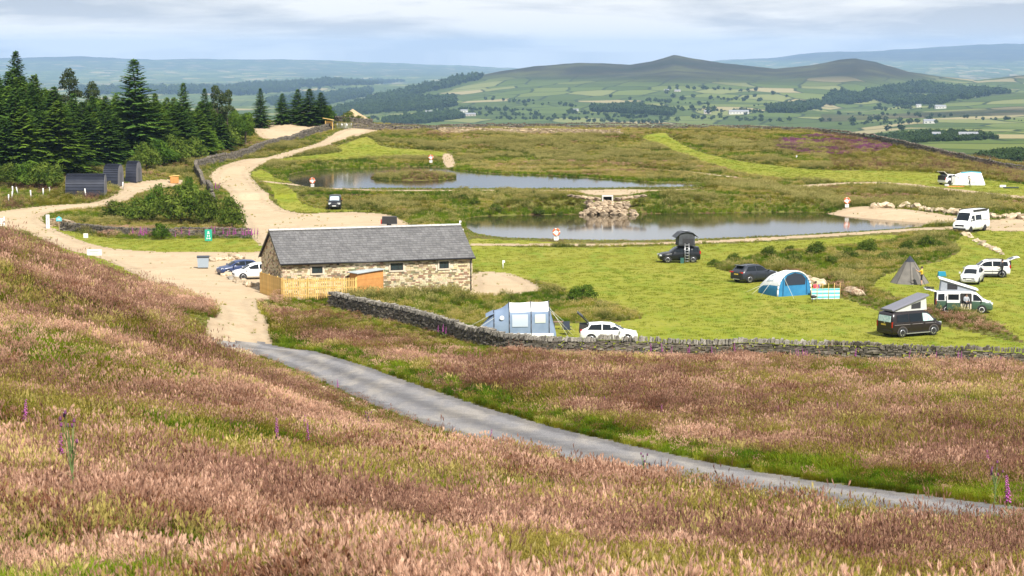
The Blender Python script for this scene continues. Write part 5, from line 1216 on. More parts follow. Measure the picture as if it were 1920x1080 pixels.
# timber fence: every board a piece
M_board = nmat('pine_board', (0.60, 0.37, 0.10), .8, col2=(0.74, 0.50, 0.17), scale=3, detail=6, obj_var=.14, bump=.2, bscale=20); M_orange = nmat('cedar_board', (0.50, 0.22, 0.06), .8, col2=(.60, .29, .085), scale=2, bump=.2, obj_var=.1)
f0, f1, f2 = at_z(488, 549, 0), at_z(529, 562, 0), at_z(669, 560, 0)
fen = thing('timber_fence', 'new yellow timber board fence in front of the stone building', 'fence', (f1[0], f1[1], 0), 0)
def boards(a, b, spacing, bw, hh):
    v = np.array(b[:2]) - np.array(a[:2]); L = np.linalg.norm(v); t = v / L; an = math.atan2(t[1], t[0]); n = int(L / spacing); nrm = np.array([t[1], -t[0]])
    me = MB(); me.box((0, 0, hh / 2 - .1), (bw, .022, hh + .2)); me = me.mesh('board', M_board)
    for i in range(n):
        p = np.array(a[:2]) + t * (i + .5) * spacing + nrm * (.03 if True else 0); o = link('board', me, fen); o.location = (p[0] - f1[0], p[1] - f1[1], random.uniform(-.015, .015)); o.rotation_euler = (0, random.gauss(0, .006), an)
    for z in (.35, 1.0, 1.6):
        m_ = (np.array(a[:2]) + np.array(b[:2])) / 2 - nrm * .03; mb = MB(); mb.box((0, 0, 0), (L, .04, .09)); r_ = mb.build('rail', M_board, fen); r_.location = (m_[0] - f1[0], m_[1] - f1[1], z); r_.rotation_euler = (0, 0, an)
    for k in range(int(L / 2.2) + 2):
        p = np.array(a[:2]) + t * min(L, k * 2.2) - nrm * .11; mb = MB(); mb.box((0, 0, hh / 2), (.09, .09, hh + .1)); r_ = mb.build('post', M_board, fen); r_.location = (p[0] - f1[0], p[1] - f1[1], 0); r_.rotation_euler = (0, 0, an)
boards(f0, f1, .112, .106, 1.85); boards(f1, f2, .155, .088, 1.82)
s0, s1 = at_z(670, 557, 0), at_z(719, 553, 0); v = s1 - s0; L = math.hypot(v[0], v[1]); shed = thing('timber_shed', 'small orange timber store with grey sloping lid at the fence end', 'shed', (s0[0], s0[1], 0), math.atan2(v[1], v[0]))
mb = MB(); mb.prism([(0, -.1), (L, -.1), (L, 2.2), (0, 2.0)], .02, 1.2, 'y'); mb.build('body', M_orange, shed)
for k in range(13):
    mb = MB(); z = k * .155; mb.box((L / 2, 0, z + .075), (L - .02, .03, .146)); mb.build('board', M_orange, shed)
mb = MB(); mb.prism([(-.1, 2.02), (L + .1, 2.24), (L + .1, 2.3), (-.1, 2.08)], -.15, 1.5, 'y'); mb.build('lid', nmat('felt_lid', (.33, .37, .38), .8, col2=(.42, .46, .46), scale=3), shed)

# ---------------------------------------------------------------- cabins
M_pod = nmat('pod_metal', (0.022, 0.026, 0.040), .35, metal=.2, col2=(.034, .038, .055), scale=.8); M_podend = nmat('pod_end', (.12, .12, .13), .7)
def pod(u, v, L, Wd, H, rz, lab):
    p = on_ground(u, v, .9); o = thing('camping_pod', lab, 'cabin', p, rz); prof_ = []; n = 11
    arch = lambda t: (math.copysign(abs(math.cos(math.pi * t)) ** .8, math.cos(math.pi * t)) * Wd / 2, H * math.sin(math.pi * t) ** .72)
    for i in range(2 * n):
        a = arch(i / (2 * n)); b = arch((i + 1) / (2 * n)); k = 1.035
        if i < n: prof_ += [(a[0] * k, a[1] * k if i else -.1), (b[0] * 1.0, b[1] * 1.0)]
        else: prof_ += [(a[0], a[1]), (b[0] * k, b[1] * k if i < 2 * n - 1 else -.1)]
    mb = MB(); mb.prism(prof_, -L / 2, L / 2, 'x'); mb.build('shell', M_pod, o)
    for s in (-1, 1):
        mb = MB(); q = [(a[0] * .97, max(-.1, a[1] * .97)) for a in [arch(i / 16) for i in range(17)]]; mb.prism(q, s * (L / 2 + .005), s * (L / 2 + .06), 'x'); e_ = mb.build('end_wall', M_podend, o)
        mb = MB(); mb.box((s * (L / 2 + .08), 0, 1.0), (.04, .85, 2.0)); mb.build('door', nmat('pod_door', (.08, .085, .10), .4), e_)
pod(162, 365, 5.4, 3.0, 2.9, .06, 'black ribbed camping pod seen side-on, nearest of the three cabins'); pod(213, 348, 2.2, 3.0, 3.1, -.12, 'short black camping pod standing behind the nearest cabin'); pod(251, 340, 1.6, 3.0, 3.0, -.12, 'black camping pod farthest right, half hidden by shrubs')

# ---------------------------------------------------------------- vehicles
M_tyre = nmat('tyre', (0.018, 0.018, 0.018), .9); M_alloy = nmat('alloy', (0.55, 0.56, 0.58), .3, metal=.7); M_rimdk = nmat('dark_rim', (.04, .04, .045), .4, metal=.5)
M_glass = nmat('car_glass', (0.012, 0.016, 0.02), .06, spec=.25); M_trim = nmat('black_trim', (0.02, 0.02, 0.021), .6); M_lamp = nmat('head_lamp', (.65, .68, .70), .1, spec=.8); M_red = nmat('tail_lamp', (.42, .02, .015), .2)
M_plate_y = nmat('plate_yellow', (.72, .52, .08), .5); M_plate_w = nmat('plate_white', (.75, .75, .72), .5); M_screen = nmat('sun_screen', (.30, .52, .52), .5, col2=(.62, .72, .70), scale=6); M_inner = nmat('car_interior', (.03, .028, .027), .9)
def paint(name, c, rough=.32): return nmat(name, c, rough, metal=.0, spec=.5, coat=.2)
WHEELS = {}
def wheel_meshes(r, w, rim):
    k = (r, w, rim.name)
    if k not in WHEELS:
        mb = MB(); mb.lathe([(r * .66, -w / 2), (r * .93, -w / 2), (r, -w / 3), (r, w / 3), (r * .93, w / 2), (r * .66, w / 2), (r * .66, -w / 2)], n=22, axis='y'); ty = mb.mesh('tyre', M_tyre)
        mb = MB(); mb.lathe([(0, -w * .22), (r * .66, -w * .22)], n=18, axis='y'); mb.lathe([(r * .58, -w * .51), (r * .68, -w * .51), (r * .68, 0), (r * .58, 0)], n=18, axis='y'); mb.lathe([(0, -w * .48), (r * .16, -w * .48), (r * .18, -w * .2)], n=10, axis='y')
        mb.m = [1 if i < 18 else 0 for i in range(len(mb.f))]
        mb.cur = 0
        for i in range(6): a = i * math.pi / 3; mb.box((math.cos(a) * r * .36, -w * .42, math.sin(a) * r * .36), (r * .5, w * .12, r * .16), (0, -a, 0))
        WHEELS[k] = (ty, mb.mesh('rim', [rim, M_trim]))
    return WHEELS[k]
def vehicle(name, label, cat, loc, heading, S):
    """S: L W st[(x, zb, zbelt, zt, wb, wt)] paint glass[side polygons] ws rw wheels(xf, xr, r) ..."""
    o = thing(name, label, cat, loc, heading); st = S['st']; sx = [q[0] for q in st]
    if S.get('scale'): o.scale = (S['scale'],) * 3
    I = lambda k: (lambda x: float(np.interp(x, sx, [q[k] for q in st])))
    zb, zbelt, zt, wb, wt = I(1), I(2), I(3), I(4), I(5); cr = .06
    ztop = lambda x, y: zt(x) - cr * min(1, (abs(y) / max(wt(x), .05))) ** 2.5
    def ring(x):
        a = [(x, f * wt(x), ztop(x, f * wt(x))) for f in (0, .45, .8, 1.0)]
        e = zbelt(x); b_ = zb(x)
        a += [(x, wt(x) + (wb(x) - wt(x)) * .5, zt(x) - cr + (e - zt(x) + cr) * .5), (x, wb(x), e), (x, wb(x) * 1.012, e * .62 + b_ * .38), (x, wb(x), e * .3 + b_ * .7), (x, wb(x) * .95, b_ + .04), (x, wb(x) * .82, b_)]
        return a + [(q[0], -q[1], q[2]) for q in reversed(a[1:])]
    mats = S['paint'] if isinstance(S['paint'], list) else [S['paint']]
    mb = MB(); xs = [];
    for i in range(len(sx) - 1): xs += list(np.linspace(sx[i], sx[i + 1], 3)[:-1])
    xs.append(sx[-1]); mb.loft([ring(x) for x in xs])
    if len(mats) > 1:
        for i, f in enumerate(mb.f):
            zc = sum(mb.v[j][2] for j in f) / len(f); xc = sum(mb.v[j][0] for j in f) / len(f); mb.m[i] = 1 if zc < S['split'](xc) else 0
    body = mb.build('body', mats, o)
    def side_y(x, z):
        e = zbelt(x); t = (z - e) / max(.05, zt(x) - cr - e); t = max(-1, min(1.2, t)); return wb(x) + (wt(x) - wb(x)) * (t if t > 0 else 0)
    def side_panel(nm, poly, mat, parent=o, sides=(-1, 1), off=.014, th=.02):
        out = []
        for s in sides:
            m = MB(); px_ = sorted(set([round(q[0], 3) for q in poly] + [q for q in sx if min(p_[0] for p_ in poly) < q < max(p_[0] for p_ in poly)])); cols = []
            for x in px_:
                zs = []
                for i in range(len(poly)):
                    (xa, za), (xb, zb_) = poly[i], poly[(i + 1) % len(poly)]
                    if abs(xa - xb) < 1e-6:
                        if abs(x - xa) < 2e-3: zs += [za, zb_]
                    elif min(xa, xb) - 2e-3 <= x <= max(xa, xb) + 2e-3: zs.append(za + (zb_ - za) * min(1, max(0, (x - xa) / (xb - xa))))
                cols.append((x, min(zs), max(zs)))
            for x, z0, z1 in cols:
                for k in (0, .5, 1): z = z0 + (z1 - z0) * k; m.v.append((x, s * (side_y(x, z) + off), z))
            for i in range(len(cols) - 1):
                for k in (0, 1): m.face((i * 3 + k, i * 3 + k + 1, i * 3 + 3 + k + 1, i * 3 + 3 + k))
            out.append(m.build(nm, mat, parent))
        return out
    for g in S.get('glass', []): side_panel('side_window', g if not isinstance(g, tuple) or not callable(g) else g, S.get('gmat', M_glass))
    for g, mt in S.get('glass2', []): side_panel('side_window', g, mt)
    def top_patch(nm, xa, xb, inset, mat, off=.014):
        m = MB(); nx, ny = 5, 6
        for i in range(nx):
            x = xa + (xb - xa) * i / (nx - 1); w = max(.1, wt(x) - inset)
            for j in range(ny): y = -w + 2 * w * j / (ny - 1); sl_ = (zt(min(x + .05, sx[-1])) - zt(max(x - .05, sx[0]))) / .1; nn = math.hypot(1, sl_); m.v.append((x - sl_ / nn * off, y, ztop(x, y) + off / nn))
        for i in range(nx - 1):
            for j in range(ny - 1): m.face((i * ny + j, i * ny + j + 1, (i + 1) * ny + j + 1, (i + 1) * ny + j), True)
        return m.build(nm, mat, o)
    if S.get('ws'): top_patch('windscreen', S['ws'][0], S['ws'][1], S.get('wsi', .09), S.get('wsmat', M_glass))
    if S.get('rw'): top_patch('rear_window', S['rw'][0], S['rw'][1], .12, S.get('rwmat', M_glass))
    xf, xr, r = S['wheels']; rim = S.get('rim', M_alloy); ty, rm = wheel_meshes(r, .22, rim); hw = S['W'] / 2
    for x in (xf, xr):
        for s in (-1, 1):
            y_ = s * (wb(x) - .09); w = link('wheel', ty, o); w.location = (x, y_, r); w.rotation_euler = (0, 0, 0 if s < 0 else math.pi); q = link('rim', rm, w)
            m = MB(); n = 16; R_ = r + .075; ar = [(x + R_ * math.cos(math.pi * i / n) * 1.0, max(zb(x) - .02, r + R_ * math.sin(math.pi * i / n) * .98)) for i in range(n + 1)]
            pts = [(x + R_, zb(x) + .0)] + ar + [(x - R_, zb(x) + .0)]
            m.v = [(a, s * (wb(x) * 1.012 + .006), b) for a, b in pts]; m.face(range(len(m.v))); arch = m.build('wheel_arch', M_trim, o)
            if S.get('archtrim'):
                m = MB(); m.loft([[(x + k * math.cos(math.pi * i / n), s * (wb(x) * 1.012 + .012), r + k * math.sin(math.pi * i / n)) for k in (R_, R_ + .06)] for i in range(n + 1)], closed=False, caps=False); m.build('arch_trim', S['archtrim'], o)
            w.location.y = s * (wb(x) * 1.012 - .10)
    xe, x0 = sx[-1], sx[0]
    def endbox(nm, x, y, z, d, mat, mirror=True, rot=None):
        for s in ((-1, 1) if mirror else (1,)): m = MB(); m.box((x, s * y, z), d, rot and (rot[0] * s, rot[1], rot[2] * s)); m.build(nm, mat, o)
    for e_ in S.get('bits', []): endbox(*e_)
    # door seams and handles
    for xd in S.get('seams', []):
        for s in (-1, 1): m = MB(); z0, z1 = zb(xd) + .12, zbelt(xd) - .02; m.box((xd, s * (wb(xd) * 1.012 + .001), (z0 + z1) / 2), (.014, .012, z1 - z0)); m.build('door_seam', M_trim, o)
    for xd in S.get('handles', []):
        for s in (-1, 1): m = MB(); m.box((xd, s * (wb(xd) + .02), zbelt(xd) - .10), (.18, .03, .035)); m.build('door_handle', S.get('hmat', mats[0]), o)
    if S.get('mirror'):
        x, z = S['mirror']
        for s in (-1, 1): m = MB(); m.box((x, s * (wb(x) + .11), z), (.12, .20, .16), taper=.85); m.build('wing_mirror', S.get('mmat', mats[0]), o)
    if S.get('rails'):
        xa, xb = S['rails']
        for s in (-1, 1): m = MB(); y = s * (wt((xa + xb) / 2) - .06); m.tube((xa, y, zt(xa) + .03), (xb, y, zt(xb) + .03), .022, .022, 6); m.build('roof_rail', M_trim, o)
    if S.get('tailgate'):       # raised tailgate hinged at the roof edge
        xh, zh, Lt, a, mt = S['tailgate']; w = S['W'] / 2 - .14; m = MB(); dx_, dz_ = -math.cos(a) * Lt, math.sin(a) * Lt
        m.loft([[(xh + dx_ * t, y, zh + dz_ * t + .10 * math.sin(t * 2.6)) for y in (-w * (1 - .06 * t), 0, w * (1 - .06 * t))] + [(xh + dx_ * t, y, zh + dz_ * t + .10 * math.sin(t * 2.6) - .06) for y in (w * (1 - .06 * t), 0, -w * (1 - .06 * t))] for t in (0, .3, .6, .85, 1)]); tg = m.build('tailgate', mt, o)
        m = MB(); m.quad(*[(xh + dx_ * t, y, zh + dz_ * t + .10 * math.sin(t * 2.6) - .066) for t, y in ((.12, -w * .8), (.12, w * .8), (.92, w * .8), (.92, -w * .8))]); m.build('tailgate_lining', M_inner, tg)
        m = MB(); m.quad(*[(xh + dx_ * t, y, zh + dz_ * t + .10 * math.sin(t * 2.6) + .012) for t, y in ((.1, -w * .8), (.1, w * .8), (.5, w * .78), (.5, -w * .78))]); m.build('rear_window', M_glass, tg)
        z0 = S.get('bootz', .75); x_ = x0 - .012
        m = MB(); m.box(((x_ + xh) / 2 - .02, 0, (z0 + zh) / 2 - .02), (abs(xh - x_) + .06, 2 * w, zh - z0 - .10), taper=.9); m.build('boot_opening', M_inner, o)
    return o, zt, wt
# station tables: x, underside, belt, top, half width at belt, half width at top
HATCH = [(-2.12, .45, .80, .92, .66, .58), (-2.05, .28, .88, 1.02, .80, .64), (-1.85, .24, .92, 1.18, .86, .60), (-1.45, .20, .93, 1.42, .885, .60), (-.6, .19, .92, 1.48, .89, .62), (.15, .19, .90, 1.44, .89, .61), (.45, .19, .89, 1.33, .89, .60), (1.12, .19, .87, .97, .88, .66), (1.7, .20, .80, .86, .85, .66), (2.0, .22, .70, .74, .76, .58), (2.13, .30, .56, .60, .60, .45)]
SUV = [(-2.2, .50, .86, .98, .70, .60), (-2.14, .34, .95, 1.10, .86, .68), (-2.0, .28, 1.02, 1.26, .90, .66), (-1.66, .25, 1.05, 1.58, .92, .62), (-.7, .24, 1.03, 1.65, .93, .64), (.15, .24, 1.01, 1.62, .93, .64), (.45, .24, 1.0, 1.50, .93, .64), (1.05, .24, .98, 1.10, .92, .70), (1.75, .25, .93, 1.01, .89, .72), (2.08, .28, .80, .86, .80, .64), (2.2, .38, .62, .68, .64, .5)]
BOXSUV = [(-2.08, .45, .95, 1.05, .72, .62), (-2.02, .32, 1.0, 1.35, .86, .70), (-1.92, .28, 1.02, 1.60, .89, .69), (-1.0, .25, 1.02, 1.68, .90, .70), (.1, .25, 1.0, 1.66, .90, .69), (.4, .25, .99, 1.54, .90, .68), (.95, .25, .97, 1.10, .89, .72), (1.65, .26, .94, 1.02, .86, .72), (1.98, .3, .82, .88, .78, .64), (2.08, .4, .62, .68, .62, .5)]
MPV = [(-2.16, .40, .90, 1.0, .70, .60), (-2.1, .28, 1.0, 1.2, .86, .66), (-1.95, .24, 1.02, 1.42, .90, .66), (-1.4, .21, 1.0, 1.60, .91, .66), (-.4, .20, .98, 1.63, .915, .67), (.2, .20, .96, 1.56, .915, .66), (.6, .20, .95, 1.42, .91, .65), (1.32, .20, .93, 1.02, .90, .70), (1.8, .21, .86, .93, .86, .68), (2.08, .24, .72, .78, .76, .6), (2.18, .32, .56, .60, .62, .46)]
VAN = [(-2.45, .42, 1.05, 1.30, .84, .74), (-2.42, .30, 1.08, 1.60, .92, .78), (-2.36, .27, 1.10, 1.88, .945, .78), (-1.9, .25, 1.10, 1.95, .95, .79), (0, .24, 1.10, 1.97, .955, .80), (.75, .24, 1.09, 1.94, .955, .79), (1.05, .24, 1.08, 1.84, .955, .77), (1.72, .24, 1.06, 1.26, .945, .80), (1.95, .25, 1.02, 1.13, .93, .80), (2.3, .27, .90, .98, .86, .72), (2.45, .34, .62, .70, .70, .55)]
CRAFT = [(-2.98, .45, 1.25, 1.8, .95, .85), (-2.95, .34, 1.3, 2.35, 1.0, .86), (-2.85, .3, 1.3, 2.60, 1.01, .86), (-1.0, .28, 1.3, 2.64, 1.02, .87), (1.0, .28, 1.3, 2.62, 1.02, .86), (1.45, .28, 1.28, 2.46, 1.02, .84), (1.75, .28, 1.27, 2.20, 1.02, .83), (2.25, .28, 1.22, 1.42, 1.0, .84), (2.5, .29, 1.15, 1.26, .98, .82), (2.85, .32, .95, 1.05, .90, .74), (2.98, .4, .68, .76, .74, .6)]
MINI = [(-1.95, .4, 1.0, 1.3, .78, .70), (-1.9, .28, 1.02, 1.72, .86, .72), (-1.5, .25, 1.02, 1.82, .87, .73), (.2, .24, 1.0, 1.82, .87, .72), (.55, .24, .99, 1.70, .87, .70), (1.15, .24, .97, 1.18, .865, .72), (1.6, .25, .92, 1.02, .84, .70), (1.9, .28, .78, .84, .76, .6), (1.97, .36, .56, .62, .62, .48)]
W_HATCH = [[(-1.55, .98), (-1.30, 1.32), (-.52, 1.38), (-.52, .97)], [(-.45, .97), (-.45, 1.38), (.12, 1.34), (.50, 1.20), (.95, .96)]]
W_SUV = [[(-1.75, 1.12), (-1.35, 1.50), (-.55, 1.54), (-.55, 1.10)], [(-.48, 1.10), (-.48, 1.54), (.12, 1.50), (.48, 1.36), (.92, 1.08)]]
W_BOX = [[(-1.85, 1.10), (-1.80, 1.50), (-1.22, 1.54), (-1.22, 1.10)], [(-1.14, 1.10), (-1.14, 1.55), (-.42, 1.56), (-.42, 1.08)], [(-.35, 1.08), (-.35, 1.56), (.08, 1.52), (.38, 1.42), (.82, 1.07)]]
W_MPV = [[(-1.85, 1.10), (-1.6, 1.42), (-1.15, 1.48), (-1.15, 1.08)], [(-1.08, 1.08), (-1.08, 1.48), (-.30, 1.50), (-.30, 1.05)], [(-.22, 1.05), (-.22, 1.50), (.18, 1.44), (.62, 1.28), (1.15, 1.03)]]
def lights(xe, z, y, x0, zr, yr, wf=.30, hf=.14, wr=.18, hr=.30):
    return [('headlight', xe, y, z, (.22, wf, hf), M_lamp, True, (0, 0, -.5)), ('tail_light', x0, yr, zr, (.14, wr, hr), M_red, True, (0, 0, .3))]
def place(u, v, z0=0.0): p = on_ground(u, v, z0); KEEP.append((p[0], p[1], 1.0)); return p
def head(x, y): return math.atan2(y, x)
P_brown = paint('paint_brown', (.016, .011, .011)); P_white = paint('paint_white', (.78, .78, .77)); P_black = paint('paint_black', (.007, .008, .010)); P_grey = paint('paint_slate', (.025, .03, .042)); P_green = paint('paint_green', (.055, .105, .07)); P_silver = paint('paint_silver', (.62, .62, .60)); P_blue = paint('paint_blue', (.03, .05, .13))
M_canvas = nmat('poptop_canvas', (.50, .50, .48), .9, col2=(.58, .58, .56), scale=4); M_canvas2 = nmat('poptop_canvas_grey', (.30, .33, .38), .9, col2=(.36, .39, .44), scale=4); M_mesh = nmat('mesh_window', (.03, .03, .035), .8); M_lid = nmat('poptop_lid', (.16, .16, .19), .45)
def poptop(o, hinge_x, open_x, z, rise, w, lid, canvas, win_rev=False):
    """roof lid hinged at hinge_x, raised at open_x, canvas sides between"""
    zz = lambda x: z + .05 + rise * (x - hinge_x) / (open_x - hinge_x); lo, hi = min(hinge_x, open_x), max(hinge_x, open_x); m = MB()
    m.loft([[(x, s * w * k, zz(x) + dz) for s, k, dz in ((-1, 1.0, 0), (-1, 1.0, .06), (-1, .8, .13), (1, .8, .13), (1, 1.0, .06), (1, 1.0, 0))] for x in np.linspace(lo - (.12), hi + (.12), 6)], smooth=False); m.build('poptop_roof', lid, o)
    ox = open_x - .12 * (1 if open_x > hinge_x else -1); m = MB(); prof_ = [(hinge_x, z - .03), (ox + (.10 if open_x > hinge_x else -.10), z - .03), (ox, zz(ox) - .01)]; m.prism(prof_, -w * .86, w * .86, 'y'); c = m.build('poptop_canvas', canvas, o)
    a = hinge_x + (ox - hinge_x) * .55; b = hinge_x + (ox - hinge_x) * .84
    for s in (-1, 1): m = MB(); m.quad((a, s * (w * .86 + .008), z + .10), (b, s * (w * .86 + .008), z + .10), (b, s * (w * .86 + .008), zz(b) - .16), (a, s * (w * .86 + .008), zz(a) - .12)); m.build('mesh_window', M_mesh, c)
# 1 brown camper
p = place(1706, 628); VW = [[(-2.05, 1.18), (-2.02, 1.70), (-.92, 1.76), (-.92, 1.16)], [(-.85, 1.16), (-.85, 1.76), (.35, 1.75), (.35, 1.15)]]
o, zt_, wt_ = vehicle('camper_van', 'dark brown camper van with raised grey pop-top near the front wall', 'camper van', p, head(math.cos(.52), math.sin(.52)), dict(W=1.9, st=VAN, paint=P_brown, glass=VW, glass2=[([(.45, 1.15), (.45, 1.74), (.85, 1.70), (1.12, 1.58), (1.55, 1.14)], M_screen)], ws=(1.08, 1.70), wheels=(1.48, -1.52, .36), mirror=(1.5, 1.22), mmat=P_brown, archtrim=nmat('arch_brown', (.10, .085, .085), .5), seams=(.40, -.88), handles=(.55, -.70),
    bits=[('headlight', 2.26, .66, .88, (.3, .28, .18), M_lamp, True, (0, 0, -.6)), ('tail_light', -2.42, .84, 1.0, (.1, .13, .42), M_red, True), ('rear_window', -2.425, 0, 1.42, (.10, 1.34, .46), M_screen, False, (0, .13, 0)), ('number_plate', -2.46, .12, .97, (.03, .54, .12), M_plate_y, False), ('bumper', -2.44, 0, .48, (.16, 1.66, .20), P_brown, False), ('side_bar', -.02, .97, .30, (2.3, .06, .06), M_alloy), ('grille', 2.43, 0, .62, (.06, 1.0, .16), M_trim, False), ('body_line', -.3, .968, .98, (4.0, .012, .025), nmat('chrome_line', (.3, .27, .27), .4)), ('badge', -2.46, 0, 1.14, (.03, .13, .13), M_alloy, False)]))
poptop(o, -2.2, 1.05, 1.97, .92, .76, M_lid, M_canvas)
# 2 green and white camper
p = place(1806, 586)
o, _, _ = vehicle('camper_van', 'two-tone green and white camper van with side door open', 'camper van', p, head(1, -.10), dict(W=1.9, scale=.93, st=VAN, paint=[P_white, P_green], split=lambda x: 1.0, glass=[[(-2.3, 1.15), (-2.28, 1.68), (-1.72, 1.74), (-1.72, 1.14)], [(-1.55, 1.16), (-1.55, 1.74), (-.45, 1.76), (-.45, 1.15)], [(.72, 1.13), (.72, 1.72), (.95, 1.68), (1.15, 1.56), (1.58, 1.13)]], ws=(1.08, 1.70), wheels=(1.48, -1.52, .35), rim=P_white, mirror=(1.5, 1.22), mmat=P_white, seams=(.66,),
    bits=[('headlight', 2.26, .66, .88, (.3, .28, .18), M_lamp, True, (0, 0, -.6)), ('tail_light', -2.42, .84, 1.0, (.1, .13, .42), M_red, True), ('grille', 2.43, 0, .62, (.06, 1.0, .16), M_trim, False)]))
m = MB(); m.prism([(-.36, .36), (.60, .36), (.60, 1.78), (-.36, 1.78)], -.99, -.82, 'y'); c = m.build('door_opening', M_inner, o); m = MB(); m.box((.12, -.995, .62), (.92, .03, .50)); m.build('seat_base', nmat('cream_seat', (.62, .55, .42), .8), o); m = MB(); m.box((-.98, -1.06, 1.05), (1.1, .05, 1.38)); c = m.build('sliding_door', [P_white], o); m = MB(); m.box((-.98, -1.09, 1.46), (.92, .02, .48)); m.build('door_window', M_glass, c); m = MB(); m.box((-.98, -1.088, .66), (1.1, .02, .60)); m.build('door_lower_panel', P_green, c)
poptop(o, 1.05, -2.1, 1.97, .95, .76, P_white, M_canvas2)
m = MB(); m.loft([[(-2.42 - t * 1.0, y, 1.9 + t * .22) for y in (-.8, .8)] + [(-2.42 - t, y, 1.84 + t * .22) for y in (.8, -.8)] for t in (0, .5, 1)]); m.build('raised_tailgate', P_white, o)
m = MB(); m.box((-2.44, 0, 1.2), (.06, 1.5, 1.2)); m.build('boot_opening', M_inner, o)
bk = thing('bicycle', 'dark bicycle lying on the raised rack of the green camper', 'bicycle', o.location + Vector((-2.9 * .93, .25, 2.02 * .93)), head(.2, 1))
for k, x in enumerate((-.5, .5)): m = MB(); m.lathe([(.30, -.02), (.33, -.02), (.33, .02), (.30, .02), (.30, -.02)], (x, 0, .10), 18, 'z'); m.build('wheel', M_tyre, bk)
m = MB()
for a, b in (((-.5, 0, .12), (-.05, 0, .14)), ((-.05, 0, .14), (.32, .12, .16)), ((.5, 0, .12), (.32, .12, .16)), ((-.05, 0, .14), (-.18, .32, .16)), ((-.18, .32, .16), (.34, .3, .16)), ((-.5, 0, .12), (-.18, .32, .16)), ((.34, .3, .16), (.32, .12, .16))): m.tube(a, b, .025, .025, 6)
m.build('frame', M_rimdk, bk); m = MB(); m.tube((.34, .3, .0), (.36, .42, .34), .018, .018, 6); m.build('handlebar', M_trim, bk); m = MB(); m.box((-.2, .40, .18), (.24, .10, .07)); m.build('saddle', M_trim, bk)
# 3 silver MPV
p = place(1822, 530); BASE_L = lambda xe, x0: lights(xe - .16, .74, .66, x0 + .05, 1.0, .76)
vehicle('people_carrier', 'silver white people carrier facing the camera beside the white estate car', 'car', p, head(-.34, -.94), dict(W=1.83, scale=.95, st=MPV, paint=P_silver, glass=W_MPV, ws=(.62, 1.30), wheels=(1.38, -1.30, .32), mirror=(1.0, 1.06), seams=(-.26, -1.1), handles=(-.1, -.95), rails=(-1.6, .1), bits=BASE_L(2.1, -2.1) + [('grille', 2.15, 0, .62, (.08, 1.1, .10), M_trim, False), ('lower_grille', 2.14, 0, .40, (.08, 1.25, .14), M_trim, False), ('number_plate', 2.19, 0, .55, (.03, .52, .11), M_plate_w, False)]))
# 4 white boxy estate with tailgate up
p = place(1850, 519)
vehicle('estate_car', 'white boxy estate car with raised tailgate beside a person in black', 'car', p, head(-1, .06), dict(W=1.8, st=BOXSUV, paint=P_white, glass=W_BOX, ws=(.42, .93), wheels=(1.3, -1.28, .35), mirror=(.75, 1.1), mmat=M_trim, seams=(-.38, -1.18), rails=(-1.6, .0), tailgate=(-1.95, 1.64, 1.0, .25, P_white), bits=lights(1.95, .78, .66, -2.0, 1.05, .78) + [('side_strip', -.1, .905, .62, (1.9, .02, .09), M_trim), ('sill', -.1, .87, .30, (2.4, .05, .14), M_trim)]))
# 5 high-roof van
p = place(1820, 434)
vehicle('high_roof_van', 'white high-roof van with dark cab windows parked by the lower pond', 'van', p, head(-.62, -.78), dict(W=2.04, st=CRAFT, paint=P_white, glass=[[(1.0, 1.35), (1.0, 2.02), (1.55, 1.98), (2.05, 1.34)], [(-.75, 1.42), (-.75, 2.02), (.75, 2.02), (.75, 1.42)]], ws=(1.62, 2.24), wsi=.06, wheels=(2.0, -1.65, .36), rim=M_rimdk, mirror=(1.95, 1.55), seams=(.9, -.8), bits=lights(2.72, 1.0, .74, -2.92, 1.2, .93, .34, .18, .14, .55) + [('grille', 2.92, 0, .86, (.10, 1.1, .20), M_trim, False), ('bumper', 2.93, 0, .48, (.12, 1.6, .18), M_trim, False), ('number_plate', 2.99, 0, .62, (.03, .52, .11), M_plate_w, False), ('awning', -.6, .93, 2.56, (3.6, .16, .16), M_trim), ('body_line', -1.6, 1.034, 1.36, (2.2, .012, .04), M_trim)]))
# 6 far white car with doors and boot open
p = place(1783, 346, .8)
o, _, _ = vehicle('white_saloon', 'white electric saloon with boot and doors open beside the far tent', 'car', p, head(.80, .60), dict(W=1.85, st=SUV, scale=.98, paint=P_white, glass=W_SUV, ws=(.47, 1.03), wheels=(1.42, -1.4, .35), rim=M_rimdk, mirror=(.85, 1.08), tailgate=(-1.6, 1.56, 1.05, .55, P_white), bits=lights(2.0, .78, .66, -2.12, .98, .72)))
m = MB(); m.box((.1, -1.2, .85), (.06, .75, 1.0), (0, 0, .3)); m.build('front_door', P_white, o); m = MB(); m.box((-.35, -.955, .9), (1.5, .05, .95)); m.build('door_opening', M_inner, o); m = MB(); m.box((-.85, -1.25, .85), (.06, .75, 1.0), (0, 0, .3)); m.build('rear_door', P_white, o)
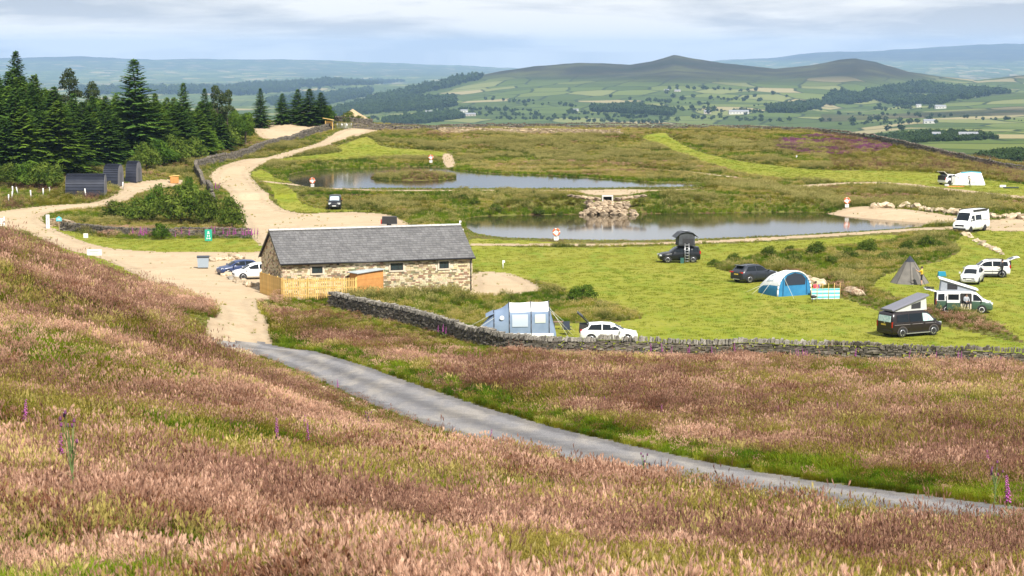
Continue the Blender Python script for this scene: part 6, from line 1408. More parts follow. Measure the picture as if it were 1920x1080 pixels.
# 7 slate SUV
p = place(1414, 528)
vehicle('family_suv', 'dark slate SUV parked behind the blue and white tent', 'car', p, head(math.cos(.62), math.sin(.62)), dict(W=1.87, st=SUV, paint=P_grey, glass=W_SUV, ws=(.47, 1.03), rw=(-1.98, -1.70), wheels=(1.36, -1.34, .36), mirror=(.85, 1.08), mmat=P_grey, seams=(-.52, .55), handles=(-.35, -1.2), rails=(-1.4, .0), archtrim=M_trim, bits=lights(2.0, .80, .68, -2.16, 1.0, .62, wr=.5, hr=.12) + [('spoiler', -1.82, 0, 1.60, (.34, 1.16, .05), P_grey, False), ('bumper', -2.18, 0, .48, (.12, 1.5, .22), M_trim, False), ('number_plate', -2.24, 0, .82, (.03, .52, .11), M_plate_y, False), ('skid_plate', -2.2, 0, .36, (.1, .9, .08), M_alloy, False)]))
# 8 black car with roof tent
p = place(1273, 491)
o, zt8, wt8 = vehicle('car_with_roof_tent', 'black estate car carrying an open roof tent and ladder', 'car', p, head(-1, -.10), dict(W=1.8, st=BOXSUV, paint=P_black, glass=W_BOX, ws=(.42, .93), wheels=(1.3, -1.28, .34), mirror=(.75, 1.1), mmat=P_black, seams=(-.38,), handles=(-.2, -1.0), rails=(-1.6, .1), bits=lights(1.95, .78, .66, -2.0, 1.05, .78)))
M_rt = nmat('roof_tent_fabric', (.045, .05, .058), .85, col2=(.07, .075, .085), scale=4); rt = thing('roof_tent', 'open charcoal roof tent with flared awning on the black car', 'roof tent', p + np.array([.62, -.0, 1.76]), head(-1, -.10))
m = MB(); m.box((0, 0, .06), (1.7, 2.0, .12)); m.build('base', M_trim, rt); m = MB(); m.prism([(-.82, .12), (.82, .12), (.80, .95), (.52, 1.28), (0, 1.36), (-.52, 1.28), (-.80, .95)], -.95, .95, 'y'); cab = m.build('cabin', M_rt, rt)
m = MB(); m.loft([[(x, y, z) for x, z in ((-1.18, .82), (-.62, 1.30), (0, 1.42), (.62, 1.30), (1.18, .82))] + [(x, y, z - .03) for x, z in ((1.18, .82), (.62, 1.30), (0, 1.42), (-.62, 1.30), (-1.18, .82))] for y in (-1.08, 1.08)], smooth=False); m.build('flysheet', M_rt, rt)
for s in (-1, 1): m = MB(); m.box((-.12, s * .96, .45), (1.1, .03, .52)); m.build('mesh_window', M_mesh, cab)
m = MB(); m.quad((-.28, -.5, 1.44), (.28, -.5, 1.44), (.28, .1, 1.44), (-.28, .1, 1.44)); m.build('skylight', nmat('clear_skylight', (.45, .46, .47), .2), rt)
lad = thing('ladder', 'aluminium ladder leaning from the roof tent to the grass', 'ladder', p + np.array([.72, -1.25, 0]), 0)
for s in (-.2, .2): m = MB(); m.tube((s, 0, .0), (s, .28, 2.0), .032, .032, 6); m.build('side_rail', M_alloy, lad)
for k in range(7): m = MB(); m.tube((-.2, .03 + .037 * k, .22 + .27 * k), (.2, .03 + .037 * k, .22 + .27 * k), .028, .028, 6); m.build('rung', M_alloy, lad)
cr_ = MB(); cr_.box((0, 0, .28), (.34, .3, .56), jit=.03); tag(cr_.build('storage_bag', nmat('green_bag', (.03, .11, .09), .8)), 'dark green upright bag beside the ladder', 'bag').location = p + np.array([.22, -1.25, 0])
# 9 white hatchback, tailgate up
p = place(1141, 640)
vehicle('hatchback_car', 'white hatchback with tailgate wide open behind the stone wall', 'car', p, head(1, -.03), dict(W=1.8, st=HATCH, paint=P_white, glass=W_HATCH, ws=(.47, 1.10), wheels=(1.35, -1.28, .32), mirror=(.85, .98), mmat=P_white, seams=(-.48, .62), handles=(-.3, -1.1), tailgate=(-1.45, 1.40, 1.15, .72, P_black), bootz=.72, bits=lights(1.9, .68, .62, -2.0, .86, .70)))
# 10 small black van
p = place(628, 391, .4)
vehicle('small_van', 'small black van facing the camera on the grass by the upper pond', 'van', p, head(.03, -1), dict(W=1.75, st=MINI, paint=P_black, glass=[[(-.1, 1.05), (-.1, 1.60), (.4, 1.58), (.95, 1.05)]], ws=(.57, 1.13), wheels=(1.25, -1.2, .32), mirror=(.85, 1.12), mmat=P_black, wsmat=nmat('bright_screen', (.45, .55, .62), .1), bits=lights(1.82, .80, .60, -1.9, 1.1, .78, .36, .22) + [('number_plate', 1.98, 0, .50, (.03, .52, .11), M_plate_w, False), ('bumper', 1.93, 0, .46, (.10, 1.3, .16), M_trim, False)]))
# 11, 12 cars parked behind the gable
p = place(447, 514)
vehicle('hatchback_car', 'dark blue hatchback parked left of the stone building', 'car', p, head(-.80, -.42), dict(W=1.75, scale=.95, st=HATCH, paint=P_blue, glass=W_HATCH, ws=(.47, 1.10), wheels=(1.35, -1.28, .31), mirror=(.85, .98), mmat=P_blue, seams=(-.48, .62), handles=(-.3,), bits=lights(1.9, .68, .62, -2.0, .86, .70)))
p = place(478, 523)
vehicle('compact_car', 'white compact car half hidden by the gable of the stone building', 'car', p, head(-.86, -.30), dict(W=1.8, st=MPV, scale=.95, paint=P_white, glass=W_MPV, ws=(.62, 1.30), wheels=(1.38, -1.30, .32), mirror=(1.0, 1.06), mmat=P_white, seams=(-.26,), bits=lights(1.95, .72, .66, -2.05, 1.0, .76) + [('grille', 2.15, 0, .55, (.08, 1.1, .12), M_trim, False)]))

# ---------------------------------------------------------------- tents
M_tg = nmat('tent_grey_blue', (.15, .21, .31), .8, col2=(.20, .265, .37), scale=1.2, bump=.15, bscale=3); M_tw = nmat('tent_white', (.70, .72, .74), .8, col2=(.80, .80, .80), scale=1.5, bump=.15, bscale=3); M_tb = nmat('tent_blue', (.02, .17, .36), .8, col2=(.03, .22, .44), scale=1.2, bump=.15, bscale=3); M_tdk = nmat('tent_dark', (.02, .03, .05), .8)
M_pole = nmat('tent_pole', (.05, .05, .06), .5); M_line = nmat('guy_line', (.62, .64, .55), .7); M_pvc = nmat('tent_window', (.42, .47, .50), .15)
def arch_pts(x, w, h, n=14, p=.62): return [(x, math.cos(math.pi * i / n) * w / 2 if True else 0, h * math.sin(math.pi * i / n) ** p) for i in range(n + 1)]
# tunnel tent behind the wall
p = place(970, 630); KEEP.append((p[0] - 2, p[1] + 1, 1.5)); KEEP.append((p[0] + 2, p[1] + 1, 1.5))
t = thing('tunnel_tent', 'grey blue tunnel tent with white roof panels behind the stone wall', 'tent', p + np.array([0, .9, 0]), head(1, .04)); t.scale = (1.04, 1.0, 1.06)
hoops = [(-2.95, 1.9, .25), (-1.72, 2.3, 1.72), (-.62, 2.6, 2.28), (.95, 2.65, 2.32), (2.25, 2.55, 2.36), (2.95, 2.3, 1.6 * 0 + .2)]
def seg(a, b, name, mats, roofmat=False, sag=.06):
    m = MB(); rings = []
    for f in np.linspace(0, 1, 5): x, w, h = [a[i] + (b[i] - a[i]) * f for i in range(3)]; k = 1 - sag * math.sin(math.pi * f); rings.append(arch_pts(x, w, h * k))
    m.loft(rings, closed=False, caps=False)
    if roofmat:
        for i, f in enumerate(m.f): m.m[i] = 1 if sum(m.v[j][2] for j in f) / len(f) > 1.70 else 0
    return m.build(name, mats, t)
seg(hoops[0], hoops[1], 'rear_panel', [M_tg]); seg(hoops[1], hoops[2], 'bedroom_panel', [M_tg]); w1_ = seg(hoops[2], hoops[3], 'living_panel', [M_tg, M_tw], True, .02); seg(hoops[3], hoops[4], 'porch_panel', [M_tg, M_tw], True, .02); seg((2.25, 2.55, 2.36), (2.75, 2.4, .3), 'front_panel', [M_tg])
for x, w, h in hoops[1:5]: m = MB(); q = arch_pts(x, w + .05, h + .03); [m.tube(q[i], q[i + 1], .035, .035, 5) for i in range(len(q) - 1)]; m.build('hoop', M_pole, t)
def tpanel(x0, x1, t0, t1, name, mat):
    m = MB(); nx, nt_ = 4, 5
    for i in range(nx):
        x = x0 + (x1 - x0) * i / (nx - 1); w = np.interp(x, [h_[0] for h_ in hoops], [h_[1] for h_ in hoops]); h = np.interp(x, [h_[0] for h_ in hoops], [h_[2] for h_ in hoops])
        for j in range(nt_): tt = t0 + (t1 - t0) * j / (nt_ - 1); m.v.append((x, -(math.cos(math.pi * tt) * w / 2 + .03), h * math.sin(math.pi * tt) ** .62 + .01))
    for i in range(nx - 1):
        for j in range(nt_ - 1): m.face((i * nt_ + j, i * nt_ + j + 1, (i + 1) * nt_ + j + 1, (i + 1) * nt_ + j), True)
    return m.build(name, mat, t)
tpanel(-.42, .72, .045, .175, 'side_window', nmat('tent_light_panel', (.40, .46, .54), .7)); tpanel(1.22, 1.98, .075, .17, 'porch_window', nmat('tent_clear', (.50, .54, .48), .2))
m = MB(); m.box((1.0, -1.34, .12), (3.1, .03, .22)); m.build('mud_flap', M_tw, t); m = MB(); m.lathe([(0, 0), (.16, 0)], (0, 0, 0), 14, 'y'); b_ = m.build('emblem', M_tw, t); b_.location = (-1.15, -1.20, 1.32)
m = MB(); m.loft([[(-1.72, y, z) for y, z in ((-.8, 1.55), (0, 1.78), (.8, 1.55))], [(-2.3, y, z) for y, z in ((-.6, 1.30), (0, 1.5), (.6, 1.30))]], closed=False, caps=False); m.build('vent_hood', M_tg, t)
m = MB()
for a, b in (((-1.7, -1, 1.3), (-3.9, -1.3, 0)), ((-1.7, .9, 1.4), (-4.2, 1.4, 0)), ((2.3, -.9, 1.8), (4.0, -.8, 0)), ((2.3, .9, 1.8), (4.3, 1.4, 0)), ((2.3, -.5, 2.0), (3.6, -1.8, 0))): m.tube(a, b, .012, .012, 4)
m.build('guy_lines', M_line, t)
def chair(u, v, lab, col):
    p = on_ground(u, v, 0); c = thing('camp_chair', lab, 'chair', p, random.uniform(-.5, .5))
    m = MB(); m.box((0, 0, .42), (.5, .46, .05)); m.build('seat', col, c); m = MB(); m.box((0, .25, .72), (.5, .05, .55), (-.2, 0, 0)); m.build('backrest', col, c)
    for x, y in ((-.24, -.22), (.24, -.22), (-.24, .24), (.24, .24)): m = MB(); m.tube((x, y, 0), (-x * .7, y, .42), .015, .015, 5); m.build('leg', M_pole, c)
    for s in (-.27, .27): m = MB(); m.box((s, 0, .60), (.05, .45, .03)); m.build('armrest', M_pole, c)
chair(1064, 627, 'black folding camp chair between the tunnel tent and white hatchback', M_tdk)
tb = thing('camp_table', 'small brown camp table beside the tunnel tent', 'table', on_ground(1047, 618, 0), .1); m = MB(); m.box((0, 0, .62), (.75, .5, .05)); m.build('table_top', nmat('table_wood', (.20, .12, .08), .7), tb)
for x, y in ((-.32, -.2), (.32, -.2), (-.32, .2), (.32, .2)): m = MB(); m.tube((x, y, 0), (x, y, .6), .02, .02, 5); m.build('leg', M_pole, tb)
# blue and white tent
a = at_z(1461, 558, 0); b = at_z(1521, 550, 0); ctr = (a + b) / 2; ax = (b - a)[:2]; Wt = np.linalg.norm(ax); fwd = np.array([ax[1], -ax[0]]) / Wt
KEEP += [(ctr[0], ctr[1], 2.6), (ctr[0] - fwd[0] * 2, ctr[1] - fwd[1] * 2, 2.6)]
Wt = 3.7; t = thing('dome_tent', 'blue and white inflatable family tent with dark front window', 'tent', (ctr[0] - .1, ctr[1], gz(ctr[0], ctr[1])), head(.50, -.86))
hs = [(0, Wt, 2.2), (-1.2, Wt * .98, 2.15), (-2.4, Wt * .88, 1.80), (-3.4, Wt * .72, 1.15), (-4.0, Wt * .5, .25)]
m = MB(); m.loft([arch_pts(x, w, h, 20, .72) for x, w, h in hs], closed=False, caps=False)
for i, f in enumerate(m.f):
    c = [sum(m.v[j][k] for j in f) / len(f) for k in range(3)]; m.m[i] = 1 if c[2] < .75 + .25 * c[0] * .4 + .25 else 0
m.build('flysheet', [M_tw, M_tb], t)
q = arch_pts(.02, Wt * .985, 2.15, 20, .72); m = MB(); m.v = [tuple(z_) for z_ in q]; m.face(range(len(q))); fr_ = m.build('front_panel', M_tb, t)
m = MB(); m.v = [(.045, y, z) for y, z in ((-1.0, .95), (1.15, .95), (1.2, 1.45), (.8, 1.85), (0, 2.02), (-.8, 1.80), (-1.1, 1.4))]; m.face(range(7)); m.build('front_window', M_tdk, fr_)
for y in (-1.25, 1.3): m = MB(); m.box((.06, y, .9), (.03, .05, 1.6)); m.build('zip_seam', nmat('tent_seam', (.015, .11, .25), .8), fr_)
m = MB(); [m.tube(q[i], q[i + 1], .07, .07, 6) for i in range(len(q) - 1)]; m.build('air_beam', M_tw, t)
# side window on the camera's side: on the flysheet
for s in (-1,):
    ps = []
    for x, tt in ((-.95, .16), (-2.0, .17), (-1.85, .30), (-1.05, .30)):
        w = np.interp(-x, [0, 1.2, 2.4, 3.4], [Wt, Wt * .98, Wt * .88, Wt * .72]); h = np.interp(-x, [0, 1.2, 2.4, 3.4], [2.2, 2.15, 1.8, 1.15]); ps.append((x, -(math.cos(math.pi * tt) * w / 2 + .03), h * math.sin(math.pi * tt) ** .72 + .03))
    m = MB(); m.v = ps; m.face(range(4)); m.build('side_window', M_pvc, t)
m = MB()
for a_, b_ in (((.05, -1.2, 1.7), (1.9, -1.5, 0)), ((.05, 1.2, 1.7), (1.9, 1.8, 0)), ((-1.2, -1.6, 1.2), (-1.0, -2.9, 0)), ((-2.4, -1.5, .9), (-2.5, -2.8, 0)), ((-3.4, -1.2, .6), (-4.2, -2.2, 0))): m.tube(a_, b_, .014, .014, 4)
m.build('guy_lines', M_line, t)
# windbreak, barbecue
w0, w1 = on_ground(1521, 561, 0), on_ground(1575, 560, 0); v = (w1 - w0)[:2]; L = np.linalg.norm(v)
m_wb = bpy.data.materials.new('striped_canvas'); m_wb.use_nodes = True; nt = m_wb.node_tree; N = nt.nodes.new; tcn = N('ShaderNodeTexCoord'); sp = N('ShaderNodeSeparateXYZ'); nt.links.new(tcn.outputs['Object'], sp.inputs[0]); ml = N('ShaderNodeMath'); ml.operation = 'MULTIPLY'; ml.inputs[1].default_value = 3.1; nt.links.new(sp.outputs['Z'], ml.inputs[0]); fr = N('ShaderNodeMath'); fr.operation = 'FRACT'; nt.links.new(ml.outputs[0], fr.inputs[0])
rp = N('ShaderNodeValToRGB'); rp.color_ramp.interpolation = 'CONSTANT'; rp.color_ramp.elements[0].color = (.62, .74, .74, 1); rp.color_ramp.elements[1].position = .42; rp.color_ramp.elements[1].color = (.04, .42, .48, 1); e = rp.color_ramp.elements.new(.7); e.color = (.30, .62, .64, 1); nt.links.new(fr.outputs[0], rp.inputs[0]); nt.links.new(rp.outputs[0], nt.nodes['Principled BSDF'].inputs['Base Color'])
wb_ = thing('windbreak', 'turquoise striped windbreak on wooden poles beside the blue tent', 'windbreak', w0, math.atan2(v[1], v[0])); NP = 5
for k in range(NP):
    x0, x1 = L * k / NP + .03, L * (k + 1) / NP - .02; m = MB(); m.box(((x0 + x1) / 2, .02 * (-1) ** k, .5), (x1 - x0, .02, .92), (0, 0, .04 * (-1) ** k)); m.build('canvas_panel', m_wb, wb_)
for k in range(NP + 1): m = MB(); m.tube((L * k / NP, 0, -.15), (L * k / NP, random.gauss(0, .03), 1.42), .022, .022, 6); m.build('pole', M_board, wb_)
bq = thing('barbecue', 'small black kettle barbecue on legs in front of the windbreak', 'barbecue', on_ground(1525, 566, 0), 0); m = MB(); m.lathe([(0, .34), (.2, .36), (.28, .46), (.27, .52), (.15, .58), (0, .6)], n=14); m.build('bowl', M_trim, bq)
for k in range(3): a_ = k * 2.09; m = MB(); m.tube((.12 * math.cos(a_), .12 * math.sin(a_), .38), (.26 * math.cos(a_), .26 * math.sin(a_), 0), .016, .016, 5); m.build('leg', M_trim, bq)
# tipi
M_tip = nmat('tipi_cloth', (.13, .12, .105), .9, col2=(.18, .165, .145), scale=1.5, bump=.15, bscale=3); p = place(1711, 533); KEEP.append((p[0], p[1] + 1.3, 2.1)); t = thing('tipi_tent', 'dark grey pointed tipi tent with black cap', 'tent', p + np.array([0, 1.5, 0]), .3); n = 8
m = MB(); m.loft([[(r_ * math.cos(2 * math.pi * (i + .5) / n), r_ * math.sin(2 * math.pi * (i + .5) / n), z) for i in range(n)] for r_, z in ((1.78, 0), (1.62, .22), (.98, 1.15), (.42, 2.0))], smooth=False); m.build('cone_cloth', M_tip, t)
m = MB(); m.loft([[(r_ * math.cos(2 * math.pi * (i + .5) / n), r_ * math.sin(2 * math.pi * (i + .5) / n), z) for i in range(n)] for r_, z in ((.46, 1.97), (.02, 2.52))], smooth=False); m.build('cap', nmat('tipi_cap', (.03, .035, .05), .9), t)
for i in range(n): a_ = 2 * math.pi * (i + .5) / n; m = MB(); m.tube((1.80 * math.cos(a_), 1.80 * math.sin(a_), 0), (.44 * math.cos(a_), .44 * math.sin(a_), 2.0), .018, .018, 4); m.build('seam', nmat('tipi_seam', (.08, .075, .07), .9), t)
m = MB(); m.loft([[(.45 + .03, -.98 * k_, z) for k_ in (1,)] + [(0, -1.74 + .0 * z, z)] for z in (0,)], closed=False, caps=False) if False else m.quad((-.35, -1.69, .02), (.35, -1.69, .02), (.12, -.72, 1.5), (-.12, -.72, 1.5)); m.build('door_flap', nmat('tipi_door', (.10, .095, .085), .9), t)
cb = MB(); cb.box((0, 0, .22), (.75, .5, .44), taper=.9, jit=.04); tag(cb.build('storage_bag', nmat('cyan_bag', (.01, .24, .38), .6)), 'bright cyan bag on the grass right of the tipi', 'bag').location = on_ground(1766, 518, 0)
# far tent beside the white saloon
p = place(1824, 347, .8); t = thing('far_tent', 'pale grey tent with teal roof beside the far white saloon', 'tent', p + np.array([0, .6, 0]), head(1, -.12)); M_teal = nmat('tent_teal', (.03, .25, .32), .8)
m = MB(); m.loft([arch_pts(x, w, h, 12, .6) for x, w, h in ((-1.7, 2.4, 1.95), (-.2, 2.5, 2.1), (1.3, 2.4, 2.0), (1.9, 2.0, .3))], closed=False, caps=False)
for i, f in enumerate(m.f): m.m[i] = 1 if sum(m.v[j][2] for j in f) / len(f) > 1.8 else 0
m.build('flysheet', [M_tw, M_teal], t); m = MB(); m.loft([arch_pts(x, w, h, 10, .7) for x, w, h in ((-3.8, 1.4, 1.0), (-2.9, 2.0, 1.45), (-1.7, 2.4, 1.9))], closed=False, caps=False); m.build('tunnel_link', M_tw, t); m = MB(); m.loft([arch_pts(x, w, h, 10, .7) for x, w, h in ((-4.0, 1.9, 1.5), (-3.6, 1.9, 1.45))], closed=False, caps=False); m.build('awning_skirt', M_teal, t)
m = MB(); m.quad((-.9, -1.24, .3), (.4, -1.27, .3), (.4, -1.12, 1.4), (-.9, -1.10, 1.4)); m.build('side_panel', nmat('tent_pale_grey', (.48, .50, .52), .8), t)
for k, (u, v_, c, dm, lab, nm) in enumerate(((1775, 349, (.55, .55, .55), (.6, .4, .3), 'pale box on the grass behind the far white saloon', 'storage_box'), (1786, 350, (.75, .25, .06), (1.5, .8, .06), 'orange mat on the grass beside the far white saloon', 'ground_mat'), (1800, 350, (.75, .22, .05), (1.2, .7, .06), 'second orange mat towards the far tent', 'ground_mat'), (1880, 351, (.75, .75, .73), (.9, .5, .3), 'white bundle on the grass right of the far tent', 'bundle'), (1896, 353, (.06, .08, .07), (2.2, .7, .18), 'dark rolled groundsheet right of the far tent', 'groundsheet'), (1811, 368, (.03, .03, .03), (.7, .5, .4), 'small black box below the far sand path', 'storage_box'))):
    m = MB(); m.box((0, 0, dm[2] / 2 + .02), dm, jit=.05); q = m.build(nm, nmat('thing_col_%d' % k, c, .7)); q.location = on_ground(u, v_, .8); tag(q, lab, nm.replace('_', ' '))

# ---------------------------------------------------------------- people
M_skin = nmat('skin', (.55, .34, .25), .6); M_hair = nmat('hair', (.05, .03, .02), .7); HM = 1.0
def person(label, loc, heading, shirt, legs, pose, scale=1.0, bare_legs=False):
    J = dict(pel=(0, 0, .95), sp=(0, 0, 1.15), ch=(0, 0, 1.36), nk=(0, 0, 1.50), hd=(.01, 0, 1.62), ht=(.0, 0, 1.75))
    for s, n in ((1, 'l'), (-1, 'r')):
        J.update({'hip' + n: (0, s * .10, .92), 'kn' + n: (.02, s * .11, .50), 'an' + n: (-.02, s * .11, .09), 'to' + n: (.16, s * .12, .04), 'sh' + n: (0, s * .19, 1.42), 'el' + n: (-.03, s * .25, 1.13), 'wr' + n: (.06, s * .25, .88), 'pm' + n: (.09, s * .25, .81)})
    J.update(pose); E = [('pel', 'sp', 0), ('sp', 'ch', 0), ('ch', 'nk', 0), ('nk', 'hd', 2), ('hd', 'ht', 2)]
    for n in 'lr': E += [('pel', 'hip' + n, 1), ('hip' + n, 'kn' + n, 1), ('kn' + n, 'an' + n, 2 if bare_legs else 1), ('an' + n, 'to' + n, 3), ('ch', 'sh' + n, 0), ('sh' + n, 'el' + n, 0), ('el' + n, 'wr' + n, 2 if bare_legs else 0), ('wr' + n, 'pm' + n, 2)]
    Rr = dict(pel=.155, sp=.145, ch=.16, nk=.062, hd=.10, ht=.07); rad = lambda k: Rr.get(k) or dict(hip=.09, kn=.062, an=.045, to=.04, sh=.07, el=.047, wr=.032, pm=.036)[k[:-1]]
    names = list(J); V = [Vector(J[k]) for k in names]; RR = [rad(k) for k in names]; EE = [(names.index(a), names.index(b)) for a, b, _ in E]
    for n in 'lr':            # five fingers
        w_, q_ = Vector(J['wr' + n]), Vector(J['pm' + n]); d = (q_ - w_).normalized(); sd = d.orthogonal().normalized(); pi = names.index('pm' + n)
        for k in range(5):
            b_ = q_ + sd * (.018 * (k - 1.5)) + d * .02 if k < 4 else q_ - sd * .04; l = (.07, .08, .075, .06, .05)[k]; V += [b_, b_ + d * l + sd * (0 if k < 4 else -.03)]; RR += [.010, .008]; EE += [(pi, len(V) - 2), (len(V) - 2, len(V) - 1)]
    me = bpy.data.meshes.new('person'); me.from_pydata([tuple(v) for v in V], EE, []); o = bpy.data.objects.new('person_tmp', me); COL.objects.link(o)
    o.modifiers.new('skin', 'SKIN'); me.skin_vertices[0].data[0].use_root = True
    for i, r in enumerate(RR): me.skin_vertices[0].data[i].radius = (r, r)
    o.modifiers.new('sub', 'SUBSURF').levels = 1
    dg = bpy.context.evaluated_depsgraph_get(); new = bpy.data.meshes.new_from_object(o.evaluated_get(dg)); bpy.data.objects.remove(o)
    new.materials.clear()
    for m_ in (shirt, legs, M_skin, M_trim): new.materials.append(m_)
    segs = [(Vector(J[a]), Vector(J[b]), t_) for a, b, t_ in E]
    for f in new.polygons:
        c = f.center; best = min(segs, key=lambda s: (lambda ab, ap: (ap - ab * max(0, min(1, ap.dot(ab) / max(ab.length_squared, 1e-6)))).length)(s[1] - s[0], c - s[0])); f.material_index = best[2]; f.use_smooth = True
    b = link('person', new); b.location = loc; b.rotation_euler = (0, 0, heading); b.scale = (scale,) * 3; tag(b, label, 'person')
    hd = Vector(J['hd']); m = MB(); m.lathe([(0, .135), (.07, .12), (.108, .05), (.112, -.01), (.105, -.02)], (hd.x - .018, hd.y, hd.z + .035), 12); m.build('hair', M_hair, b)
    m = MB(); m.box((hd.x + .10, hd.y, hd.z + .01), (.05, .03, .045)); m.build('nose', M_skin, b)
    for s in (-1, 1): m = MB(); m.box((hd.x + .088, hd.y + s * .036, hd.z + .045), (.02, .028, .016)); m.build('eye', M_hair, b)
    return b
M_yel = nmat('yellow_shirt', (.72, .45, .04), .9); M_dkc = nmat('dark_clothes', (.018, .018, .022), .9); M_wsh = nmat('white_shirt', (.75, .70, .68), .9); M_gsh = nmat('grey_shirt', (.35, .37, .40), .9); M_rsh = nmat('red_shirt', (.55, .08, .10), .9)
reach = dict(wrl=(.42, .12, 1.42), ell=(.25, .22, 1.28), pml=(.49, .10, 1.45), wrr=(.38, -.12, 1.30), elr=(.20, -.24, 1.18), pmr=(.45, -.1, 1.34))
person('person in a yellow shirt and dark shorts reaching towards the tipi', on_ground(1728, 535, 0), head(-1, .25), M_yel, M_dkc, dict(reach, knl=(.05, .11, .5), tor=(.1, -.12, .04)), 1.0, True)
person('person in black clothes standing at the open estate boot', on_ground(1879, 521, 0), head(-1, .1), M_dkc, M_dkc, dict(wrl=(.30, .18, 1.08), ell=(.08, .26, 1.12), pml=(.36, .16, 1.08), wrr=(.28, -.18, 1.05), elr=(.06, -.26, 1.1), pmr=(.34, -.16, 1.06)))
person('person in a white top and black trousers striding past the far tent', on_ground(1818, 350.5, .8), head(-.9, -.4), M_wsh, M_dkc, dict(knl=(.22, .1, .55), anl=(.10, .1, .14), tol=(.24, .1, .06), knr=(-.12, -.1, .5), anr=(-.36, -.1, .14), tor=(-.24, -.1, .04), sp=(.04, 0, 1.15), ch=(.10, 0, 1.35), nk=(.13, 0, 1.48), hd=(.16, 0, 1.60), ht=(.16, 0, 1.72), shl=(.1, .19, 1.41), shr=(.1, -.19, 1.41), ell=(-.05, .25, 1.15), wrl=(.05, .27, .93), pml=(.09, .27, .87), elr=(.2, -.25, 1.15), wrr=(.35, -.24, 1.0), pmr=(.4, -.24, .95)))
sit = dict(pel=(0, 0, .15), sp=(0, 0, .36), ch=(.02, 0, .56), nk=(.03, 0, .70), hd=(.06, 0, .82), ht=(.05, 0, .95))
for s, n in ((1, 'l'), (-1, 'r')): sit.update({'hip' + n: (.04, s * .10, .13), 'kn' + n: (.46, s * .11, .16), 'an' + n: (.48, s * .11, -.24), 'to' + n: (.62, s * .11, -.28), 'sh' + n: (.02, s * .19, .62), 'el' + n: (.10, s * .24, .36), 'wr' + n: (.32, s * .14, .30), 'pm' + n: (.38, s * .1, .30)})
gv = [o_ for o_ in COL.objects if o_.get('label', '').startswith('two-tone')][0]; gvm = Matrix.Translation(gv.location) @ Euler(gv.rotation_euler).to_matrix().to_4x4() @ Matrix.Scale(gv.scale[0], 4)
person('person in a grey top sitting in the open side door of the green camper', gvm @ Vector((.12, -.98, .80)), gv.rotation_euler[2] - 1.3, M_gsh, M_dkc, sit, .95)
person('person in a red top sitting at the left end of the windbreak', on_ground(1530, 555, 0) + np.array([0, .3, .40]), head(.2, -1), M_rsh, M_wsh, sit, .95); chair(1530, 554, 'low camp chair under the sitting person by the windbreak', nmat('blue_chair', (.04, .10, .3), .8))

# ---------------------------------------------------------------- small things around the site
M_wood = nmat('post_wood', (.30, .22, .14), .9, col2=(.40, .30, .2), scale=4); M_wpl = nmat('white_board', (.78, .78, .76), .5); M_orn = nmat('buoy_orange', (.72, .16, .05), .5); M_galv = nmat('galvanised', (.48, .50, .51), .4, metal=.6); M_prt = nmat('print_grey', (.25, .3, .33), .7)
for (u, v, z0, lab) in ((586, 354, 1.6, 'lifebuoy on a white post at the left end of the upper pond'), (808, 306, 2.2, 'lifebuoy on the far shore of the upper pond near the island'), (1043, 453, -.1, 'lifebuoy on a white post in front of the lower pond'), (1588, 386, .2, 'lifebuoy on a white post on the sandy beach')):
    p = on_ground(u, v, z0); o = thing('lifebuoy_post', lab, 'lifebuoy', p, random.uniform(-.2, .2)); KEEP.append((p[0], p[1], .5))
    m = MB(); m.box((0, .06, .55), (.12, .1, 1.3)); m.build('post', M_wood, o); m = MB(); m.box((0, 0, .38), (.50, .05, .46)); m.build('notice', M_wpl, o); m = MB(); m.box((0, -.03, .45), (.34, .01, .04)); m.box((0, -.03, .35), (.34, .01, .04)); m.build('notice_print', M_prt, o)
    rm = MB(); n = 20
    rings = [[((.36 + .085 * math.cos(b)) * math.cos(a), .085 * math.sin(b) - .06, 1.08 + (.36 + .085 * math.cos(b)) * math.sin(a)) for b in [k * math.pi / 4 for k in range(8)]] for a in [2 * math.pi * i / n for i in range(n + 1)]]
    rm.loft(rings, caps=False)
    for i in range(len(rm.f)): rm.m[i] = 1 if (i // 8) % 5 == 0 else 0
    rm.build('ring', [M_orn, M_wpl], o); m = MB(); m.box((0, .0, 1.08), (.62, .04, .62)); m.build('backboard', M_wpl, o)
def sign(u, v, z0, w, h, post, mat, lab, marks, mk, name='sign'):
    p = on_ground(u, v, z0); o = thing(name, lab, 'sign', p, random.uniform(-.1, .1)); KEEP.append((p[0], p[1], .6))
    m = MB(); m.box((0, 0, post + h / 2), (w, .04, h)); m.build('board', mat, o)
    for s in ((-1, 1) if w > .8 else (0,)): m = MB(); m.box((s * w * .38, .06, (post + h * .8) / 2), (.08, .07, post + h * .8)); m.build('post', M_wood, o)
    m = MB()
    for x, z, a, b in marks: m.box((x * w, -.026, post + z * h), (a * w, .012, b * h))
    m.build('print', mk, o)
sign(177, 484, .0, 1.5, .62, .30, M_wpl, 'white notice board on the bright verge beside the sand track', [(0, .72, .72, .07), (0, .56, .6, .05), (.0, .25, .34, .10), (.2, .25, .06, .16)], M_prt)
sign(161, 450, 0, .52, .5, .25, M_wpl, 'small white sign on the left lawn', [(0, .65, .6, .08), (0, .4, .6, .08)], M_prt)
sign(391, 454, 0, .80, 1.28, .15, nmat('sign_green', (.02, .36, .24), .5), 'tall green sign with white symbols in front of the low wall', [(0, .78, .22, .12), (0, .66, .34, .07), (-.12, .45, .1, .16), (.12, .45, .1, .16), (-.2, .22, .14, .14), (.2, .22, .14, .14), (0, .22, .16, .05)], M_wpl)
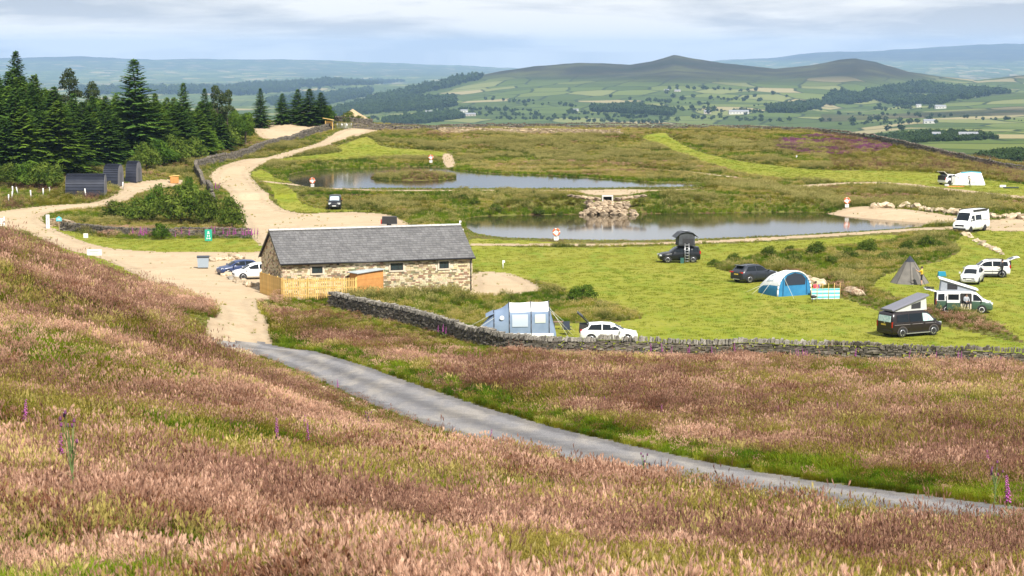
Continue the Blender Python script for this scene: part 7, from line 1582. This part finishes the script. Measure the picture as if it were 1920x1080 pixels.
p = on_ground(111, 434, 0); o = thing('direction_sign', 'small turquoise house-shaped sign on a post by the rubble wall', 'sign', p, 0); m = MB(); m.prism([(-.34, 1.25), (.34, 1.25), (.34, 1.62), (0, 1.86), (-.34, 1.62)], -.02, .02, 'y'); m.build('board', nmat('sign_turq', (.12, .48, .55), .5), o); m = MB(); m.box((0, .05, .65), (.08, .06, 1.4)); m.build('post', M_wood, o); m = MB(); m.box((0, -.03, 1.5), (.3, .012, .10)); m.build('print', M_wpl, o)
for (u, v, z0, hh, lab) in ((862, 424, 0, 1.0, 'white marker post with a small flag behind the roof end'), (866, 440, 0, .7, 'short white marker post right of the roof end'), (943, 503, 0, .8, 'short white post on the lawn right of the building'), (1493, 298, 2.5, .6, 'tiny white marker on the grass bank')):
    p = on_ground(u, v, z0); o = thing('marker_post', lab, 'post', p, 0); m = MB(); m.tube((0, 0, -.1), (0, 0, hh), .05, .05, 6); m.build('post', M_wpl, o); m = MB(); m.box((.1, 0, hh - .12), (.2, .03, .22)); m.build('flag', M_wpl, o)
# gateposts and gates
p = on_ground(90, 428, 0); o = thing('gatepost', 'white painted gatepost with dark lettering beside the sand track', 'gatepost', p, 0); m = MB(); m.box((0, 0, .8), (.42, .16, 1.7)); m.build('post', M_wpl, o); m = MB(); [m.box((0, -.086, .4 + .17 * k), (.14, .01, .10)) for k in range(6)]; m.build('lettering', M_prt, o)
p = on_ground(8, 430, 0); o = thing('field_gate', 'white barred gate at the left picture edge', 'gate', p, .35)
for x in (0, -1.5): m = MB(); m.box((x, 0, .75), (.14, .14, 1.6)); m.build('gate_post', M_wpl, o)
for k in range(5): m = MB(); m.box((-.75, 0, .25 + .26 * k), (1.36, .05, .10)); m.build('bar', M_wpl, o)
for x in (-.3, -.75, -1.2): m = MB(); m.box((x, -.04, .77), (.08, .03, 1.1)); m.build('stile', M_wpl, o)
p = on_ground(632, 242, 6); o = thing('metal_gate', 'galvanised metal field gate at the top of the sand track', 'gate', p, .05)
for k in range(6): m = MB(); m.tube((0, 0, .2 + .19 * k), (2.9, 0, .2 + .19 * k), .03, .03, 6); m.build('bar', M_galv, o)
for x in (0, .95, 1.95, 2.9): m = MB(); m.tube((x, 0, .15), (x, 0, 1.2), .04, .04, 6); m.build('upright', M_galv, o)
m = MB(); m.box((1.0, -.05, .85), (.28, .02, .22)); m.box((2.0, -.05, .82), (.28, .02, .22)); m.build('notice', M_wpl, o)
# straw cone roof, timber shelters
p = on_ground(655, 229, 6.5) + np.array([.4, 4.2, 0]); o = thing('straw_hut', 'hut with a conical straw roof behind the round stone fold', 'hut', p, 0); M_straw_r = nmat('thatch', (.33, .25, .14), .95, col2=(.44, .34, .20), scale=5, bump=.5, bscale=9)
m = MB(); m.lathe([(2.3, -.2), (2.3, 1.5)], n=18); m.build('wall', M_stone_o, o); m = MB(); m.lathe([(3.3, 1.15), (2.2, 1.75), (1.0, 2.45), (.05, 3.1)], n=20); m.build('cone_roof', M_straw_r, o)
p = on_ground(617, 244, 6); o = thing('timber_shelter', 'open yellow timber shelter with slanting roof beside the metal gate', 'shelter', p, .1)
for x, y in ((-.7, -.5), (.7, -.5), (-.7, .6), (.7, .6)): m = MB(); m.box((x, y, .95), (.14, .14, 1.9)); m.build('post', M_board, o)
m = MB(); m.prism([(-1.25, 2.35), (1.0, 1.95), (1.0, 2.03), (-1.25, 2.43)], -.9, 1.0, 'y'); m.build('roof', M_board, o); m = MB(); m.box((0, .62, 1.3), (1.5, .05, 1.0)); m.build('back_panel', M_board, o)
p = on_ground(327, 343, .9); o = thing('timber_box', 'orange timber store beside the cabins yard', 'box', p, .2); m = MB(); m.box((0, 0, .5), (1.25, .9, 1.0)); m.build('body', M_orange, o); m = MB(); m.prism([(-.75, 1.0), (.75, 1.14), (.75, 1.2), (-.75, 1.06)], -.55, .55, 'y'); m.build('lid', M_board, o)
for k in range(5): m = MB(); m.box((0, -.462, .1 + .195 * k), (1.22, .02, .18)); m.build('board', M_orange, o)
# bin, covered trailer
p = on_ground(381, 503, 0); o = thing('waste_bin', 'grey four-wheeled bin with dark lid on the sand yard', 'bin', p, .12); m = MB(); m.box((0, 0, .62), (1.02, .8, 1.0), taper=1.1); m.build('tub', nmat('bin_grey', (.30, .36, .42), .6), o); m = MB(); m.box((0, 0, 1.17), (1.22, .98, .10)); m.box((0, -.42, 1.10), (1.2, .08, .06)); m.build('lid', nmat('bin_lid', (.05, .06, .08), .5), o)
for x in (-.4, .4):
    for y in (-.3, .3): m = MB(); m.tube((x - .03, y, .08), (x + .03, y, .08), .08, .08, 10); m.build('wheel', M_tyre, o)
p = on_ground(728, 424, 0); o = thing('covered_trailer', 'black covered trailer with red end showing above the roof ridge', 'trailer', p, .05); m = MB(); m.box((.15, 0, .75), (1.9, 1.2, .9), taper=.94); m.build('cover', M_trim, o); m = MB(); m.box((-.86, 0, .6), (.12, 1.1, .55)); m.build('tail_board', M_red, o); m = MB(); m.box((.1, 0, .28), (2.0, 1.2, .1)); m.build('chassis', M_galv, o)
for s in (-1, 1): m = MB(); m.lathe([(0, -.07), (.26, -.07), (.28, 0), (.26, .07), (0, .07)], (0, 0, 0), 14, 'y'); q = m.build('wheel', M_tyre, o); q.location = (.1, s * .68, .28)
# ---------------------------------------------------------------- foxgloves and thistles
M_fox = nmat('foxglove_bell', (.33, .045, .26), .7, col2=(.48, .11, .40), scale=9, obj_var=.15); M_stem = nmat('flower_stem', (.10, .15, .04), .9, col2=(.15, .2, .06), scale=5); M_th = nmat('thistle_head', (.07, .03, .05), .9, col2=(.20, .05, .16), scale=14)
def fox_meshes(seed):
    rd = random.Random(seed); st = MB(); p = Vector((0, 0, -.1)); lean = Vector((rd.gauss(0, .05), rd.gauss(0, .05), 0))
    for i in range(4): q = Vector((0, 0, 1.15 * (i + 1) / 4)) + lean * ((i + 1) / 4) ** 2; st.tube(p, q, .012 - .002 * i, .010 - .002 * i, 5, False); p = q
    bl = MB()
    for i in range(34):
        t = i / 33; z = .52 + .62 * t; a = i * 2.4 + rd.gauss(0, .3); r = .055 * (1.15 - t); c = Vector((0, 0, z)) + lean * (z / 1.15) ** 2; d = Vector((math.cos(a), math.sin(a), -.75)).normalized()
        bl.tube(c + d * .008, c + d * (.035 + r), .008, .026 * (1.12 - .75 * t), 6, True)
    lf = MB()
    for i in range(14): a = rd.uniform(0, 6.28); z = rd.uniform(.0, .4); l = rd.uniform(.12, .25); lf.quad((0, 0, z), (math.cos(a + .3) * l * .5, math.sin(a + .3) * l * .5, z + .06), (math.cos(a) * l, math.sin(a) * l, z + .03), (math.cos(a - .3) * l * .5, math.sin(a - .3) * l * .5, z + .06))
    return st.mesh('stem', M_stem), bl.mesh('flowers', M_fox), lf.mesh('leaves', M_stem)
FOX = [fox_meshes(i) for i in range(4)]
def flower_at(u, v, h, d0=15., d1=240.):
    d = hit(u, v, d0, d1)[1]
    for _ in range(5): d = hit(u, min(v + h * FPX / d, 1079), d0, d1)[1]
    q = np.array([ux(u, d), d, 0.]); q[2] = gz(q[0], d); return q
def foxglove(q, s, label, group=None):
    o = thing('foxglove', label, 'foxglove', q, random.uniform(0, 6.28), group); o.scale = (s,) * 3
    k = random.randrange(4); link('stem', FOX[k][0], o); link('flowers', FOX[k][1], o); link('leaves', FOX[k][2], o)
for (u, v, s, lab) in ((34, 745, 1.0, 'short foxglove near the left edge of the hillside'), (101, 806, 1.05, 'foxglove beside the tall thistle in the left foreground'), (513, 778, .95, 'foxglove left of a close pair on the hillside'), (563, 776, 1.0, 'taller foxglove of the close pair on the hillside'), (571, 788, .9, 'shorter foxglove of the close pair on the hillside'), (645, 795, .8, 'small foxglove beside the dark thistles'), (630, 710, .9, 'thin foxglove at the near edge of the gravel road'), (918, 802, 1.0, 'single foxglove just below the gravel road'), (930, 678, 1.0, 'single foxglove left of the group on the far heath'), (1868, 840, 1.0, 'foxglove above the right end of the gravel road'), (1907, 886, 1.15, 'large foxglove at the right edge by the road'), (1617, 708, 1.0, 'tall foxglove on the olive patch below the wall'), (577, 752, .8, 'half hidden foxglove above the close pair')):
    foxglove(flower_at(u, v, .8 * s), s * .68, lab)
for (u, v) in ((985, 700), (997, 698), (1005, 698), (1020, 690), (1037, 686)): foxglove(flower_at(u, v, .8), random.uniform(.65, .8), 'foxglove of the loose group on the heath below the tunnel tent', 'foxgloves below the tunnel tent')
for (u, v) in ((1470, 752), (1465, 762), (1135, 742), (1580, 755), (1245, 760)): foxglove(flower_at(u, v, .7), .65, 'small foxglove scattered over the middle of the far heath', 'foxgloves scattered on the far heath')
rfx = random.Random(8)
for i in range(22):
    u = rfx.choice((1215, 1245, 1300, 1335, 1375, 1430, 1500, 1525, 1590, 1597, 1605, 1700, 1760, 1800, 1870, 820, 840)) + rfx.gauss(0, 9); w = np.array([np.interp(ux(u, 148), WALL_W[:, 0], WALL_W[:, 1])])[0]; d = w - rfx.uniform(.9, 2.2); x = ux(u, d); foxglove((x, d, gz(x, d)), rfx.uniform(.65, .95), 'foxglove growing at the foot of the long stone wall', 'foxgloves along the long stone wall')
for i in range(30):
    u = rfx.choice((255, 270, 330, 345, 400, 425, 440, 455, 465, 478, 488)) + rfx.gauss(0, 7); q = on_ground(u, rfx.uniform(446, 451), 0); foxglove(q, rfx.uniform(.9, 1.35), 'foxglove in the bank in front of the low mossy wall', 'foxgloves before the low mossy wall')
for i in range(5): foxglove(on_ground(404 + rfx.gauss(0, 5), 372 + rfx.uniform(-3, 4), .4), 1.2, 'foxglove beside the crooked wall above the bushes', 'foxgloves by the crooked wall')
def thistle(q, h, lab, n=5, seed=1):
    rd = random.Random(seed); o = thing('thistle', lab, 'thistle', q, 0); m = MB(); m.tube((0, 0, -.1), (.02, 0, h * .62), .014, .011, 6, False); tips = []
    for i in range(n): a = rd.uniform(0, 6.28); z0 = h * rd.uniform(.35, .62); e = Vector((math.cos(a) * h * rd.uniform(.06, .17), math.sin(a) * h * .1, h * rd.uniform(.66, 1.0))); m.tube((.01, 0, z0), e, .009, .006, 5, False); tips.append(e)
    m.build('stem', M_stem, o)
    for e in tips: k = MB(); k.lathe([(.004, -.025), (.018, -.016), (.022, .004), (.015, .018), (.019, .034), (0, .038)], tuple(e), 8); k.build('flower_head', M_th, o)
    m = MB()
    for i in range(26): a = rd.uniform(0, 6.28); z = h * rd.uniform(.05, .65); l = rd.uniform(.05, .13); m.quad((.01, 0, z), (math.cos(a + .25) * l * .5, math.sin(a + .25) * l * .5, z + .03), (math.cos(a) * l, math.sin(a) * l, z + .02), (math.cos(a - .25) * l * .5, math.sin(a - .25) * l * .5, z + .03))
    m.build('leaves', M_stem, o)
thistle(flower_at(122, 768, 1.5), 1.55, 'tall thistle with dark flower heads in the left foreground', 8, 3)
thistle(flower_at(688, 775, .9), .95, 'dark thistle cluster on the hillside left of the road', 7, 5)
thistle(flower_at(1210, 850, .8), .85, 'thistle head poking up against the gravel road', 4, 6)
thistle(flower_at(1880, 860, 1.0), 1.0, 'branched dry thistle near the right foxglove', 9, 7)

build_grass()

# ---------------------------------------------------------------- the air
hb = MB(); hb.box((0, 13400, 5), (26000, 27500, 350))
hz_m = bpy.data.materials.new('haze'); hz_m.use_nodes = True
nt = hz_m.node_tree; nt.nodes.remove(nt.nodes['Principled BSDF'])
pv = nt.nodes.new('ShaderNodeVolumePrincipled'); pv.inputs['Color'].default_value = (0.42, 0.63, 1.0, 1); pv.inputs['Density'].default_value = 4.6e-5
pv.inputs['Anisotropy'].default_value = 0.0
nt.links.new(pv.outputs[0], nt.nodes['Material Output'].inputs['Volume'])
hz = hb.build('haze', hz_m); hz['kind'] = 'stuff'; tag(hz, 'pale blue summer haze over the valley', 'haze')
